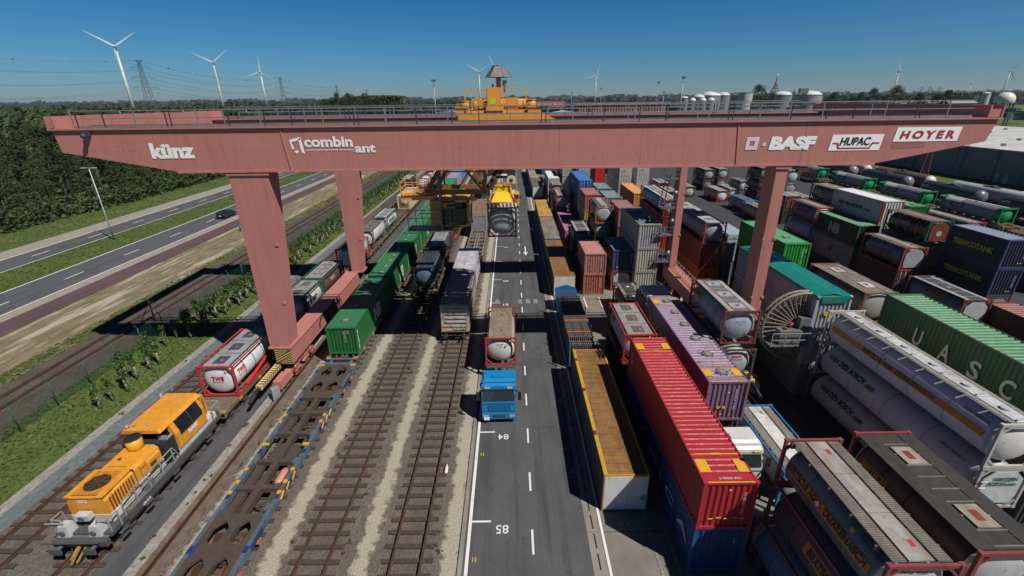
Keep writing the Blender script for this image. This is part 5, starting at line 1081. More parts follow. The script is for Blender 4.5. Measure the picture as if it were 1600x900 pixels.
# tanks standing in the open yard
YG = 'tank containers standing in the open yard'
tank('white tank container with red end frame and red lettering in the open yard', 46.6, 102.8, 7.2, 2.65, (.45, .03, .03), (.48, .47, .48), end=(.66, .66, .64), deck='C', dcol=((.40, .41, .43), (.5, .5, .5), (.3, .3, .3), (.4, .1, .1)), nh=2, group=YG, texts=[('HOYER', 'L', 1, .1, 2.5, .35, (.5, .1, .1))], bulge=.5)
tank('pale tank container with white end beside the red-ended one in the open yard', 50.2, 104.5, 7.2, 2.65, (.3, .25, .22), (.42, .41, .40), end=(.64, .63, .58), deck='C', dcol=((.40, .41, .43), (.5, .5, .5), (.3, .3, .3), (.4, .1, .1)), nh=2, group=YG, bulge=.5)
tank('blue framed tank container with blue end in the open yard', 47.5, 91.5, 7.2, 2.65, (.02, .22, .45), (.40, .38, .42), end=(.12, .30, .50), deck='C', dcol=((.12, .20, .28), (.5, .5, .5), (.08, .08, .09), (.3, .3, .3)), nh=2, group=YG, toprail=True, bulge=.5, texts=[('IMTN', 'L', 1.6, .1, 1.4, .35, (.04, .04, .06))])
tank('beige ended tank container partly behind the right crane leg', 46.6, 84.5, 6.5, 2.65, (.2, .18, .15), (.38, .37, .33), end=(.55, .51, .43), deck='C', group=YG, bulge=.5)
tank('brown tank container with beige round end left of the red-ended white tank', 41.3, 108.5, 7.5, 2.65, (.15, .1, .08), (.19, .15, .12), end=(.50, .46, .38), deck='W', dcol=RDW, group=YG, bulge=.5)
tank('white ended tank container standing alone near the grass strip', 57.5, 115.0, 6.5, 2.65, (.2, .2, .2), (.38, .40, .40), end=(.66, .66, .64), deck='C', group=YG, bulge=.5)
tank('dark brown tank container with grey round end, upper of the far yard stack', 49.0, 117, 7.5, 5.3, (.1, .07, .06), (.09, .065, .05), end=(.40, .39, .36), deck='W', dcol=RDW, nh=2, group=YG, bulge=.5)
tank('dark tank container under the brown one in the far yard stack', 49.0, 117, 7.5, 2.65, (.1, .07, .06), (.07, .06, .05), end=(.2, .19, .18), deck=None, group=YG)
tank('dark tank container with blue-grey end beside the far yard stack', 53.0, 118, 7.5, 5.3, (.1, .1, .1), (.10, .10, .10), end=(.36, .43, .47), deck='W', dcol=RDW, nh=2, group=YG, bulge=.5)
tank('tank container with tan belly under the blue-grey ended one', 53.0, 118, 7.5, 2.65, (.1, .1, .1), (.2, .17, .14), end=(.3, .28, .25), deck=None, group=YG)
for k, (e, l) in enumerate((((.10, .14, .19), 'blue-grey ended tank container, lowest of the stack left of the right crane leg'), ((.14, .08, .03), 'dark brown tank container, middle of the stack left of the right crane leg'), ((.28, .33, .38), 'pale blue-grey ended tank container, topmost of the stack left of the right crane leg'))):
    tank(l, 54.6, 101, 6.06, 2.6 * (k + 1), (.04, .04, .05), (.05, .05, .06), end=e, deck='C' if k == 2 else None, group=YG)
tank('white ended tank container, upper right behind the crane leg', 58.5, 97.5, 6.06, 7.7, (.15, .15, .15), (.3, .3, .3), end=(.50, .52, .53), deck='C', group=YG, bulge=.5)
tank('grey tank container in the middle under the upper white ended one', 58.5, 97.5, 6.06, 5.1, (.15, .15, .15), (.14, .14, .14), end=(.3, .3, .3), deck=None, group=YG); tank('dark tank container at the bottom under the upper white ended one', 58.5, 97.5, 6.06, 2.5, (.1, .1, .1), (.08, .08, .08), deck=None, group=YG, h=2.5)
rr = random.Random(11)
FL = [('container with dull %s sides in the far yard', c) for c in ()]
cols = [('ochre', (.35, .22, .08)), ('slate blue', (.08, .12, .2)), ('brick red', (.35, .09, .06)), ('chalk white', (.5, .5, .48)), ('bottle green', (.03, .14, .06)), ('dove grey', (.3, .31, .32)), ('rust orange', (.45, .15, .05)), ('cobalt blue', (.03, .12, .35))]
k = 0
for X in (8.8, 12.2, 15.1, 22.6, 26.9, 33.5, 37.0):
    for Y in (146, 160, 176):
        if X < 9 and Y < 150: continue
        n = rr.choice((1, 2, 2, 3)); nm, c = cols[k % 8]; k += 1
        row = {8.8: 'first', 12.2: 'second', 15.1: 'third', 22.6: 'fourth', 26.9: 'fifth', 33.5: 'sixth', 37.0: 'seventh'}[X]; far = {146: 'nearest', 160: 'middle', 176: 'farthest'}[Y]
        for q in range(n): cont('%s container, %s in its stack, %s place of the %s distant row' % (nm, ('lowest', 'second', 'third')[q], far, row), X, Y, 12.2, 2.7 * (q + 1), c, 2.7, near='corr', group='containers in the distant rows')
# ------------------------------------------------------------------ trains
GT = 'wagons of the loaded trains'
# track A-left: green container train and the empty blue wagon
def blue_wagon():
    t = thing('flat_wagon', 'empty blue wagon with brown cross beams and yellow locks beside the crane', 'wagon', (-15.05, 10.5, 0)); L = 23.6; zt = 1.15
    mb = paint((.085, .15, .22), .6, .8, .6, rustc=(.12, .085, .065)); mbr = paint((.080, .060, .047), .75, .5, .2)
    b = MB()
    for s in (-1, 1):
        b.box(s*1.42 - .11, s*1.42 + .11, .3, L - .1, zt - .38, zt)
        for y in (8.2, 11.8, 14.4, 18.6): b.hexa([(s*1.3 - .25, y, zt - .3), (s*1.3 + .1, y, zt - .3), (s*1.3 + .1, y + .5, zt - .3), (s*1.3 - .25, y + .5, zt - .3)], [(s*1.3 - .2, y, zt - .02), (s*1.3 + .1, y, zt - .02), (s*1.3 + .1, y + .5, zt - .02), (s*1.3 - .2, y + .5, zt - .02)])
    b.box(-1.5, 1.5, L - .35, L, zt - .4, zt + .02); b.build('side_sill', mb, t)
    b = MB()
    b.box(-.17, .17, 1, L - .4, zt - .45, zt - .05)
    for y in (9.75, 11.9, 14.5, 16.7, 18.6): b.box(-1.33, 1.33, y, y + .3, zt - .35, zt - .03)
    for x0, x1 in ((-1.2, -.75), (.75, 1.2)): b.box(x0, x1, 8.0, 11.9, zt - .36, zt - .3); b.box(x0, x1, 14.8, 18.6, zt - .36, zt - .3)
    b.box(-.9, .9, 12.4, 13.9, zt - .5, zt - .42); b.bar((-.4, 8, zt - .2), (.3, 18.5, zt - .2), .07)
    for y in (8.6, 10.6, 12.4, 13.3, 15.6, 17.4): b.bar((-1.2, y, zt - .6), (1.2, y + .9, zt - .6), .09); b.bar((1.2, y, zt - .65), (-1.2, y + .9, zt - .65), .07)
    for x in (-.8, .8):
        b.box(x - .08, x + .08, 8, 19, zt - .55, zt - .4)
    # bogie decks with oblong openings
    def deckp(y0, y1):
        for x0, x1 in ((-1.33, -1.0), (-.2, .2), (1.0, 1.33)): b.box(x0, x1, y0, y1, zt - .2, zt - .025)
        m = (y0 + y1) / 2
        for ya, yb in ((y0, y0 + .45), (m - .35, m + .35), (y1 - .45, y1)): b.box(-1.33, 1.33, ya, yb, zt - .19, zt - .022)
        for sx in (-1, 1):
            for (ya, d) in ((y0 + .45, 1), (m - .35, -1), (m + .35, 1), (y1 - .45, -1)):
                for xx, q in ((.2, 1), (1.0, -1)): b.prism([(sx * xx, ya), (sx * (xx + q * .32), ya), (sx * xx, ya + d * .42)], 'z', zt - .18, zt - .03)
    deckp(3.5, 8.0); deckp(18.9, L - .2); b.box(-1.33, 1.33, 0, 3.5, zt - .2, zt - .03)
    b.build('underframe', mbr, t)
    b = MB()
    for y in (3.6, 5.6, 9.0, 12.6, 16.9, 19.6, 22.0):
        for s in (-1, 1):
            b.box(s*1.42 - .115, s*1.42 + .115, y, y + .42, zt + .002, zt + .01)
    for y in (6.0, 9.8, 15.0, 20.2): b.box(1.535, 1.545, y, y + 1.2, zt - .37, zt - .02)
    b.build('dark_patch', flat((.02, .04, .14), .6), t)
    ml = flat((.72, .40, .02), .55)
    for y in (9.3, 10.1, 11.1, 13.3, 15.6, 16.3, 23.0):
        for s in (-1, 1):
            b = MB()
            w = .3 if y in (13.3, 23.0) else .1
            b.box(s*1.42 - w if s > 0 else s*1.42 - .1, s*1.42 + .1 if s > 0 else s*1.42 + w, y, y + .22, zt + .012, zt + .09); b.build('container_lock', ml, t)
    for y in (9.2, 9.9, 10.7, 15.4, 16.1, 16.8): b = MB(); b.bar((1.56, y, zt - .3), (1.56, y + .45, zt - .08), .08); b.build('lock_lever', ml, t)
    b = MB()
    for y in (4.8, 6.7, 20.2, 22.0): b.cyl((1.3, y, .62), (1.56, y, .62), .17, 12)
    b.build('axle_cover', flat((.62, .14, .02), .5), t)
    b = MB(); b.lathe((.75, 10.4, .72), (0, 1, 0), [(0, .08), (.1, .24), (.3, .27), (1.0, .27), (1.2, .22), (1.25, .05)], 14); b.build('air_tank', flat((.62, .28, .2), .5), t)
    bogie(t, 0, 5.75, .1); bogie(t, 0, 21.1, .1)
    b = MB(); b.quad((-1.30, 5.5, zt - .012), (-1.14, 5.5, zt - .012), (-1.14, 6.2, zt - .012), (-1.30, 6.2, zt - .012)); b.build('number_panel', flat((.03, .06, .22), .5), t)
    for x in (-.875, .875):
        o = part((1,), 'buffer', lambda b: (b.cyl((0, 0, 0), (0, .55, 0), .11, 10), b.cyl((0, .55, 0), (0, .62, 0), .24, 14), b.box(-.15, .15, -.02, .1, -.15, .15)), paint((.06, .25, .42), .5, .5, .2), t); o.location = (x, L, .98)
blue_wagon()
GG = 'green containers of the train beside the crane'
y = 35.5
gl = ['nearest green train container with ribbed end, coupled behind the empty blue wagon', 'second green train container with white logo on its side', 'third green train container half in the girder shadow', 'fourth green train container with lettered side', 'fifth green train container behind the orange driver cab', 'sixth green train container before the blue one']
ys = [35.5, 41.6, 48.2, 54.6, 61.0, 67.2]
for i, y in enumerate((35.5, 48.4, 57.0, 66.4, 79.2, 92.2)):
    L = 12.2 if i != 1 and i != 2 else (8.3 if i == 1 else 9.1)
    tx = [('NB', 'R', L * .45, .45, 2.2, 1.5, (.72, .74, .72), .05), ('B', 'R', .25, .35, .25, 1.9, (.7, .72, .7), .02)]
    if i == 0: tx += [('GNSU 18', 'NV', .25, 2.3, 1.1, .14, (.65, .68, .65), .01), ('25', 'NV', .55, 2.35, .3, .14, (.65, .68, .65), .01)]
    cont(gl[i], -16.4, y, L, 3.8, (.012, .13, .032), 2.62, roof=(.03, .17, .075), frame=(.02, .16, .05), hatches=4, rust=.06, dirt=.35, group=GG, texts=tx, W=2.65)
wl = ['wagon under the nearest green containers', 'wagon under the green containers in the girder shadow', 'wagon under the green containers behind the driver cab', 'wagon under the far blue and green containers']
for i in range(4): flat_wagon(wl[i], -15.05, 34.6 + i * 23.6, 23, group=GT)
for i, (yy, c, l) in enumerate(((105.5, (.03, .22, .08), 'far green train container beyond the driver cab'), (118.6, (.30, .24, .36), 'lavender train container behind the far green one'), (131.5, (.03, .28, .60), 'bright blue train container at the far end of the green train'))):
    cont(l, -16.4, yy, 12.2, 3.8, c, 2.62, group=GG, rust=.03, dirt=.2, W=2.65)
# crane-side TWS tank, locomotive track
flat_wagon('brown flat wagon coupled behind the orange locomotive', -22.4, 27.2, 17.5, (.19, .14, .10), group=GT, planks=True)
t = tank('white tank container in bright red frame with red name on its end, behind the locomotive', -23.75, 29.3, 6.2, 3.85, (.55, .05, .04), (.70, .70, .70), end=(.68, .69, .70), deck='C', dcol=((.36, .37, .40), (.5, .5, .5), (.07, .08, .10), (.5, .1, .1)), nh=3, toprail=True, W=2.75, dirt=.12, R=1.2, texts=[('TWS', 'N', 0, .0, .95, .38, (.55, .03, .06), .06), ('RENT-A-TAINER', 'N', 0, -.16, .85, .1, (.55, .1, .1), .02), ('TWS', 'R', .75, .1, 1.0, .38, (.55, .03, .06), .06), ('RENT-A-TAINER', 'R', .75, -.05, 1.0, .1, (.55, .1, .1), .02)], rough=.25, ringc=(.08, .15, .12), group='tanks on the loco track', bulge=.3)
b = MB(); b.bar((1.3, 1.2, .15), (1.3, 5.9, 1.0), .16); b.bar((1.15, 1.0, .1), (1.15, 5.5, .8), .12); b.build('ladder_rail', paint((.55, .04, .03), .4, .3, .05), t)
b = MB(); b.prism([(.62, 2.1), (.85, 2.1), (.735, 2.32)], 'y', .02, .04); b.build('warning_triangle', flat((.7, .65, .05), .5), t)
LT = 'tanks on the loco track'
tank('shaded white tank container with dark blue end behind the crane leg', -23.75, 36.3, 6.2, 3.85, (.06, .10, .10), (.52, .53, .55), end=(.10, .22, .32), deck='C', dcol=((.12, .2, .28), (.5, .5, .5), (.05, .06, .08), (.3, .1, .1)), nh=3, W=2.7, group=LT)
tank('white tank container with big black lettering seen behind the left crane leg', -23.7, 42.6, 4.6, 3.85, (.03, .16, .10), (.62, .63, .63), deck='C', dcol=HD, nh=2, W=2.65, group=LT, texts=[('nfer', 'R', .6, -.15, 2.4, .8, (.04, .04, .05), .05)], toprail=True)
tank('brown tank container in green frame with grey hatched roof behind the left crane leg', -23.7, 47.6, 6.2, 3.85, (.03, .12, .09), (.17, .06, .05), end=(.16, .055, .045), deck='W', dcol=((.40, .40, .38), (.34, .31, .27), (.20, .19, .17), (.3, .1, .1)), nh=4, toprail=True, W=2.65, group=LT, texts=[('CRYO', 'R', 2.2, .1, 1.3, .35, (.5, .5, .5))])
t = tank('white ended tank container in red and blue frame left of the far left crane leg', -23.6, 58.3, 6.2, 3.85, (.40, .03, .05), (.66, .67, .70), end=(.66, .68, .72), deck='C', dcol=((.12, .18, .24), (.5, .5, .5), (.08, .1, .12), (.3, .1, .1)), nh=2, W=2.65, group=LT)
end_plate(t, 2.65, 2.6, flat((.66, .68, .72), .5))
tank('white tank container with grey dirty roof behind the far left crane leg', -23.7, 67.5, 7.0, 3.85, (.16, .15, .13), (.62, .62, .61), deck='C', dcol=((.22, .20, .18), (.5, .5, .5), (.13, .12, .11), (.3, .1, .1)), nh=3, W=2.65, group=LT, ring=1.0)
tank('white tank container in dark green frame with green lettering', -23.7, 76.2, 7.4, 3.85, (.02, .14, .12), (.66, .67, .66), deck='W', dcol=((.40, .42, .44), (.52, .5, .46), (.2, .2, .2), (.3, .3, .3)), nh=3, toprail=True, W=2.65, group=LT, texts=[('VDBOSCH', 'R', 1.2, .0, 4.0, .5, (.03, .2, .14), .05)], bulge=.55)
t = cont('cream coloured box tank with green side lettering and recessed end', -23.75, 95.0, 10.5, 3.9, (.60, .52, .36), 2.7, roof=(.60, .54, .40), frame=(.62, .54, .36), smooth=True, near='flat', rstyle='flat', W=2.65, name='box_tank', cat='box tank', texts=[('VAN DEN BOSCH', 'R', 1.0, 1.5, 6.5, .6, (.05, .28, .18), .04)], rust=.02, dirt=.2)
b = MB(); b.box(-.95, .95, -.03, .05, .3, 2.4); b.build('recess_shade_panel', flat((.20, .17, .10), .6), t); b = MB(); b.lathe((.1, -.0, 1.4), (0, -1, 0), [(0, .75), (.12, .6), (.2, .3), (.22, .05)], 18); b.build('end_dome', flat((.52, .46, .30), .5), t)  # panel stands proud; the recess shade is put into its darkened cream
tank('white tank container in red frame far up the loco track', -24.0, 131.5, 7, 3.9, (.5, .03, .05), (.68, .68, .68), deck='C', dcol=HD, W=2.65, group=LT, bulge=.6); tank('white tank container in red frame nearer the platform of the driver cab', -23.9, 117, 7, 3.9, (.5, .03, .05), (.66, .66, .66), deck=None, W=2.65, group=LT, bulge=.6)
for i in range(5): flat_wagon(['brown wagon under the tanks behind the left crane leg', 'rusty wagon under the white tanks beyond the far left leg', 'rusty wagon carrying the cream box tank', 'wagon under the farther red framed white tank', 'empty far wagon on the loco track'][i], -22.4, 45.4 + i * 23.8, 23, (.20, .14, .10), group=GT)
for i in range(3): flat_wagon(['empty brown flat wagon on the outer track, nearest', 'empty dark flat wagon on the outer track, middle', 'flat wagon on the outer track carrying the black tank'][i], -27.2, 79 + i * 18.6, 18, (.10, .08, .07) if i else (.15, .10, .07), group=GT, planks=True)
t = tank('black box-framed tank container with silver roof on the outer left track', -28.1, 117.5, 7.5, 3.9, (.03, .03, .035), (.06, .04, .04), deck='C', dcol=((.42, .45, .47), (.5, .5, .5), (.3, .32, .33), (.3, .3, .3)), nh=2, W=2.6, group=LT); p = end_plate(t, 2.6, 2.6, flat((.055, .03, .03), .5)); b = MB(); b.cyl((0, -.05, 1.2), (0, -.02, 1.2), .28, 12); b.build('emblem', flat((.5, .5, .5), .5), p)
# track A (-10.4): dark tanks
AG = 'tanks on the track right of the green train'
tank('black tank container with blue-grey round end, nearest on the track right of the green train', -11.7, 50.6, 7.2, 3.9, (.025, .03, .035), (.10, .12, .15), end=(.11, .17, .23), deck='C', dcol=((.05, .06, .08), (.5, .5, .5), (.03, .035, .045), (.1, .1, .1)), nh=3, W=2.65, group=AG, bulge=.5)
tank('tank container with pale hatched roof behind the nearest black tank', -11.7, 59.0, 7.4, 3.9, (.03, .03, .03), (.07, .07, .07), deck='C', dcol=((.36, .35, .33), (.5, .5, .5), (.16, .22, .28), (.6, .5, .1)), nh=3, W=2.65, group=AG)
tank('grey roofed tank container in red portal frame under the driver cab', -11.8, 69.2, 8, 4.3, (.36, .04, .05), (.30, .29, .28), deck='C', dcol=((.26, .24, .22), (.5, .5, .5), (.22, .2, .19), (.3, .3, .3)), nh=1, W=2.65, group=AG)
for i in range(4): flat_wagon(['wagon under the nearest black tank on the track right of the green train', 'wagon under the grey roofed tank with red portal frame', 'empty wagon beyond the driver cab on the track right of the green train', 'far empty wagon on the track right of the green train'][i], -10.4, 50.0 + i * 23.6, 23, (.09, .08, .075), group=GT)
# track B (-5.6)
def ribbed(label, y, L, front):
    t = thing('stake_container', label, 'open container', (-5.6, y, 1.15)); h = 2.7; W = 2.65
    b = MB(); m0 = paint((.36, .33, .29), .6, .55, .35)
    for s in (-1, 1): b.box(s*W/2 - .05, s*W/2 + .05, 0, L, .02, h - .1)
    n = int(L / .62)
    for i in range(n + 1):
        yy = i * L / n
        for s in (-1, 1): b.box(s*(W/2 + .0) - .08, s*(W/2 + .0) + .08, yy - .05, yy + .05, 0, h)
        z0 = h - .12
        for k in range(6):
            x0, x1 = -W/2 + W * k / 6, -W/2 + W * (k + 1) / 6; f = lambda x: z0 + .22 * (1 - (x / (W/2)) ** 2)
            b.hexa([(x0, yy - .09, f(x0) - .06), (x1, yy - .09, f(x1) - .06), (x1, yy + .09, f(x1) - .06), (x0, yy + .09, f(x0) - .06)], [(x0, yy - .09, f(x0) + .02), (x1, yy - .09, f(x1) + .02), (x1, yy + .09, f(x1) + .02), (x0, yy + .09, f(x0) + .02)])
    b.box(-W/2 + .06, W/2 - .06, .1, L - .1, h - .55, h - .5); b.build('side_stakes', m0, t)
    if front:
        b = MB(); b.box(-W/2, W/2, -.06, .0, .0, .3)
        for i in range(5): b.box(-W/2 + .2, W/2 - .2, -.12, -.02, .35 + i * .44, .52 + i * .44)
        b.box(-W/2 + .1, W/2 - .1, -.02, .03, .2, h - .1)
        for s in (-1, 1): b.box(s*(W/2 - .1) - .13, s*(W/2 - .1) + .13, -.12, .0, 0, h)
        for k in range(8):
            a0, a1 = math.pi * k / 8, math.pi * (k + 1) / 8; b.bar((-1.1 * math.cos(a0), -.07, 2.2 + .42 * math.sin(a0)), (-1.1 * math.cos(a1), -.07, 2.2 + .42 * math.sin(a1)), .12)
        b.build('end_gate', paint((.47, .44, .38), .6, .5, .4), t)
        b = MB(); b.prism([(-.15, 2.42), (.15, 2.42), (0, 2.25)], 'y', -.16, -.14); b.build('emblem', m_red, t)
        b = MB(); b.box(-W/2, -.35, -.14, -.02, -.06, .04); b.build('edge_mark', m_yel, t)
ribbed('open stake container with curved roof bows and rusty slatted end gate, nearest on its track', 40.0, 4.9, True); ribbed('open stake container with curved bows in the girder shadow behind the slatted end', 45.0, 4.7, False)
t = cont('lavender white container with flecked roof half shaded by the girder', -6.95, 49.9, 8.3, 3.85, (.45, .46, .52), 2.7, roof=steelroof((.56, .56, .62), (.34, .32, .34), .8), rust=.12, W=2.65, rstyle='flat', texts=[('P&O', 'R', 5, 1.3, 1.6, .8, (.05, .15, .4))])
cont('grey curtain-sided box with rusty brown roof on the track left of the lane', -6.9, 76.5, 14.6, 3.85, (.27, .28, .29), 2.7, roof=steelroof((.30, .18, .10), (.17, .11, .08)), near='flat', smooth=True, rstyle='flat', W=2.6, name='swap_body', cat='swap body')
cont('dark blue-grey box behind the rusty brown roofed one', -6.85, 107.5, 13.5, 3.85, (.06, .08, .12), 2.7, roof=(.14, .18, .25), near='corr', W=2.55)
cont('brown roofed box farthest on the track left of the lane', -6.9, 124, 13.5, 3.85, (.15, .10, .08), 2.7, roof=(.24, .15, .10), near='corr', W=2.55)
for i in range(5): flat_wagon(['wagon under the slatted end gate', 'bare grey skeletal wagon behind the lavender container', 'wagon under the rusty brown roofed box', 'wagon under the dark blue-grey box', 'far wagon under the brown roofed box'][i], -5.6, (39.5, 59.2, 76.0, 99.5, 123)[i], (19.3, 16.4, 23, 23, 23)[i], (.26, .25, .23) if i == 1 else (.10, .09, .08), group=GT)
# far right rail yard: green ended tanks, dark tank cars
BG = 'silver tanks with green ends on the far right track'
for i, y in enumerate((76.3, 92.0, 108.4, 125.8)):
    t = tank(['silver tank with bright green ends, nearest of four on the far right track', 'silver tank with bright green ends, second of four on the far right track', 'silver tank with bright green ends, third of four on the far right track', 'silver tank with bright green ends, farthest of four on the far right track'][i], 83.7, y, 12.3, 4.1, (.02, .30, .12), (.30, .32, .33), end=(.015, .36, .13), h=2.8, deck='D', dcol=((.6, .6, .58), (.3, .3, .3), (.3, .3, .3), (.3, .3, .3)), nh=3, group=BG, W=2.7, R=1.3, metal=.2, bulge=.75, gus=False, side=True, ring=3, dirt=.3, name='tank_container', texts=[('BASF', 'L', 3.2, .05, 1.7, .42, (.5, .58, .54), .05)])
    b = MB(); zc = 1.42
    patch(b, 7.0, 9.8, -.12, .55, 1.325); b.build('name_panel', flat((.01, .10, .055), .5), t)
    b = MB(); patch(b, 8.0, 11.3, .55, 1.35, 1.32); b.build('white_panel', flat((.55, .56, .56), .5), t)
    for yy in (.5, 10.9): b = MB(); b.lathe((0, yy, 1.42), (0, 1, 0), [(0, 1.31), (.45, 1.335), (.9, 1.31)], 28, caps=False); b.build('end_band', flat((.015, .33, .12), .45), t)
    b = MB(); b.box(-1.35, 1.35, .0, .9, 2.55, 2.62); b.box(-1.35, 1.35, 11.4, 12.3, 2.55, 2.62); b.build('end_canopy', flat((.02, .28, .12), .5), t)
    flat_wagon('orange-brown wagon under the ' + ('nearest', 'second', 'third', 'farthest')[i] + ' silver green-ended tank', 85.0, y - 1.2, 15.3, (.30, .14, .09), group='wagons on the far right track')
def tankcar(label, x, y, L, R, c, endc=None, text=None, group='dark pressure tank wagons'):
    t = thing('tank_wagon', label, 'tank wagon', (x, y, 0), group=group)
    part((L, R, c, endc), 'barrel', barrel_fn(L, 1, 1, R, 0, L, 0, R * .8, 1.3 + R), [paint(c, .3, .25, .04), paint(endc or c, .3, .3, .04), m_dark], t)
    def f(b):
        b.box(-1.3, 1.3, -.4, L + .4, 1.0, 1.2); b.bar((0, L * .5, 1.3 + 2 * R), (0, L * .5, 1.3 + 2 * R + .25), .8); b.box(-.5, .5, L * .4, L * .6, 1.3 + 2*R, 1.3 + 2*R + .05)
        for y_ in (1.5, L - 1.5): b.box(-1.1, 1.1, y_ - .3, y_ + .3, 1.15, 1.6)
    part((L, R), 'underframe', f, paint((.12, .10, .09), .6, .4, .3), t); bogie(t, 0, 2.2); bogie(t, 0, L - 2.2)
    if text: text_part(text, m_letw, t, (0, L - 1.2, 0), (0, -1, 0), (0, 0, 1), 1.7, .5, bend=(R, .15, -1, 1.3 + R, 0))
    return t
tankcar('near black pressure tank wagon with grey dome end, right of the nearest green-ended tank', 95.2, 73.0, 14.6, 1.45, (.045, .055, .07), None, 'GATX'); tankcar('black pressure tank wagon, second of the dark ones', 95.2, 91.0, 14.6, 1.45, (.045, .055, .07), (.14, .16, .18), 'GATX')
tankcar('black pressure tank wagon, third of the dark ones', 95.2, 109.2, 15.5, 1.45, (.05, .06, .075), (.18, .20, .22)); tankcar('dark tank wagon with grey end, farthest of the dark ones', 95.2, 128, 15.5, 1.45, (.06, .07, .08), (.24, .26, .27))
tankcar('long pale grey tank wagon at the right edge before the warehouse', 101.2, 86.5, 18.5, 1.4, (.50, .52, .55), (.60, .62, .62), group='pale tank wagons'); tankcar('long brown tank wagon with white dome end before the warehouse', 101.2, 110, 18.5, 1.4, (.13, .10, .085), (.68, .68, .66), group='pale tank wagons'); tankcar('long cream tank wagon beyond the brown one', 101.2, 131, 18.5, 1.4, (.52, .50, .44), (.6, .58, .5), group='pale tank wagons')
# ------------------------------------------------------------------ locomotive
lo = thing('locomotive', 'orange shunting locomotive with white skirt, roof fan and grey handrails', 'locomotive', (-22.5, 17.35, 0)); OR = (.80, .34, .035)
mo = paint(OR, .42, .45, .04); mwf = paint((.62, .60, .55), .5, .45, .05); mgy = flat((.085, .085, .09), .6); mlg = flat((.40, .42, .44), .5, .2)
b = MB(); b.box(-1.45, 1.45, -.2, 9.6, 1.15, 1.4); b.box(-1.35, 1.35, .6, 9.0, .75, 1.15); b.box(-1.46, 1.46, .9, 8.8, .95, 1.16)
for s in (-1, 1):
    for y in (.2, 2.0, 4.3, 7.6): b.box(s*1.5 - .12, s*1.5 + .02 if s > 0 else s*1.5 + .12, y, y + .55, .5, .56); b.box(s*1.46 - .1, s*1.46 + .1, y, y + .55, .85, .9)
b.build('underframe', mgy, lo)
def hood(b, x, y0, y1, z0, z1, ch=.22, m=0):
    pts = [(-x, z0), (x, z0), (x, z1 - ch), (x - ch, z1), (-x + ch, z1), (-x, z1 - ch)]; b.prism(pts, 'y', y0, y1, m)
b = MB(); hood(b, 1.02, .55, 1.2, 1.85, 3.0); hood(b, 1.05, 1.2, 2.5, 1.75, 3.08); hood(b, .98, 2.5, 4.55, 1.75, 3.05, .2); hood(b, 1.1, 3.4, 4.4, 2.0, 2.8, .1)
ho = b.build('engine_hood', mo, lo)
b = MB(); hood(b, 1.07, .52, 2.5, 1.4, 1.9, .02); hood(b, 1.0, 2.5, 4.6, 1.4, 1.95, .02); hood(b, 1.3, 5.2, 9.3, 1.4, 1.85, .02); b.build('white_skirt', mwf, lo)
b = MB(); b.box(-.72, .62, .72, 2.35, 3.06, 3.10); b.lathe((-.05, 1.5, 3.1), (0, 0, 1), [(0, .64), (.03, .64), (.03, .60)], 24, caps=False); b.cyl((-.05, 1.5, 3.1), (-.05, 1.5, 3.115), .61, 24, 1); b.build('fan_well', [paint((.60, .25, .03), .5, .7, .1), flat((.05, .03, .015), .7)], ho)
b = MB()
for s in (-1, 1):
    for y in (2.95, 3.4, 4.1): b.box(s*.985 - .012, s*.985 + .012, y, y + .025, 1.98, 2.85)
    for y in (8.35, 8.9): b.box(s*.98 - .02, s*.98 + .02, y - .01, y + .01, 1.9, 3.2)
    for z in (2.1, 2.6): b.box(s*.99 - .02, s*.99 + .02, 3.0, 3.35, z, z + .05)
b.box(-.56, .51, 2.74, 2.755, 3.04, 3.08); b.box(-.56, .51, 3.9, 3.915, 3.04, 3.08); b.build('door_seam', flat((.25, .10, .015), .7), ho)
b = MB()
for i in range(8):
    a = i * math.pi / 4; b.hexa([(-.05, 1.5, 3.15), (-.05 + .08*math.cos(a+1.5), 1.5 + .08*math.sin(a+1.5), 3.15), (-.05 + .6*math.cos(a+.25), 1.5 + .6*math.sin(a+.25), 3.15), (-.05 + .6*math.cos(a), 1.5 + .6*math.sin(a), 3.15)], [(-.05, 1.5, 3.17), (-.05 + .08*math.cos(a+1.5), 1.5 + .08*math.sin(a+1.5), 3.17), (-.05 + .6*math.cos(a+.25), 1.5 + .6*math.sin(a+.25), 3.2), (-.05 + .6*math.cos(a), 1.5 + .6*math.sin(a), 3.17)])
b.build('fan', flat((.12, .075, .04), .5, .3), ho)
b = MB(); b.box(-1.0, 1.0, .5, .62, 3.04, 3.1); b.box(.62, 1.0, .5, 2.45, 3.07, 3.13); b.box(-1.02, -.74, .5, 2.45, 3.07, 3.13); b.box(-1.0, 1.0, 2.36, 2.46, 3.07, 3.14); b.box(-.55, .5, 2.75, 3.9, 3.04, 3.075); b.build('roof_edge', mo, ho)
b = MB(); b.box(-1.075, 1.075, 2.48, 2.52, 1.9, 3.09); b.box(-.35, -.2, 3.2, 3.35, 3.07, 3.15)
for i in range(9): b.box(1.045, 1.075, .75 + i * .185, .82 + i * .185, 1.98, 2.85); b.box(-1.075, -1.045, .75 + i * .185, .82 + i * .185, 1.98, 2.85)
b.box(1.10, 1.115, 3.55, 4.0, 2.05, 2.5); b.build('grille', flat((.16, .06, .015), .6), ho)
b = MB(); b.cyl((-.1, 4.3, 2.9), (-.1, 4.3, 3.75), .42, 20); b.build('exhaust_stack', paint((.74, .36, .02), .4, .2, .02), lo)
b = MB(); b.cyl((-.1, 4.3, 3.75), (-.1, 4.3, 3.78), .42, 20); b.lathe((-.1, 4.3, 3.76), (0, 0, 1), [(0, .44), (.05, .44), (.05, .36)], 20, caps=False); b.build('stack_rim', m_black, lo)
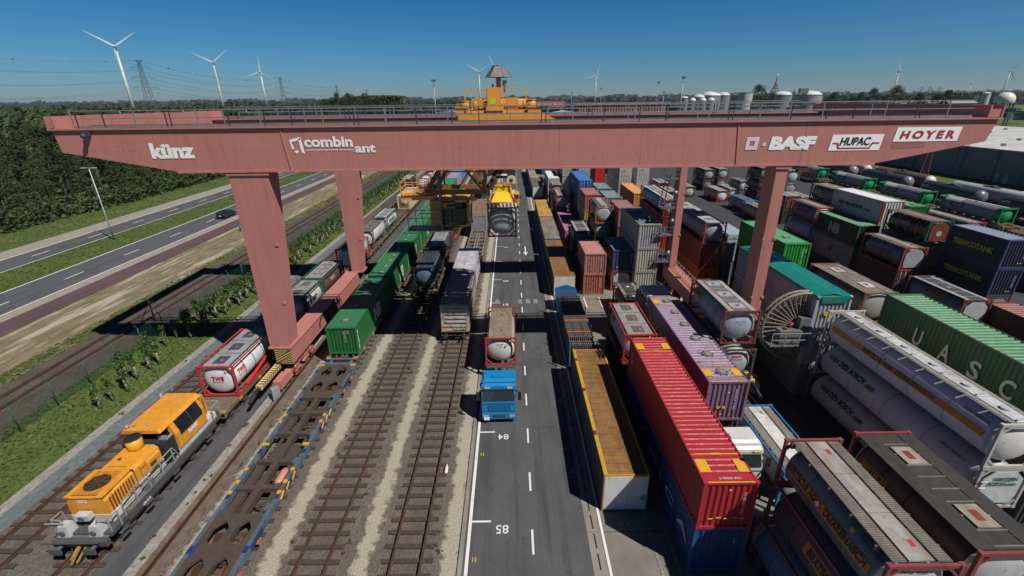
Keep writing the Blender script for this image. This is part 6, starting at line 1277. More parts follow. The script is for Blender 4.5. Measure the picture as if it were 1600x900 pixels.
# cab
b = MB(); x = 1.4
b.prism([(-x, 1.85), (x, 1.85), (x, 2.95), (1.12, 3.75), (-1.12, 3.75), (-x, 2.95)], 'y', 5.55, 8.3)
b.hexa([(-1.0, 8.3, 1.85), (1.0, 8.3, 1.85), (.85, 9.3, 1.85), (-.85, 9.3, 1.85)], [(-1.0, 8.3, 3.45), (1.0, 8.3, 3.45), (.8, 9.3, 3.3), (-.8, 9.3, 3.3)])
b.prism([(-1.2, 3.68), (1.2, 3.68), (1.0, 3.92), (-1.0, 3.92)], 'y', 4.75, 8.55); b.box(-.9, -.2, 5.8, 6.1, 3.92, 3.97); b.box(-.5, .3, 7.0, 7.25, 3.92, 3.97)
cb = b.build('cab', mo, lo)
b = MB()
for s in (-1, 1): b.hexa([(s*1.36, 5.9, 2.98), (s*1.41, 5.9, 2.98), (s*1.41, 8.05, 2.98), (s*1.36, 8.05, 2.98)], [(s*1.14, 5.9, 3.64), (s*1.19, 5.9, 3.64), (s*1.19, 8.05, 3.64), (s*1.14, 8.05, 3.64)])
for s in (-1, 1): b.box(s*1.39 - .02, s*1.39 + .025, 5.9, 8.05, 2.62, 2.98)
b.quad((-1.1, 5.53, 2.9), (1.1, 5.53, 2.9), (.95, 5.53, 3.55), (-.95, 5.53, 3.55)); b.build('window', flat((.015, .02, .025), .08), cb)
b = MB(); b.bar((1.425, 7.0, 2.65), (1.425, 7.0, 3.0), .06); b.bar((1.425, 7.0, 3.0), (1.21, 7.0, 3.64), .06); b.build('window_bar', m_dark, cb)
b = MB(); b.box(-1.3, 1.3, 4.65, 5.5, 1.6, 3.0); b.build('recess_shade_block', flat((.03, .03, .03), .7), lo)  # solid black block; its colour stands in for shade between hood and cab
b = MB(); b.box(.75, 1.25, 5.0, 5.06, 1.5, 3.3); b.box(1.15, 1.25, 5.06, 5.5, 1.5, 3.1); b.build('cab_door', mlg, lo)
b = MB()
for (x_, y_, z_, r) in ((-.9, 5.0, 4.0, .1), (-.6, 5.15, 4.0, .07), (-1.1, 8.2, 4.0, .1), (-.95, 8.0, 4.0, .07), (.2, 5.2, 3.95, .06), (.1, 7.9, 3.95, .05)): b.cyl((x_, y_, z_ - .1), (x_, y_, z_ + .12), r, 8)
b.bar((-1.2, 5.0, 4.05), (-.7, 5.0, 4.05), .05); b.build('horn', m_galv, lo)
text_part('G12', m_letw, lo, (-.45, .54, 2.72), (1, 0, 0), (0, 0, 1), .55, .2, bold=.05); text_part('G12', m_letw, lo, (1.47, 1.9, .98), (0, 1, 0), (0, 0, 1), .6, .16, bold=.04)
text_part('BASF', m_letw, lo, (1.42, 6.5, 2.28), (0, 1, 0), (0, 0, 1), .9, .24, bold=.06); text_part('We create chemistry', m_letw, lo, (1.42, 6.4, 2.2), (0, 1, 0), (0, 0, 1), 1.1, .08, bold=.0)
# walkways and rails
b = MB()
def hr(pts, r=.05):
    for p, q in zip(pts, pts[1:]): b.bar(p, q, r)
for s in (-1, 1):
    hr([(s*1.42, .9, 1.4), (s*1.42, .9, 2.3), (s*1.42, 1.8, 2.45), (s*1.42, 4.9, 2.45), (s*1.42, 5.3, 1.5)]); hr([(s*1.42, 1.0, 1.95), (s*1.42, 5.0, 2.0)])
    for y in (1.8, 2.8, 3.8, 4.8): hr([(s*1.42, y, 1.4), (s*1.42, y, 2.45)])
    hr([(s*1.45, -.1, 1.4), (s*1.45, -.1, 2.25), (s*.95, -.15, 2.25), (s*.75, -.15, 1.7), (s*.75, -.15, 1.4)]); hr([(s*1.45, .5, 1.2), (s*1.45, .5, 2.2), (s*1.45, -.1, 2.25)])
    hr([(s*1.45, 9.6, 1.4), (s*1.45, 9.6, 2.5), (s*.6, 9.6, 2.5), (s*.6, 9.6, 1.4)]); hr([(s*1.45, 9.6, 1.9), (s*.6, 9.6, 1.9)]); hr([(s*1.45, 8.8, 1.4), (s*1.45, 8.8, 2.4), (s*1.45, 9.6, 2.5)])
hr([(-1.6, -.3, 2.2), (-.8, -.2, 2.1)]); b.build('handrail', mlg, lo)
b = MB(); b.box(1.05, 1.45, 1.2, 5.2, 1.4, 1.45); b.box(-1.45, -1.05, 1.2, 5.2, 1.4, 1.45); b.box(-1.35, 1.35, -.35, .5, 1.2, 1.28); b.box(1.1, 1.42, 2.5, 3.1, 1.45, 1.9); b.build('walkway', flat((.15, .15, .145), .7), lo)
b = MB()
for xx in (-.85, .75): b.hexa([(xx - .3, -.35, 1.3), (xx + .3, -.35, 1.3), (xx + .3, .2, 1.3), (xx - .3, .2, 1.3)], [(xx - .22, -.28, 1.95), (xx + .22, -.28, 1.95), (xx + .22, .15, 1.95), (xx - .22, .15, 1.95)])
b.box(-.45, .25, .1, .45, 1.9, 2.25); b.build('sand_box', flat((.55, .56, .57), .5), lo)
for xx in (-.85, .75, -.1):
    b = MB(); z_ = 1.62 if xx != -.1 else 2.08; y_ = -.37 if xx != -.1 else .08; b.cyl((xx, y_, z_), (xx, y_ - .05, z_), .15, 12); b.build('headlight', flat((.12, .12, .12), .3), lo)
b = MB(); b.box(-1.4, 1.4, -.55, -.3, .85, 1.2)
for xx in (-.875, .875): b.cyl((xx, -.95, 1.02), (xx, -.5, 1.02), .12, 10); b.box(xx - .28, xx + .28, -1.02, -.93, .84, 1.2)
b.bar((-1.7, -.75, 1.35), (1.2, -.75, 1.35), .06); b.build('buffer_beam', flat((.09, .09, .095), .6), lo)
b = MB(); b.bar((0, -.5, 1.0), (0, -1.05, .7), .13); b.bar((.05, -1.0, .75), (-.15, -1.15, .35), .1); b.bar((-.2, -.6, .8), (-.4, -.9, .35), .08); b.bar((.3, -.6, .9), (.1, -1.1, .4), .07); b.build('coupling', flat((.38, .25, .06), .6), lo)
b = MB(); rr = random.Random(4)
for _ in range(10): x_, z_ = rr.uniform(-.6, .6), rr.uniform(.5, 1.1); b.bar((x_, -.55, z_), (x_ + rr.uniform(-.2, .2), -.8, z_ - rr.uniform(.1, .4)), .045)
b.build('brake_hose', m_black, lo); bogie(lo, 0, 2.2, .2); bogie(lo, 0, 7.4, .2)
# ------------------------------------------------------------------ road vehicles
def truck(label, x, y, c, full=True, rzv=0., short=False):
    t = thing('truck', label, 'truck', (x, y, 0), rzv); mc = paint(c, .35, .15, .01)
    b = MB(); pr = [(0, .35), (0, 1.15), (.05, 1.9), (.32, 2.95), (.75, 3.12), (2.05, 3.15), (2.1, .9), (1.9, .9), (1.75, 1.1), (1.1, 1.1), (.95, .75), (.9, .35)]
    b.prism(pr, 'x', -1.24, 1.24); b.box(-1.2, 1.2, .5, 1.95, 3.12, 3.2); b.prism([(.3, 2.98), (1.9, 3.2), (1.9, 3.32), (.8, 3.3)], 'x', -1.1, 1.1); b.box(-.45, .45, .9, 1.35, 3.3, 3.36)
    cb = b.build('cab', mc, t)
    b = MB(); b.hexa([(-1.16, -.0, 1.98 - .02), (1.16, -.0, 1.96), (1.16, .06, 1.96), (-1.16, .06, 1.96)], [(-1.08, .21, 2.78), (1.08, .21, 2.78), (1.08, .28, 2.78), (-1.08, .28, 2.78)]); b.build('windscreen', flat((.03, .045, .04), .06), cb)
    b = MB()
    for s in (-1, 1): b.quad((s*1.245, .45, 1.95), (s*1.245, 1.4, 1.95), (s*1.245, 1.4, 2.7), (s*1.245, .6, 2.7))
    b.build('side_window', flat((.03, .045, .04), .08), cb)
    b = MB(); b.box(-.8, .8, -.02, .02, 1.1, 1.5); b.box(-1.22, 1.22, -.05, .02, .36, .45)
    for i in range(4): b.box(-.75, .75, -.035, -.02, 1.14 + i * .09, 1.17 + i * .09, 1)
    b.build('grille', [flat(sc(c, .35), .5), mc], cb)
    b = MB(); b.box(-1.24, 1.24, -.14, .1, .45, .95); b.box(-.45, .45, -.16, -.13, .6, .8, 1); b.build('bumper', [mc, m_dark], cb)
    b = MB(); b.bar((-.7, .02, 1.97), (-.1, .07, 2.25), .03); b.bar((.2, .02, 1.97), (.8, .07, 2.25), .03); b.build('wiper', m_black, cb)
    b = MB(); b.box(-1.1, 1.1, .12, .4, 2.78, 2.86); b.box(-1.0, -.6, .1, .2, 2.9, 3.0, 1); b.box(.6, 1.0, .1, .2, 2.9, 3.0, 1); b.box(-1.2, 1.2, -.01, .02, 1.66, 1.69, 2); b.box(-1.2, 1.2, -.03, .0, 1.0, 1.04, 2); b.build('sun_visor', [flat(sc(c, .5), .4), flat((.6, .5, .3), .3), m_dark], cb)
    for s in (-1, 1):
        b = MB(); b.box(s*.95 - .2, s*.95 + .2, -.17, -.13, .62, .82); b.build('headlight', flat((.5, .5, .48), .15), cb)
        b = MB(); b.bar((s*1.2, .25, 2.7), (s*1.5, .05, 2.6), .06); b.box(s*1.5 - .12, s*1.5 + .12, -.02, .08, 2.0, 2.65); b.build('mirror', m_black, cb)
    b = MB(); b.box(-1.1, -.7, -.18, -.15, .38, .62); b.build('plate', m_letw, cb) if full else None
    ye = 2.9 if short else 12.5
    b = MB(); b.box(-.45, -.3, 1.5, ye, .75, 1.05); b.box(.3, .45, 1.5, ye, .75, 1.05)
    if not short: b.box(-1.2, 1.2, 5.8, 6.0, 1.0, 1.2); b.box(-1.2, 1.2, 11.9, 12.1, 1.0, 1.2)
    b.box(-.5, .5, 2.2, 3.6, 1.0, 1.12); b.box(-1.15, -.6, 2.4, 3.6, .5, 1.0); b.box(.6, 1.15, 2.4, 3.6, .5, 1.0); b.build('chassis', flat((.16, .17, .18), .5, .2), t)
    for yy in ((1.42, 2.4) if short else (1.42, 4.4, 9.4, 10.6, 11.8)):
        for s in (-1, 1):
            def wf(b): b.lathe((-.16, 0, 0), (1, 0, 0), [(0, .3), (0, .46), (.04, .5), (.28, .5), (.32, .46), (.32, .3)], 20, 0); b.cyl((-.13, 0, 0), (.13, 0, 0), .28, 14, 1)
            o = part((0,), 'wheel', wf, [m_black, m_galv], t); o.location = (s * 1.05, yy, .5)
    return t
truck('blue truck driving towards the camera with a white ended tank on its trailer', -1.05, 27.3, (.008, .21, .50))
tb = [x for x in col.objects if x.name.startswith('truck')][-1]
b = MB(); b.box(.72, .98, .30, .5, 2.25, 2.6); b.build('hi_vis_vest', flat((.45, .70, .05), .6), tb); b = MB(); b.box(-.6, 0, .1, .3, 1.96, 2.02); b.box(.55, .95, .1, .3, 1.96, 2.03); b.build('paper', m_letw, tb)
tank('tan plated tank container with white round end and red frame on the blue truck', -2.3, 33.2, 6.15, 3.85, (.45, .05, .04), (.50, .42, .36), end=(.66, .63, .58), deck='C', dcol=((.30, .24, .19), (.5, .5, .5), (.26, .21, .17), (.5, .05, .04)), nh=2, R=1.2, bulge=.55, texts=[('SALAMET', 'N', 0, .55, .6, .1, (.1, .1, .1), .01), ('22K2', 'N', 0, .38, .3, .08, (.1, .1, .1), .01)], dirt=.4)
lt = [x for x in col.objects if x.name.startswith('tank_container')][-1]; b = MB(); b.prism([(.35, 1.8), (.6, 1.8), (.475, 2.02)], 'y', .0, .02); b.build('warning_triangle', flat((.7, .28, .02), .5), lt)
truck('yellow truck waiting in the lane behind the hanging tank', .6, 100.0, (.70, .42, .02), False)
truck('white truck cab half hidden between the purple and bright red containers', 13.35, 20.6, (.60, .61, .60), False, short=True)
tank('grey tank container with round dull end hanging under the yellow spreader', -2.08, 39.2, 6.1, 13.42, (.22, .06, .05), (.34, .35, .36), end=(.36, .37, .375), deck=None, h=2.65, bulge=.5, R=1.22, texts=[('EXFU 506217', 'N', 0, .62, .75, .1, (.04, .04, .04), .0), ('22K2', 'N', 0, .3, .25, .1, (.04, .04, .04), .0)], dirt=.2, rough=.35, metal=.0, name='tank_container')
lt = [x for x in col.objects if x.name.startswith('tank_container')][-1]; b = MB(); b.bar((-1.2, -.06, .42), (1.2, -.06, .42), .05); b.bar((-.55, -.06, 0), (-.55, -.06, .42), .04); b.bar((.5, -.06, 0), (.5, -.06, .42), .04); b.build('ladder', m_galv, lt); b = MB(); b.box(.68, .86, -.02, .02, 1.78, 1.96); b.build('plate', flat((.6, .42, .05), .5), lt)
# parked car on the highway
t = thing('car', 'black estate car driving away on the near carriageway', 'car', (-59.9, 92.5, 0))
b = MB(); b.prism([(0, .35), (4.5, .35), (4.55, .75), (3.5, .95), (2.8, 1.42), (.6, 1.42), (.1, 1.0), (0, .8)], 'x', -.88, .88); b.v = [(x, y, z) for x, y, z in b.v]; b.build('body', flat((.012, .014, .018), .25), t)
b = MB()
for s in (-1, 1): b.quad((s*.885, .6, 1.0), (s*.885, 3.2, 1.0), (s*.885, 2.75, 1.35), (s*.885, .85, 1.35))
b.quad((-.75, .14, 1.05), (.75, .14, 1.05), (.7, .5, 1.36), (-.7, .5, 1.36)); b.build('window', flat((.03, .04, .05), .1), t)
for s in (-1, 1):
    b = MB(); b.box(s*.75 - .1, s*.75 + .1, -.02, .02, .78, .95); b.build('taillight', m_red, t)
    for yy in (.8, 3.6): o = part((9,), 'wheel', lambda b: b.lathe((-.1, 0, 0), (1, 0, 0), [(0, .2), (0, .32), (.2, .32), (.2, .2)], 16), m_black, t); o.location = (s*.82, yy, .33)
b = MB(); b.box(-.25, .25, -.03, 0, .6, .72); b.build('plate', m_letw, t)
# ------------------------------------------------------------------ trees
m_leafs = [flat((.034, .062, .014), .8), flat((.058, .092, .022), .8), flat((.019, .038, .010), .8)]
m_leafy = [flat((.050, .078, .02), .8), flat((.078, .108, .03), .8), flat((.03, .052, .015), .8)]
m_bark = flat((.10, .085, .065), .9)
def crown_mesh(seed, H, R, n, leaf, mats, z0=.28, cl=26, shape=1.0):
    rr = random.Random(seed); b = MB(); C = []
    for _ in range(cl):
        a = rr.uniform(0, 6.283); z = rr.uniform(z0, 1) ** .9; rad = R * math.sin(min(1, max(.12, (1.02 - z) / (1 - z0) * 1.25)) * math.pi / 2) * rr.uniform(.3, .95) * shape
        C.append((math.cos(a) * rad, math.sin(a) * rad, z * H * .95, rr.uniform(.13, .30) * R))
    for i in range(n):
        c = rr.choice(C); th, ph = rr.uniform(0, 6.283), math.acos(rr.uniform(-.7, 1)); r = c[3] * rr.uniform(.65, 1.1)
        p = Vector((c[0] + r * math.sin(ph) * math.cos(th), c[1] + r * math.sin(ph) * math.sin(th), c[2] + r * .8 * math.cos(ph)))
        nrm = Vector((rr.gauss(0, 1), rr.gauss(0, 1), rr.gauss(.6, 1))).normalized(); u = nrm.orthogonal().normalized(); v = nrm.cross(u); s = leaf * rr.uniform(.5, 1.2)
        k = rr.random(); b.quad(p - u*s, p - v*s*.6, p + u*s, p + v*s*.6, 0 if k < .5 else (1 if k < .8 else 2))
    return b.mesh('crown', mats)
def trunk_mesh(seed, H, r):
    rr = random.Random(seed); b = MB(); b.cyl((0, 0, -.3), (.1, .05, H * .45), r, 8, r1=r * .7); b.cyl((.1, .05, H * .45), (0, .1, H * .85), r * .7, 8, r1=r * .2)
    for i in range(7):
        a = rr.uniform(0, 6.28); z = H * rr.uniform(.28, .7); l = H * rr.uniform(.15, .28); b.cyl((.05, .05, z), (math.cos(a) * l, math.sin(a) * l, z + l * .8), r * .35, 6, r1=r * .08)
    return b.mesh('trunk', [m_bark])
KT = [(crown_mesh(i + 1, H, R, 4600, .25, m_leafs if i not in (3, 4) else m_leafy, .14, 44), trunk_mesh(i, H, .24), H, R) for i, (H, R) in enumerate(((19, 5.2), (17, 6.0), (21, 4.8), (15, 6.2), (16, 4.6)))]
def tree(label, x, y, k, s=1., group=None, sz=None):
    t = thing('tree', label, 'tree', (x, y, -.08), random.uniform(0, 6.28), group); t.scale = (s, s, sz or s)
    for nm, me in (('crown', KT[k][0]), ('trunk', KT[k][1])): o = bpy.data.objects.new(nm, me); col.objects.link(o); o.parent = t
    return t
rr = random.Random(21); n = 0; FG = 'trees of the wood beyond the highway'
for row in range(6):
    y = 52 + row * 2
    while y < 330:
        x = -98.5 - row * 8.5 + rr.uniform(-2, 2) - (2.5 if y < 100 else 0); k = rr.choice((0, 1, 2, 3, 0, 1, 4)); 
        if row == 0: k = rr.choice((3, 1, 4, 3)) 
        s = rr.uniform(.6, .8) if row == 0 else (rr.uniform(.8, .98) if row < 3 else rr.uniform(.9, 1.06))
        if x / y > -1.75 and n < 230:
            tree('leafy green tree of the dense wood beyond the highway', x, y, k, s, FG); n += 1
        y += rr.uniform(6.5, 9) * (1 if row < 3 else 1.3)
# hedge-like undergrowth along the wood edge
b = MB()
for _ in range(16000):
    y = 45 + rr.random() ** 1.4 * 330; x = -95.2 + rr.gauss(0, 1.3) - (1.5 if y < 100 else 0); h = abs(rr.gauss(0, 1.7)); p = Vector((x, y, h)); nrm = Vector((rr.gauss(0, 1), rr.gauss(0, 1), rr.gauss(.6, 1))).normalized(); u = nrm.orthogonal().normalized(); v = nrm.cross(u); s = rr.uniform(.25, .55)
    b.quad(p - u*s, p - v*s*.7, p + u*s, p + v*s*.7, rr.choice((0, 0, 1, 2)))
o = b.build('undergrowth', m_leafs); o['kind'] = 'stuff'
b = MB()   # broad canopy of the wood behind
for _ in range(52000):
    y = 60 + rr.random() ** 1.6 * 1500; x = -147 - rr.random() ** 1.5 * (260 + y * 1.1)
    if x / y < -1.9: continue
    cx, cy = math.floor(x / 8), math.floor(y / 8); hh = 17 + 3.2 * math.sin(cx * 12.9 + cy * 78.2) + 1.2 * math.sin(cx * 3.1 - cy * 1.7); dx, dy = x / 8 - cx - .5, y / 8 - cy - .5
    z = hh - 9 * (dx * dx + dy * dy) * 2.2 + rr.uniform(-.8, .8); s = rr.uniform(.5, 1.1) * (1 + y / 700); nrm = Vector((rr.gauss(0, 1), rr.gauss(0, 1), rr.gauss(.8, 1))).normalized(); u = nrm.orthogonal().normalized(); v = nrm.cross(u); p = Vector((x, y, z))
    b.quad(p - u*s, p - v*s*.7, p + u*s, p + v*s*.7, rr.choice((0, 0, 1, 2)))
o = b.build('far_wood', m_leafs); o['kind'] = 'stuff'
def treeline(name, x0, x1, y, h0, h1, n, s, mats, depth=40):
    b = MB(); r_ = random.Random(int(y)); 
    for _ in range(n):
        x = r_.uniform(x0, x1); hm = h0 + (h1 - h0) * (.5 + .3 * math.sin(x * .013 + y) + .2 * math.sin(x * .051 + 1)); z = hm * (1 - r_.random() ** 2 * .999); p = Vector((x, y + r_.uniform(-depth, depth), z)); nrm = Vector((r_.gauss(0, 1), r_.gauss(-.5, 1), r_.gauss(.6, 1))).normalized(); u = nrm.orthogonal().normalized(); v = nrm.cross(u); q = s * r_.uniform(.5, 1.1)
        b.quad(p - u*q, p - v*q*.7, p + u*q, p + v*q*.7, r_.choice((0, 0, 1, 2)))
    b.box(x0, x1, y + depth, y + depth + 2, 0, h0 - 1, 2)
    o = b.build(name, mats); o['kind'] = 'stuff'
mf = [flat((.024, .043, .021), .95), flat((.028, .050, .024), .95), flat((.019, .036, .018), .95)]
mf_hazed = [flat((.026, .042, .036), .95), flat((.030, .048, .04), .95), flat((.022, .036, .032), .95)]  # bluer leaf tones for the farthest lines, distance haze put into the colour
treeline('far_wood', -300, 420, 800, 13, 19, 9000, 4.5, mf); treeline('far_wood', -2600, 2600, 1900, 14, 24, 9000, 14, mf_hazed, 120); treeline('far_wood', -6500, 6500, 4500, 18, 45, 8000, 40, mf_hazed, 200)
treeline('far_wood', -150, -86, 398, 21, 27, 6000, 1.3, m_leafs, 9)
treeline('far_wood', 500, 1900, 1150, 16, 24, 6000, 8, mf, 60)
for i, (u, y, k, s) in enumerate(((-.375, 380, 0, 1.15), (-.352, 385, 2, 1.2), (-.34, 375, 1, 1.3), (-.322, 382, 0, 1.3), (-.305, 388, 3, 1.45), (-.288, 380, 1, 1.3), (-.27, 385, 0, 1.2), (-.25, 392, 2, 1.1), (-.232, 390, 1, 1.15), (-.215, 400, 0, 1.0), (-.36, 400, 1, 1.3), (-.33, 402, 2, 1.2), (-.295, 405, 0, 1.35), (-.26, 405, 3, 1.3))):
    tree('tall dark tree of the rounded clump behind the crane, left of the trolley', u * y, y, k, s * 1.18, 'trees of the rounded clump')
for i, (u, y, k, s, l) in enumerate(((.505, 420, 3, 1.75, 'round dark tree right of the white silo'), (.53, 425, 1, 1.25, 'smaller tree touching the round dark one'), (.577, 400, 3, 1.05, 'light green bush between the domed tanks'), (.658, 420, 1, 1.25, 'small tree right of the second domed tank'), (.70, 430, 0, 1.0, 'low tree, left of the broad round one on the right'), (.715, 410, 0, 1.15, 'tree left of the broad round one on the right'), (.738, 400, 1, 1.35, 'rounded tree second left of the turbine foot'), (.785, 390, 3, 1.6, 'broad round tree below the right turbine'), (.834, 380, 4, 1.25, 'narrow conical tree, first of three at the right'), (.87, 380, 4, 1.2, 'narrow conical tree, second of three at the right'), (.892, 375, 4, 1.35, 'narrow conical tree, third of three at the right'), (.765, 405, 0, 1.0, 'dark tree beside the broad round one'), (.815, 400, 0, .85, 'low dark tree before the first conical one'))):
    tree(l, u * y, y, k, s * 1.22, None)
# young hornbeams with bare stems beside the gravel path
def sapling_mesh(seed, kind):
    r_ = random.Random(seed); b = MB()
    if kind == 't':
        b.cyl((0, 0, 0), (.05, .05, 1.3), .11, 7, r1=.08); b.cyl((.05, .05, 1.1), (0, 0, 2.5), .07, 6, r1=.02)
        for i in range(6): a = r_.uniform(0, 6.28); z = r_.uniform(.4, 1.7); b.cyl((.03, .03, z), (math.cos(a) * .25, math.sin(a) * .25, z + .15), .025, 5)
    else:
        for _ in range(185):
            z = r_.choice((r_.uniform(1.3, 2.8), r_.uniform(1.7, 2.6), r_.uniform(1.5, 2.7), r_.uniform(.1, 1.2))); rad = .30 if z > 1.3 else .13; a = r_.uniform(0, 6.28); d = rad * math.sqrt(r_.random()); p = Vector((math.cos(a) * d, math.sin(a) * d, z)); nrm = Vector((r_.gauss(0, 1), r_.gauss(0, 1), r_.gauss(.6, 1))).normalized(); u = nrm.orthogonal().normalized(); v = nrm.cross(u); s = r_.uniform(.07, .15)
            b.quad(p - u*s, p - v*s*.7, p + u*s, p + v*s*.7, r_.choice((0, 1, 2)))
    return b.mesh('trunk' if kind == 't' else 'crown', [flat((.36, .31, .25), .9)] if kind == 't' else [flat((.045, .10, .015), .8), flat((.07, .14, .02), .8), flat((.025, .055, .01), .8)])
SAP = [(sapling_mesh(i + 40, 'c'), sapling_mesh(i + 40, 't')) for i in range(5)]
rr = random.Random(8); y = 29.5; n = 0
while y < 170 and n < 250:
    for row, x in ((0, -32.2), (1, -33.2)) if y < 34 or y > 48 else ((0, -32.6), (1, -34.0)):
        if rr.random() < (.94 if y > 47 else .72):
            c, tm = SAP[rr.randrange(5)]; t = thing('young_tree', 'young leafy tree with short pale stem in the planted row beside the gravel path', 'young tree', (x + rr.uniform(-.35, .35), y + rr.uniform(-.3, .3), -.05), rr.uniform(0, 6.28), 'planted row of young trees'); s = rr.uniform(.75, 1.05); t.scale = (s, s, s)
            for nm, me in (('crown', c), ('trunk', tm)): o = bpy.data.objects.new(nm, me); col.objects.link(o); o.parent = t
            n += 1
    y += 1.15 if y < 60 else 1.7
# ------------------------------------------------------------------ fence and gate
f = thing('fence', 'dark green wire mesh fence on posts between the planted row and the railway', 'fence', (-36.2, 24, 0)); m_gr = flat((.01, .10, .075), .5)
for i in range(46):
    o = part((0,), 'post', lambda b: (b.cyl((0, 0, -.1), (0, 0, 2.1), .045, 6), b.bar((0, 0, 2.1), (-.25, 0, 2.4), .06)), m_gr, f); o.location = (0, i * 3.05, 0)
t_ = NT('wire_mesh'); tr_ = t_.n.new('ShaderNodeBsdfTransparent'); mx = t_.n.new('ShaderNodeMixShader'); mx.inputs[0].default_value = .16
t_.b.inputs['Base Color'].default_value = (.01, .07, .05, 1); t_.l.new(tr_.outputs[0], mx.inputs[1]); t_.l.new(t_.b.outputs[0], mx.inputs[2]); t_.l.new(mx.outputs[0], t_.n['Material Output'].inputs[0])
b = MB(); b.box(-.006, .006, 0, 137, .05, 2.05); b.build('mesh_panel', t_.m, f)
g = thing('gate_frame', 'dark green steel gate frame in the grass at the lower left edge', 'gate', (-36.0, 22.2, 0))
b = MB()
for (x, y_) in ((0, 0), (1.5, .4), (-2.2, .3)): b.bar((x, y_, 0), (x, y_, 2.4), .14)
b.bar((-2.2, .3, 2.35), (1.5, .4, 2.35), .1); b.bar((0, 0, 1.2), (1.5, .4, 2.0), .06); b.bar((0, 0, 2.3), (0, 0, 2.9), .05); b.build('post', m_gr, g)
b = MB(); b.box(-2.2, 1.5, .3, .33, .5, .58); b.build('rail', m_gr, g)
o = MB(); o.bar((-39.2, 45, 0), (-39.2, 45, 2.6), .12); o.bar((-39.2, 45, 2.3), (-40.4, 44.4, 0), .08); o.bar((-39.2, 45, 2.4), (-37.2, 45.6, 1.0), .05); o = o.build('braced_post', flat((.05, .04, .035), .7)); tag(o, 'dark braced post by the railway in the girder shadow', 'post')
t = thing('signal_post', 'small dark post with white sign beside the railway left of the far leg', 'post', (-43.4, 84.0, 0))
b = MB(); b.cyl((0, 0, 0), (0, 0, 2.1), .08, 8); b.build('pole', m_dark, t); b = MB(); b.box(-.2, .2, -.08, .02, 1.9, 2.3); b.build('sign', m_letw, t)
for i, x in enumerate((-50.6, -49.6)):
    o = MB(); o.cyl((x, 83, 0), (x, 83, 1.3), .14, 8); o = o.build('marker_post', flat((.03, .12, .32), .6)); tag(o, ('left' if i == 0 else 'right') + ' one of two short blue marker posts on the sand strip', 'marker post', 'blue marker posts')
# ------------------------------------------------------------------ lamps and masts
t = thing('street_lamp', 'tall double-armed white street lamp on the highway median', 'street lamp', (-70.6, 78.4, 0))
b = MB(); b.cyl((0, 0, 0), (0, 0, 12.2), .12, 10, r1=.06); b.build('pole', flat((.60, .62, .62), .4), t)
b = MB(); b.bar((-.8, 0, 12.35), (.8, 0, 12.35), .07); b.build('arm', flat((.60, .62, .62), .4), t)
for s in (-1, 1): b = MB(); b.box(s*.9 - .35, s*.9 + .35, -.12, .12, 12.3, 12.42); b.build('lamp_head', flat((.55, .58, .6), .4), t)
def mast(label, x, y, h, rb=.35, lat=False):
    t = thing('light_mast', label, 'light mast', (x, y, 0)); b = MB()
    b.cyl((0, 0, 0), (0, 0, h), rb, 8, r1=rb * .5); b.build('pole', flat((.36, .40, .44), .5, .2), t)
    b = MB(); b.box(-1.2, 1.2, -.3, .3, h - .4, h); b.box(-.7, .7, -.6, .6, h - 2.2, h - 2.1); b.bar((-.7, -.6, h - 1), (.7, -.6, h - 1), .08)
    for s in (-1, -.4, .4, 1): b.box(s - .22, s + .22, -.7, -.2, h - .1, h + .5)
    b.build('lamp_head', flat((.09, .11, .13), .6), t)
mast('tall light mast standing behind the crane left of the trolley', -39.4, 260, 32.0); mast('tall light mast left of the white domed tanks', 104.5, 300, 33.5, .5); mast('slender light mast between the ribbed wall and the domed tanks', 119.6, 400, 34, .22)
mast('small far light mast right of the middle turbine', 92.4, 500, 32, .3); mast('small far light mast above the left end of the ribbed wall', 75.4, 600, 29.5, .35); mast('small far light mast just left of the trolley', -46.5, 600, 34.5, .35); mast('short cluster mast right of the slender mast', 131.0, 420, 27, .4)
# ------------------------------------------------------------------ wind turbines
m_tw = flat((.72, .73, .74), .4); m_tb = flat((.66, .67, .68), .4)
def blade_fn(Lb):
    def f(b):
        sec = [(0, .9, .8), (Lb * .06, 1.0, .7), (Lb * .18, 1.8, .4), (Lb * .5, 1.1, .25), (Lb * .84, .6, .14), (Lb, .15, .06)]; pv = None
        for (r, c, th) in sec:
            c *= 1.35; cur = [(-c * .35, -th, r), (c * .65, -th * .3, r), (c * .65, th * .3, r), (-c * .35, th, r)]
            if pv: b.hexa(pv, cur)
            pv = cur
    return f
def turbine(label, rx, rz, d, angs, Lb=50, yaw=0, red=False):
    x, y, h = rx * d, d, 22 + rz * d; t = thing('wind_turbine', label, 'wind turbine', (x, y, 0), yaw)
    b = MB(); b.cyl((0, 0, 0), (0, 0, h - 1.5), 2.5, 16, r1=1.4); b.build('tower', m_tw, t)
    b = MB(); b.hexa([(-1.8, -4, h - 1.8), (1.8, -4, h - 1.8), (1.6, 7, h - 1.2), (-1.6, 7, h - 1.2)], [(-1.8, -4, h + 1.9), (1.8, -4, h + 1.9), (1.6, 7, h + 1.9), (-1.6, 7, h + 1.9)]); b.build('nacelle', m_tb, t)
    b = MB(); b.lathe((0, -4, h), (0, -1, 0), [(0, 1.8), (1.5, 1.7), (2.6, 1.1), (3.2, .2)], 14); b.build('hub', m_tb, t)
    for a in angs:
        o = part((Lb,), 'blade', blade_fn(Lb), m_tw, t); o.location = (0, -5.3, h); o.rotation_euler = (0, R_(a), 0)
        if red:
            q = part((Lb, 'tip'), 'blade_tip', lambda b: b.box(-.7, .8, -.4, .4, Lb - 7, Lb - 3), m_red, o)
turbine('nearest and largest white wind turbine at the far left', -.766, .1054, 740, (-58, 56, 180), 35, .5)
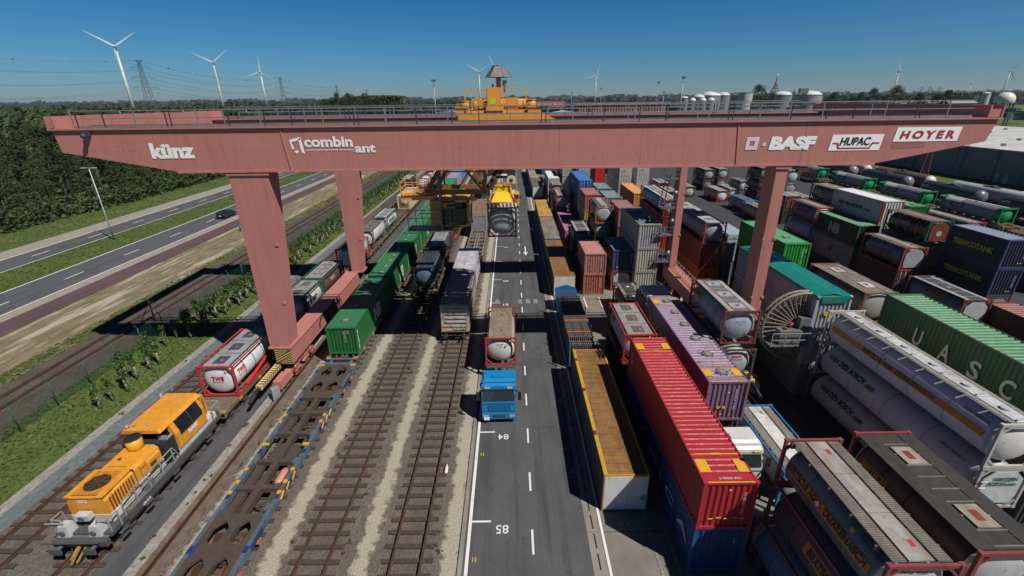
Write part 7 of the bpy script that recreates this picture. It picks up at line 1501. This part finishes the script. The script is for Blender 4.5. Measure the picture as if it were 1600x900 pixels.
turbine('second white wind turbine from the left, right of the big pylon', -.583, .0755, 1050, (-62, 52, 176), 40, .3)
turbine('third wind turbine from the left with one blade pointing straight up', -.494, .0583, 1340, (5, 122, 250), 42, .2)
turbine('white wind turbine just left of the trolley mast', -.0605, .0532, 1480, (-60, 58, 180), 44, 0)
turbine('wind turbine with red blade tips mostly behind the reflector hood', -.0265, .0572, 1340, (-30, 90, 210), 46, 0, True)
turbine('lone wind turbine right of the trolley above the ribbed wall', .1733, .0444, 1700, (18, 140, 255), 44, 0)
turbine('dark looking wind turbine above the broad round tree at the right', .7775, .0438, 1700, (-18, 92, 222), 44, -.2)
turbine('wind turbine near the right edge of the picture', 1.0, .0431, 1700, (-80, 32, 150), 44, -.5)
turbine('tiny twin far wind turbine, left of the pair near the right edge', .93, .021, 2700, (-40, 80, 200), 40, 0); turbine('tiny twin far wind turbine, right of the pair near the right edge', .945, .02, 2750, (20, 140, 260), 40, 0)
# ------------------------------------------------------------------ pylons and lines
m_py = flat((.13, .145, .16), .6)
def pylon(label, x, y, h, k=1.0, rz=0., red=False):
    t = thing('pylon', label, 'pylon', (x, y, 0), rz); b = MB(); w0, w1 = .085 * h, .018 * h; r = .10 * k + .008 * h * .4; N = 9; m = 0
    for i in range(N):
        a, c = (i / N) ** .85, ((i + 1) / N) ** .85; wa, wc = w0 + (w1 - w0) * min(1, a * 1.15), w0 + (w1 - w0) * min(1, c * 1.15); za, zc_ = a * h, c * h
        for (sx, sy) in ((-1, -1), (1, -1), (1, 1), (-1, 1)):
            b.bar((sx * wa, sy * wa, za), (sx * wc, sy * wc, zc_), r, m=(i % 2) if red else 0); nx, ny = (sy * -1, sx) if False else ((1, sy) if sx < 0 else (-1, sy))
            b.bar((sx * wa, sy * wa, za), (nx * wc, sy * wc, zc_), r * .6, m=(i % 2) if red else 0)
    b.build('mast', [flat((.55, .08, .07), .6), m_letw] if red else m_py, t)
    if not red:
        for z, L in ((.62, .17), (.76, .15), (.90, .13)):
            b = MB()
            for s in (-1, 1): b.bar((0, 0, z * h), (s * L * h, 0, z * h), r); b.bar((0, 0, z * h + .05 * h), (s * L * h, 0, z * h), r * .7); b.bar((s * L * h, 0, z * h), (s * L * h, 0, z * h - .025 * h), r * .7)
            b.build('cross_arm', m_py, t)
        b = MB(); b.bar((-.05 * h, 0, h), (.05 * h, 0, h), r * 1.4); b.bar((-.05 * h, 0, h), (0, 0, h * .95), r); b.bar((.05 * h, 0, h), (0, 0, h * .95), r); b.build('earth_wire_arm', m_py, t)
    return Vector((x, y, h))
P1 = pylon('nearest steel lattice pylon between the two large turbines at the left', -328, 450, 58.5, 1, .3); P2 = pylon('second lattice pylon right of the third turbine', -366, 800, 60, 1.3, .2); P3 = pylon('third lattice pylon above the tree clump', -417, 1200, 60.5, 1.8, .1); P4 = pylon('fourth tiny lattice pylon above the tree clump', -490, 1700, 63, 2.4, .1)
pylon('red and white lattice mast, left of two above the clump', -384, 1500, 44, 3, 0, True); pylon('red and white lattice mast, right of two at the end of the clump', -322, 1500, 40, 3, 0, True)
P0 = Vector((-300, 120, 58.5)); m_wire = flat((.06, .07, .08), .5)
def wires(name, label, A, B_, k, sag=8):
    t = thing(name, label, 'power line', tuple(A - Vector((0, 0, A.z))), group='high voltage lines')
    for (z, L, nm) in [(q, s * l, 'wire') for q, l in ((.60, .17), (.735, .15), (.875, .13)) for s in (-1, 1)] + [(1.0, 0, 'earth_wire')]:
        b = MB(); N = 18; pv = None; dirn = (B_ - A); 
        for i in range(N + 1):
            u_ = i / N; h = A.z * z + (B_.z * z - A.z * z) * u_ - sag * 4 * u_ * (1 - u_); p = Vector((dirn.x * u_ + L * 58, dirn.y * u_, h))
            if pv is not None: b.bar(pv, p, k)
            pv = p
        b.build(nm, m_wire, t)
    for i in range(1, 8):
        u_ = i / 8; p = Vector((dirn.x * u_, dirn.y * u_, A.z + (B_.z - A.z) * u_ - sag * 4 * u_ * (1 - u_))); b = MB(); b.lathe(p - Vector((0, 0, .8 * k / .14)), (0, 0, 1), [(0, .1), (.3 * k / .14, .7 * k / .14), (.8 * k / .14, .9 * k / .14), (1.3 * k / .14, .7 * k / .14), (1.6 * k / .14, .1)], 8); b.build('marker_ball', flat((.35, .06, .06), .7) if i % 2 else flat((.5, .5, .5), .6), t)
wires('power_line', 'near span of high voltage line running off the left edge', P0, P1, .08, 9); wires('power_line', 'high voltage line between the nearest and second pylon', P1, P2, .14, 9); wires('power_line', 'far high voltage line beyond the second pylon', P2, P3, .18, 9)
# ------------------------------------------------------------------ far industry
def storage(label, x, y, r, h, dome, c=(.66, .66, .65), cw=None):
    t = thing('storage_tank', label, 'storage tank', (x, y, 0)); b = MB(); b.cyl((0, 0, 0), (0, 0, h), r, 32, caps=False); b.build('shell', paint(cw or (.22, .23, .23), .6, .35, .08), t)
    b = MB(); b.lathe((0, 0, h), (0, 0, 1), [(0, r), (dome * .32, r * .93), (dome * .62, r * .75), (dome * .85, r * .48), (dome, .2)], 32); b.build('domed_roof', paint(c, .5, .2, .02), t)
    b = MB(); b.lathe((0, 0, h), (0, 0, 1), [(0, r + .3), (.35, r + .3)], 32, caps=False); b.build('rim_rail', m_dark, t); return t
D = 620
for i, (u, w, top, l) in enumerate(((1073, 12, 151, 'small white domed tank, leftmost of the group'), (1098, 20, 148.5, 'white domed tank, second of the group from the left'), (1117, 27, 145, 'large white domed tank in the middle of the left group'), (1128, 22, 146, 'white domed tank overlapping the large middle one'), (1146, 22, 145.5, 'white domed tank left of the tapered silo'))):
    x = (u - 800) / 711 * D * .925 * 1.0; r = w / 711 * D * .43; hz = 157 - (u - 800) * .0122; z = 22 + (hz - top) / 711 * D * 1.1; storage(l, x, D + i * 6, r, z - r * .55, r * .55)
for i, u in enumerate((1086, 1102, 1115)): storage(['first', 'second', 'third'][i] + ' of three small white spherical tanks before the domed group', (u - 800) / 711 * 480 * .925, 480, 3.4, 19.2, 3.4)
t = storage('white tapering silo with rusty top beside the round dark tree', 196, 410, 5.6, 25.6, .8, (.3, .2, .15), (.46, .48, .48)); 
storage('domed grey tank below the flare tower', 271, 490, 9, 23.4, 4.2, (.66, .66, .62), (.20, .22, .22)); storage('larger domed grey tank with plant on its roof', 301, 495, 11.5, 23.2, 4.6, (.66, .66, .62), (.30, .31, .31))
t = thing('plant_cabin', 'dark plant cabin on the roof of the larger domed tank', 'plant cabin', (291, 488, 25.2)); b = MB(); b.box(-5, 3, -2, 2, 0, 4.5); b.build('housing', flat((.14, .17, .19), .7), t)
t = thing('flare_tower', 'red and white lattice flare tower behind the domed grey tank', 'flare tower', (268, 500, 0))
b = MB(); 
for s in (-1, 1):
    for q in (-1, 1): b.bar((s * 5, q * 5, 18), (s * 1, q * 1, 33), .6)
for z in (21, 24, 27, 30): b.box(-5 + (z - 18) * .26, 5 - (z - 18) * .26, -1.5, 1.5, z, z + .6)
b.build('lattice', flat((.16, .18, .2), .6), t); b = MB(); b.cyl((0, 0, 33), (0, 0, 36), 1.2, 10); b.cyl((0, 0, 30), (0, 0, 31), 2.2, 10); b.build('ring', flat((.5, .12, .08), .6), t); b = MB(); b.cyl((0, 0, 36), (0, 0, 44), .55, 8); b.build('stack', m_galv, t)
t = thing('storage_sphere', 'white spherical tank on dark legs behind the right end of the girder', 'storage tank', (323, 320, 0)); b = MB(); b.lathe((0, 0, 14.0), (0, 0, 1), [(4.7 - 4.7 * math.cos(q * math.pi / 10), max(.05, 5.2 * math.sin(q * math.pi / 10))) for q in range(11)], 28); b.build('vessel', paint((.74, .73, .69), .5, .2, .03), t)
b = MB()
for q in range(8): a = q * math.pi / 4; b.bar((5 * math.cos(a), 5 * math.sin(a), 0), (5 * math.cos(a), 5 * math.sin(a), 17), .5)
for z in (4, 8, 11): b.box(-14, 8, -6.4, -6.2, z, z + .5); b.box(-14, -13.6, -6.4, -6, 0, z)
b.build('support_leg', m_dark, t); storage('white tank with blue stripe behind the right conical trees', 455, 470, 3.5, 22.8, 1.5, (.6, .62, .64), (.45, .5, .56))
for (x, w, y, l) in ((357, 22, 385, 'long low white roofed hall behind the conical trees'), (326, 10, 400, 'short white roofed hall left of the conical trees'), (339, 8, 395, 'short white roofed hall between the conical trees')):
    t = thing('hall', l, 'hall', (x, y, 0)); b = MB(); b.box(-w/2, w/2, 0, 30, 0, 16); b.build('wall', flat((.3, .32, .34), .7), t); b = MB(); b.prism([(-w/2 - .5, 16), (w/2 + .5, 16), (w * .3, 18.2), (-w * .3, 18.2)], 'y', -.5, 31); b.build('roof', flat((.66, .67, .68), .6), t)
t = thing('ribbed_hall', 'long pink ribbed wall of a hall behind the crane right of the trolley', 'hall', (97, 700, 0))
b = MB(); b.box(0, 130, 0, 40, 0, 14.5); b.build('wall', flat((.35, .10, .10), .7), t); b = MB()
for i in range(33): b.box(2 + i * 3.9, 3.6 + i * 3.9, -1.2, 0, 0, 14)
b.build('rib', flat((.56, .22, .20), .7), t); b = MB(); b.box(-3, 132, -3, 42, 14.5, 16.4); b.build('roof', flat((.50, .20, .18), .7), t)
t = thing('distant_crane', 'distant red crane girder with pale lettering behind the trolley', 'gantry crane', (34, 640, 0)); b = MB(); b.box(-8, 38, 0, 6, 13, 20.5); b.build('girder', flat((.50, .13, .14), .6), t)
b = MB()
for i in range(5): b.box(2 + i * 7, 6.5 + i * 7, -.2, 0, 16.2, 18.4)
b.build('sign_panel', flat((.6, .55, .58), .6), t); b = MB(); b.box(-6, -3, 1, 5, 0, 13); b.box(32, 35, 1, 5, 0, 13); b.build('leg', flat((.45, .14, .14), .6), t)
# low far clutter between the railings
rr = random.Random(17); cc = [(.5, .5, .5), (.4, .08, .06), (.05, .12, .3), (.55, .4, .1), (.06, .2, .1), (.6, .6, .6), (.2, .22, .25)]
nmz = ['grey', 'red', 'blue', 'ochre', 'green', 'white', 'slate']
for i in range(46):
    y = rr.uniform(330, 640); x = rr.uniform(-.12, 1.15) * y; k = rr.randrange(7)
    if abs(x - 97 - 65) < 75 and y > 600: continue
    t = cont('far %s container in the depot behind the crane' % nmz[k], x, y, rr.choice((12.2, 12.2, 6.06)), rr.choice((5.2, 7.8, 10.4)), cc[k], 2.6 * rr.choice((1, 1)), group='far %s containers behind the crane' % nmz[k])
    t.location.z = 0; t.scale = (2.2, 1, rr.choice((1, 2, 3)))
for i, (x, w, y, h, c) in enumerate(((-30, 70, 560, 10, (.28, .34, .40)), (60, 30, 520, 9, (.45, .47, .48)), (250, 60, 470, 10, (.2, .24, .22)), (150, 50, 440, 9, (.35, .36, .37)), (-75, 34, 600, 9, (.16, .26, .42)))):
    t = thing('shed', ['grey-blue low shed left of the trolley', 'pale low shed right of the trolley', 'dark green-grey low shed below the silo', 'pale low shed before the domed tanks', 'blue low shed at the left of the trolley'][i], 'shed', (x, y, 0)); b = MB(); b.box(-w/2, w/2, 0, 25, 0, h); b.build('wall', flat(c, .7), t); b = MB(); b.prism([(-w/2 - .5, h), (w/2 + .5, h), (0, h + 2.2)], 'y', -.5, 25.5); b.build('roof', flat(sc(c, 1.3), .6), t)
for i, x in enumerate((1245, 1270, 1300)):   # harbour cranes on the horizon
    t = thing('harbour_crane', ['left', 'middle', 'right'][i] + ' one of three tiny blue harbour cranes on the horizon', 'harbour crane', (x, 1500, 0)); b = MB(); b.bar((-22, 0, 34), (30, 0, 44), 2.5); b.bar((-10, 0, 0), (-8, 0, 36), 2.5); b.bar((8, 0, 0), (6, 0, 52), 2.5); b.bar((6, 0, 52), (30, 0, 44), 1.2); b.bar((6, 0, 52), (-22, 0, 34), 1.2); b.build('frame', flat((.08, .14, .25), .6), t); t.scale = (.45, .45, .9)
# ------------------------------------------------------------------ warehouse
wh = thing('warehouse', 'big dark grey corrugated warehouse with pale flat roof at the right edge', 'warehouse', (131.5, 60, 0)); Wl, Wh, Wd = 190, 8.2, 95
b = MB()
for (t0, o0), (t1, o1) in zip(zig(Wl, .12, .9), zig(Wl, .12, .9)[1:]): b.quad((-o0, t0, 0), (-o1, t1, 0), (-o1, t1, Wh), (-o0, t0, Wh))
b.quad((0, 0, 0), (Wd, 0, 0), (Wd, 0, Wh), (0, 0, Wh)); b.quad((0, Wl, 0), (Wd, Wl, 0), (Wd, Wl, Wh), (0, Wl, Wh)); b.build('wall', paint((.15, .185, .21), .6, .3, .0), wh)
b = MB(); b.box(-.4, Wd, -.4, Wl + .4, Wh, Wh + .25); b.build('roof', steelroof((.62, .62, .64), (.52, .52, .54), .1), wh)
for y in range(10, 185, 16):
    for x in (9, 30, 52, 74): o = part((0,), 'roof_light', lambda b: b.box(0, 12, 0, 1.6, 0, .65), flat((.66, .68, .60), .4), wh); o.location = (x, y, Wh + .25)
b = MB()
for y in (58.5, 66, 78, 92, 106, 128, 150): b.cyl((-.35, y, 0), (-.35, y, Wh), .16, 8)
b.build('downpipe', flat((.17, .20, .23), .5), wh)
b = MB()
for y in (61.5, 64.0): b.box(-.16, -.1, y, y + 1.3, 0, 2.3)
b.build('door', flat((.30, .34, .37), .5), wh)
b = MB()
for q in (0, .6): b.bar((-.4, 75 + q, 0), (-.4, 75 + q, Wh + .8), .07)
for z in np.arange(.3, 8.8, .35): b.bar((-.4, 75, z), (-.4, 75.6, z), .05)
b.build('ladder', m_black, wh)
# signals in front of the warehouse
t = thing('signal', 'white headed signal on a red post before the warehouse', 'signal', (112.5, 100.0, 0)); b = MB(); b.cyl((0, 0, 0), (0, 0, 1.6), .12, 8); b.build('pole', m_red, t); b = MB(); b.lathe((0, 0, 1.5), (0, 0, 1), [(0, .1), (.2, .4), (.5, .4), (.7, .1)], 10); b.build('head', m_letw, t)
t = thing('catenary_frame', 'slender dark red braced frame standing over the tank wagons', 'frame', (109, 122, 0)); b = MB()
for s in (-1, 1): b.bar((s * 1.3, 0, 0), (s * .5, 0, 9.5), .18); b.bar((s*1.3, 0, 0), (-s * .9, 0, 5), .1)
b.build('frame', flat((.22, .04, .04), .6), t); b = MB(); b.box(-1.4, 1.4, -.6, .6, 0, .5); b.build('foot', m_galv, t)
# litter on the sleepers
t = MB(); t.lathe((-4.35, 22.3, .12), (0, 1, .1), [(0, .06), (.03, .1), (.45, .11), (.6, .05), (.7, .05)], 10); t = t.build('plastic_bottle', flat((.75, .78, .80), .3)); tag(t, 'discarded white plastic bottle lying beside the rail', 'bottle')
b = MB(); b.box(-9500, 9500, -420, 12500, -1.1, 135); hz = b.build('haze', []); hz['kind'] = 'stuff'
hm = bpy.data.materials.new('haze'); hm.use_nodes = True; hn = hm.node_tree.nodes; hn.remove(hn['Principled BSDF']); vo = hn.new('ShaderNodeVolumePrincipled')
vo.inputs['Color'].default_value = (.75, .85, .95, 1); vo.inputs['Density'].default_value = .00006; vo.inputs['Anisotropy'].default_value = .2
hm.node_tree.links.new(vo.outputs[0], hn['Material Output'].inputs['Volume']); hz.data.materials.append(hm)
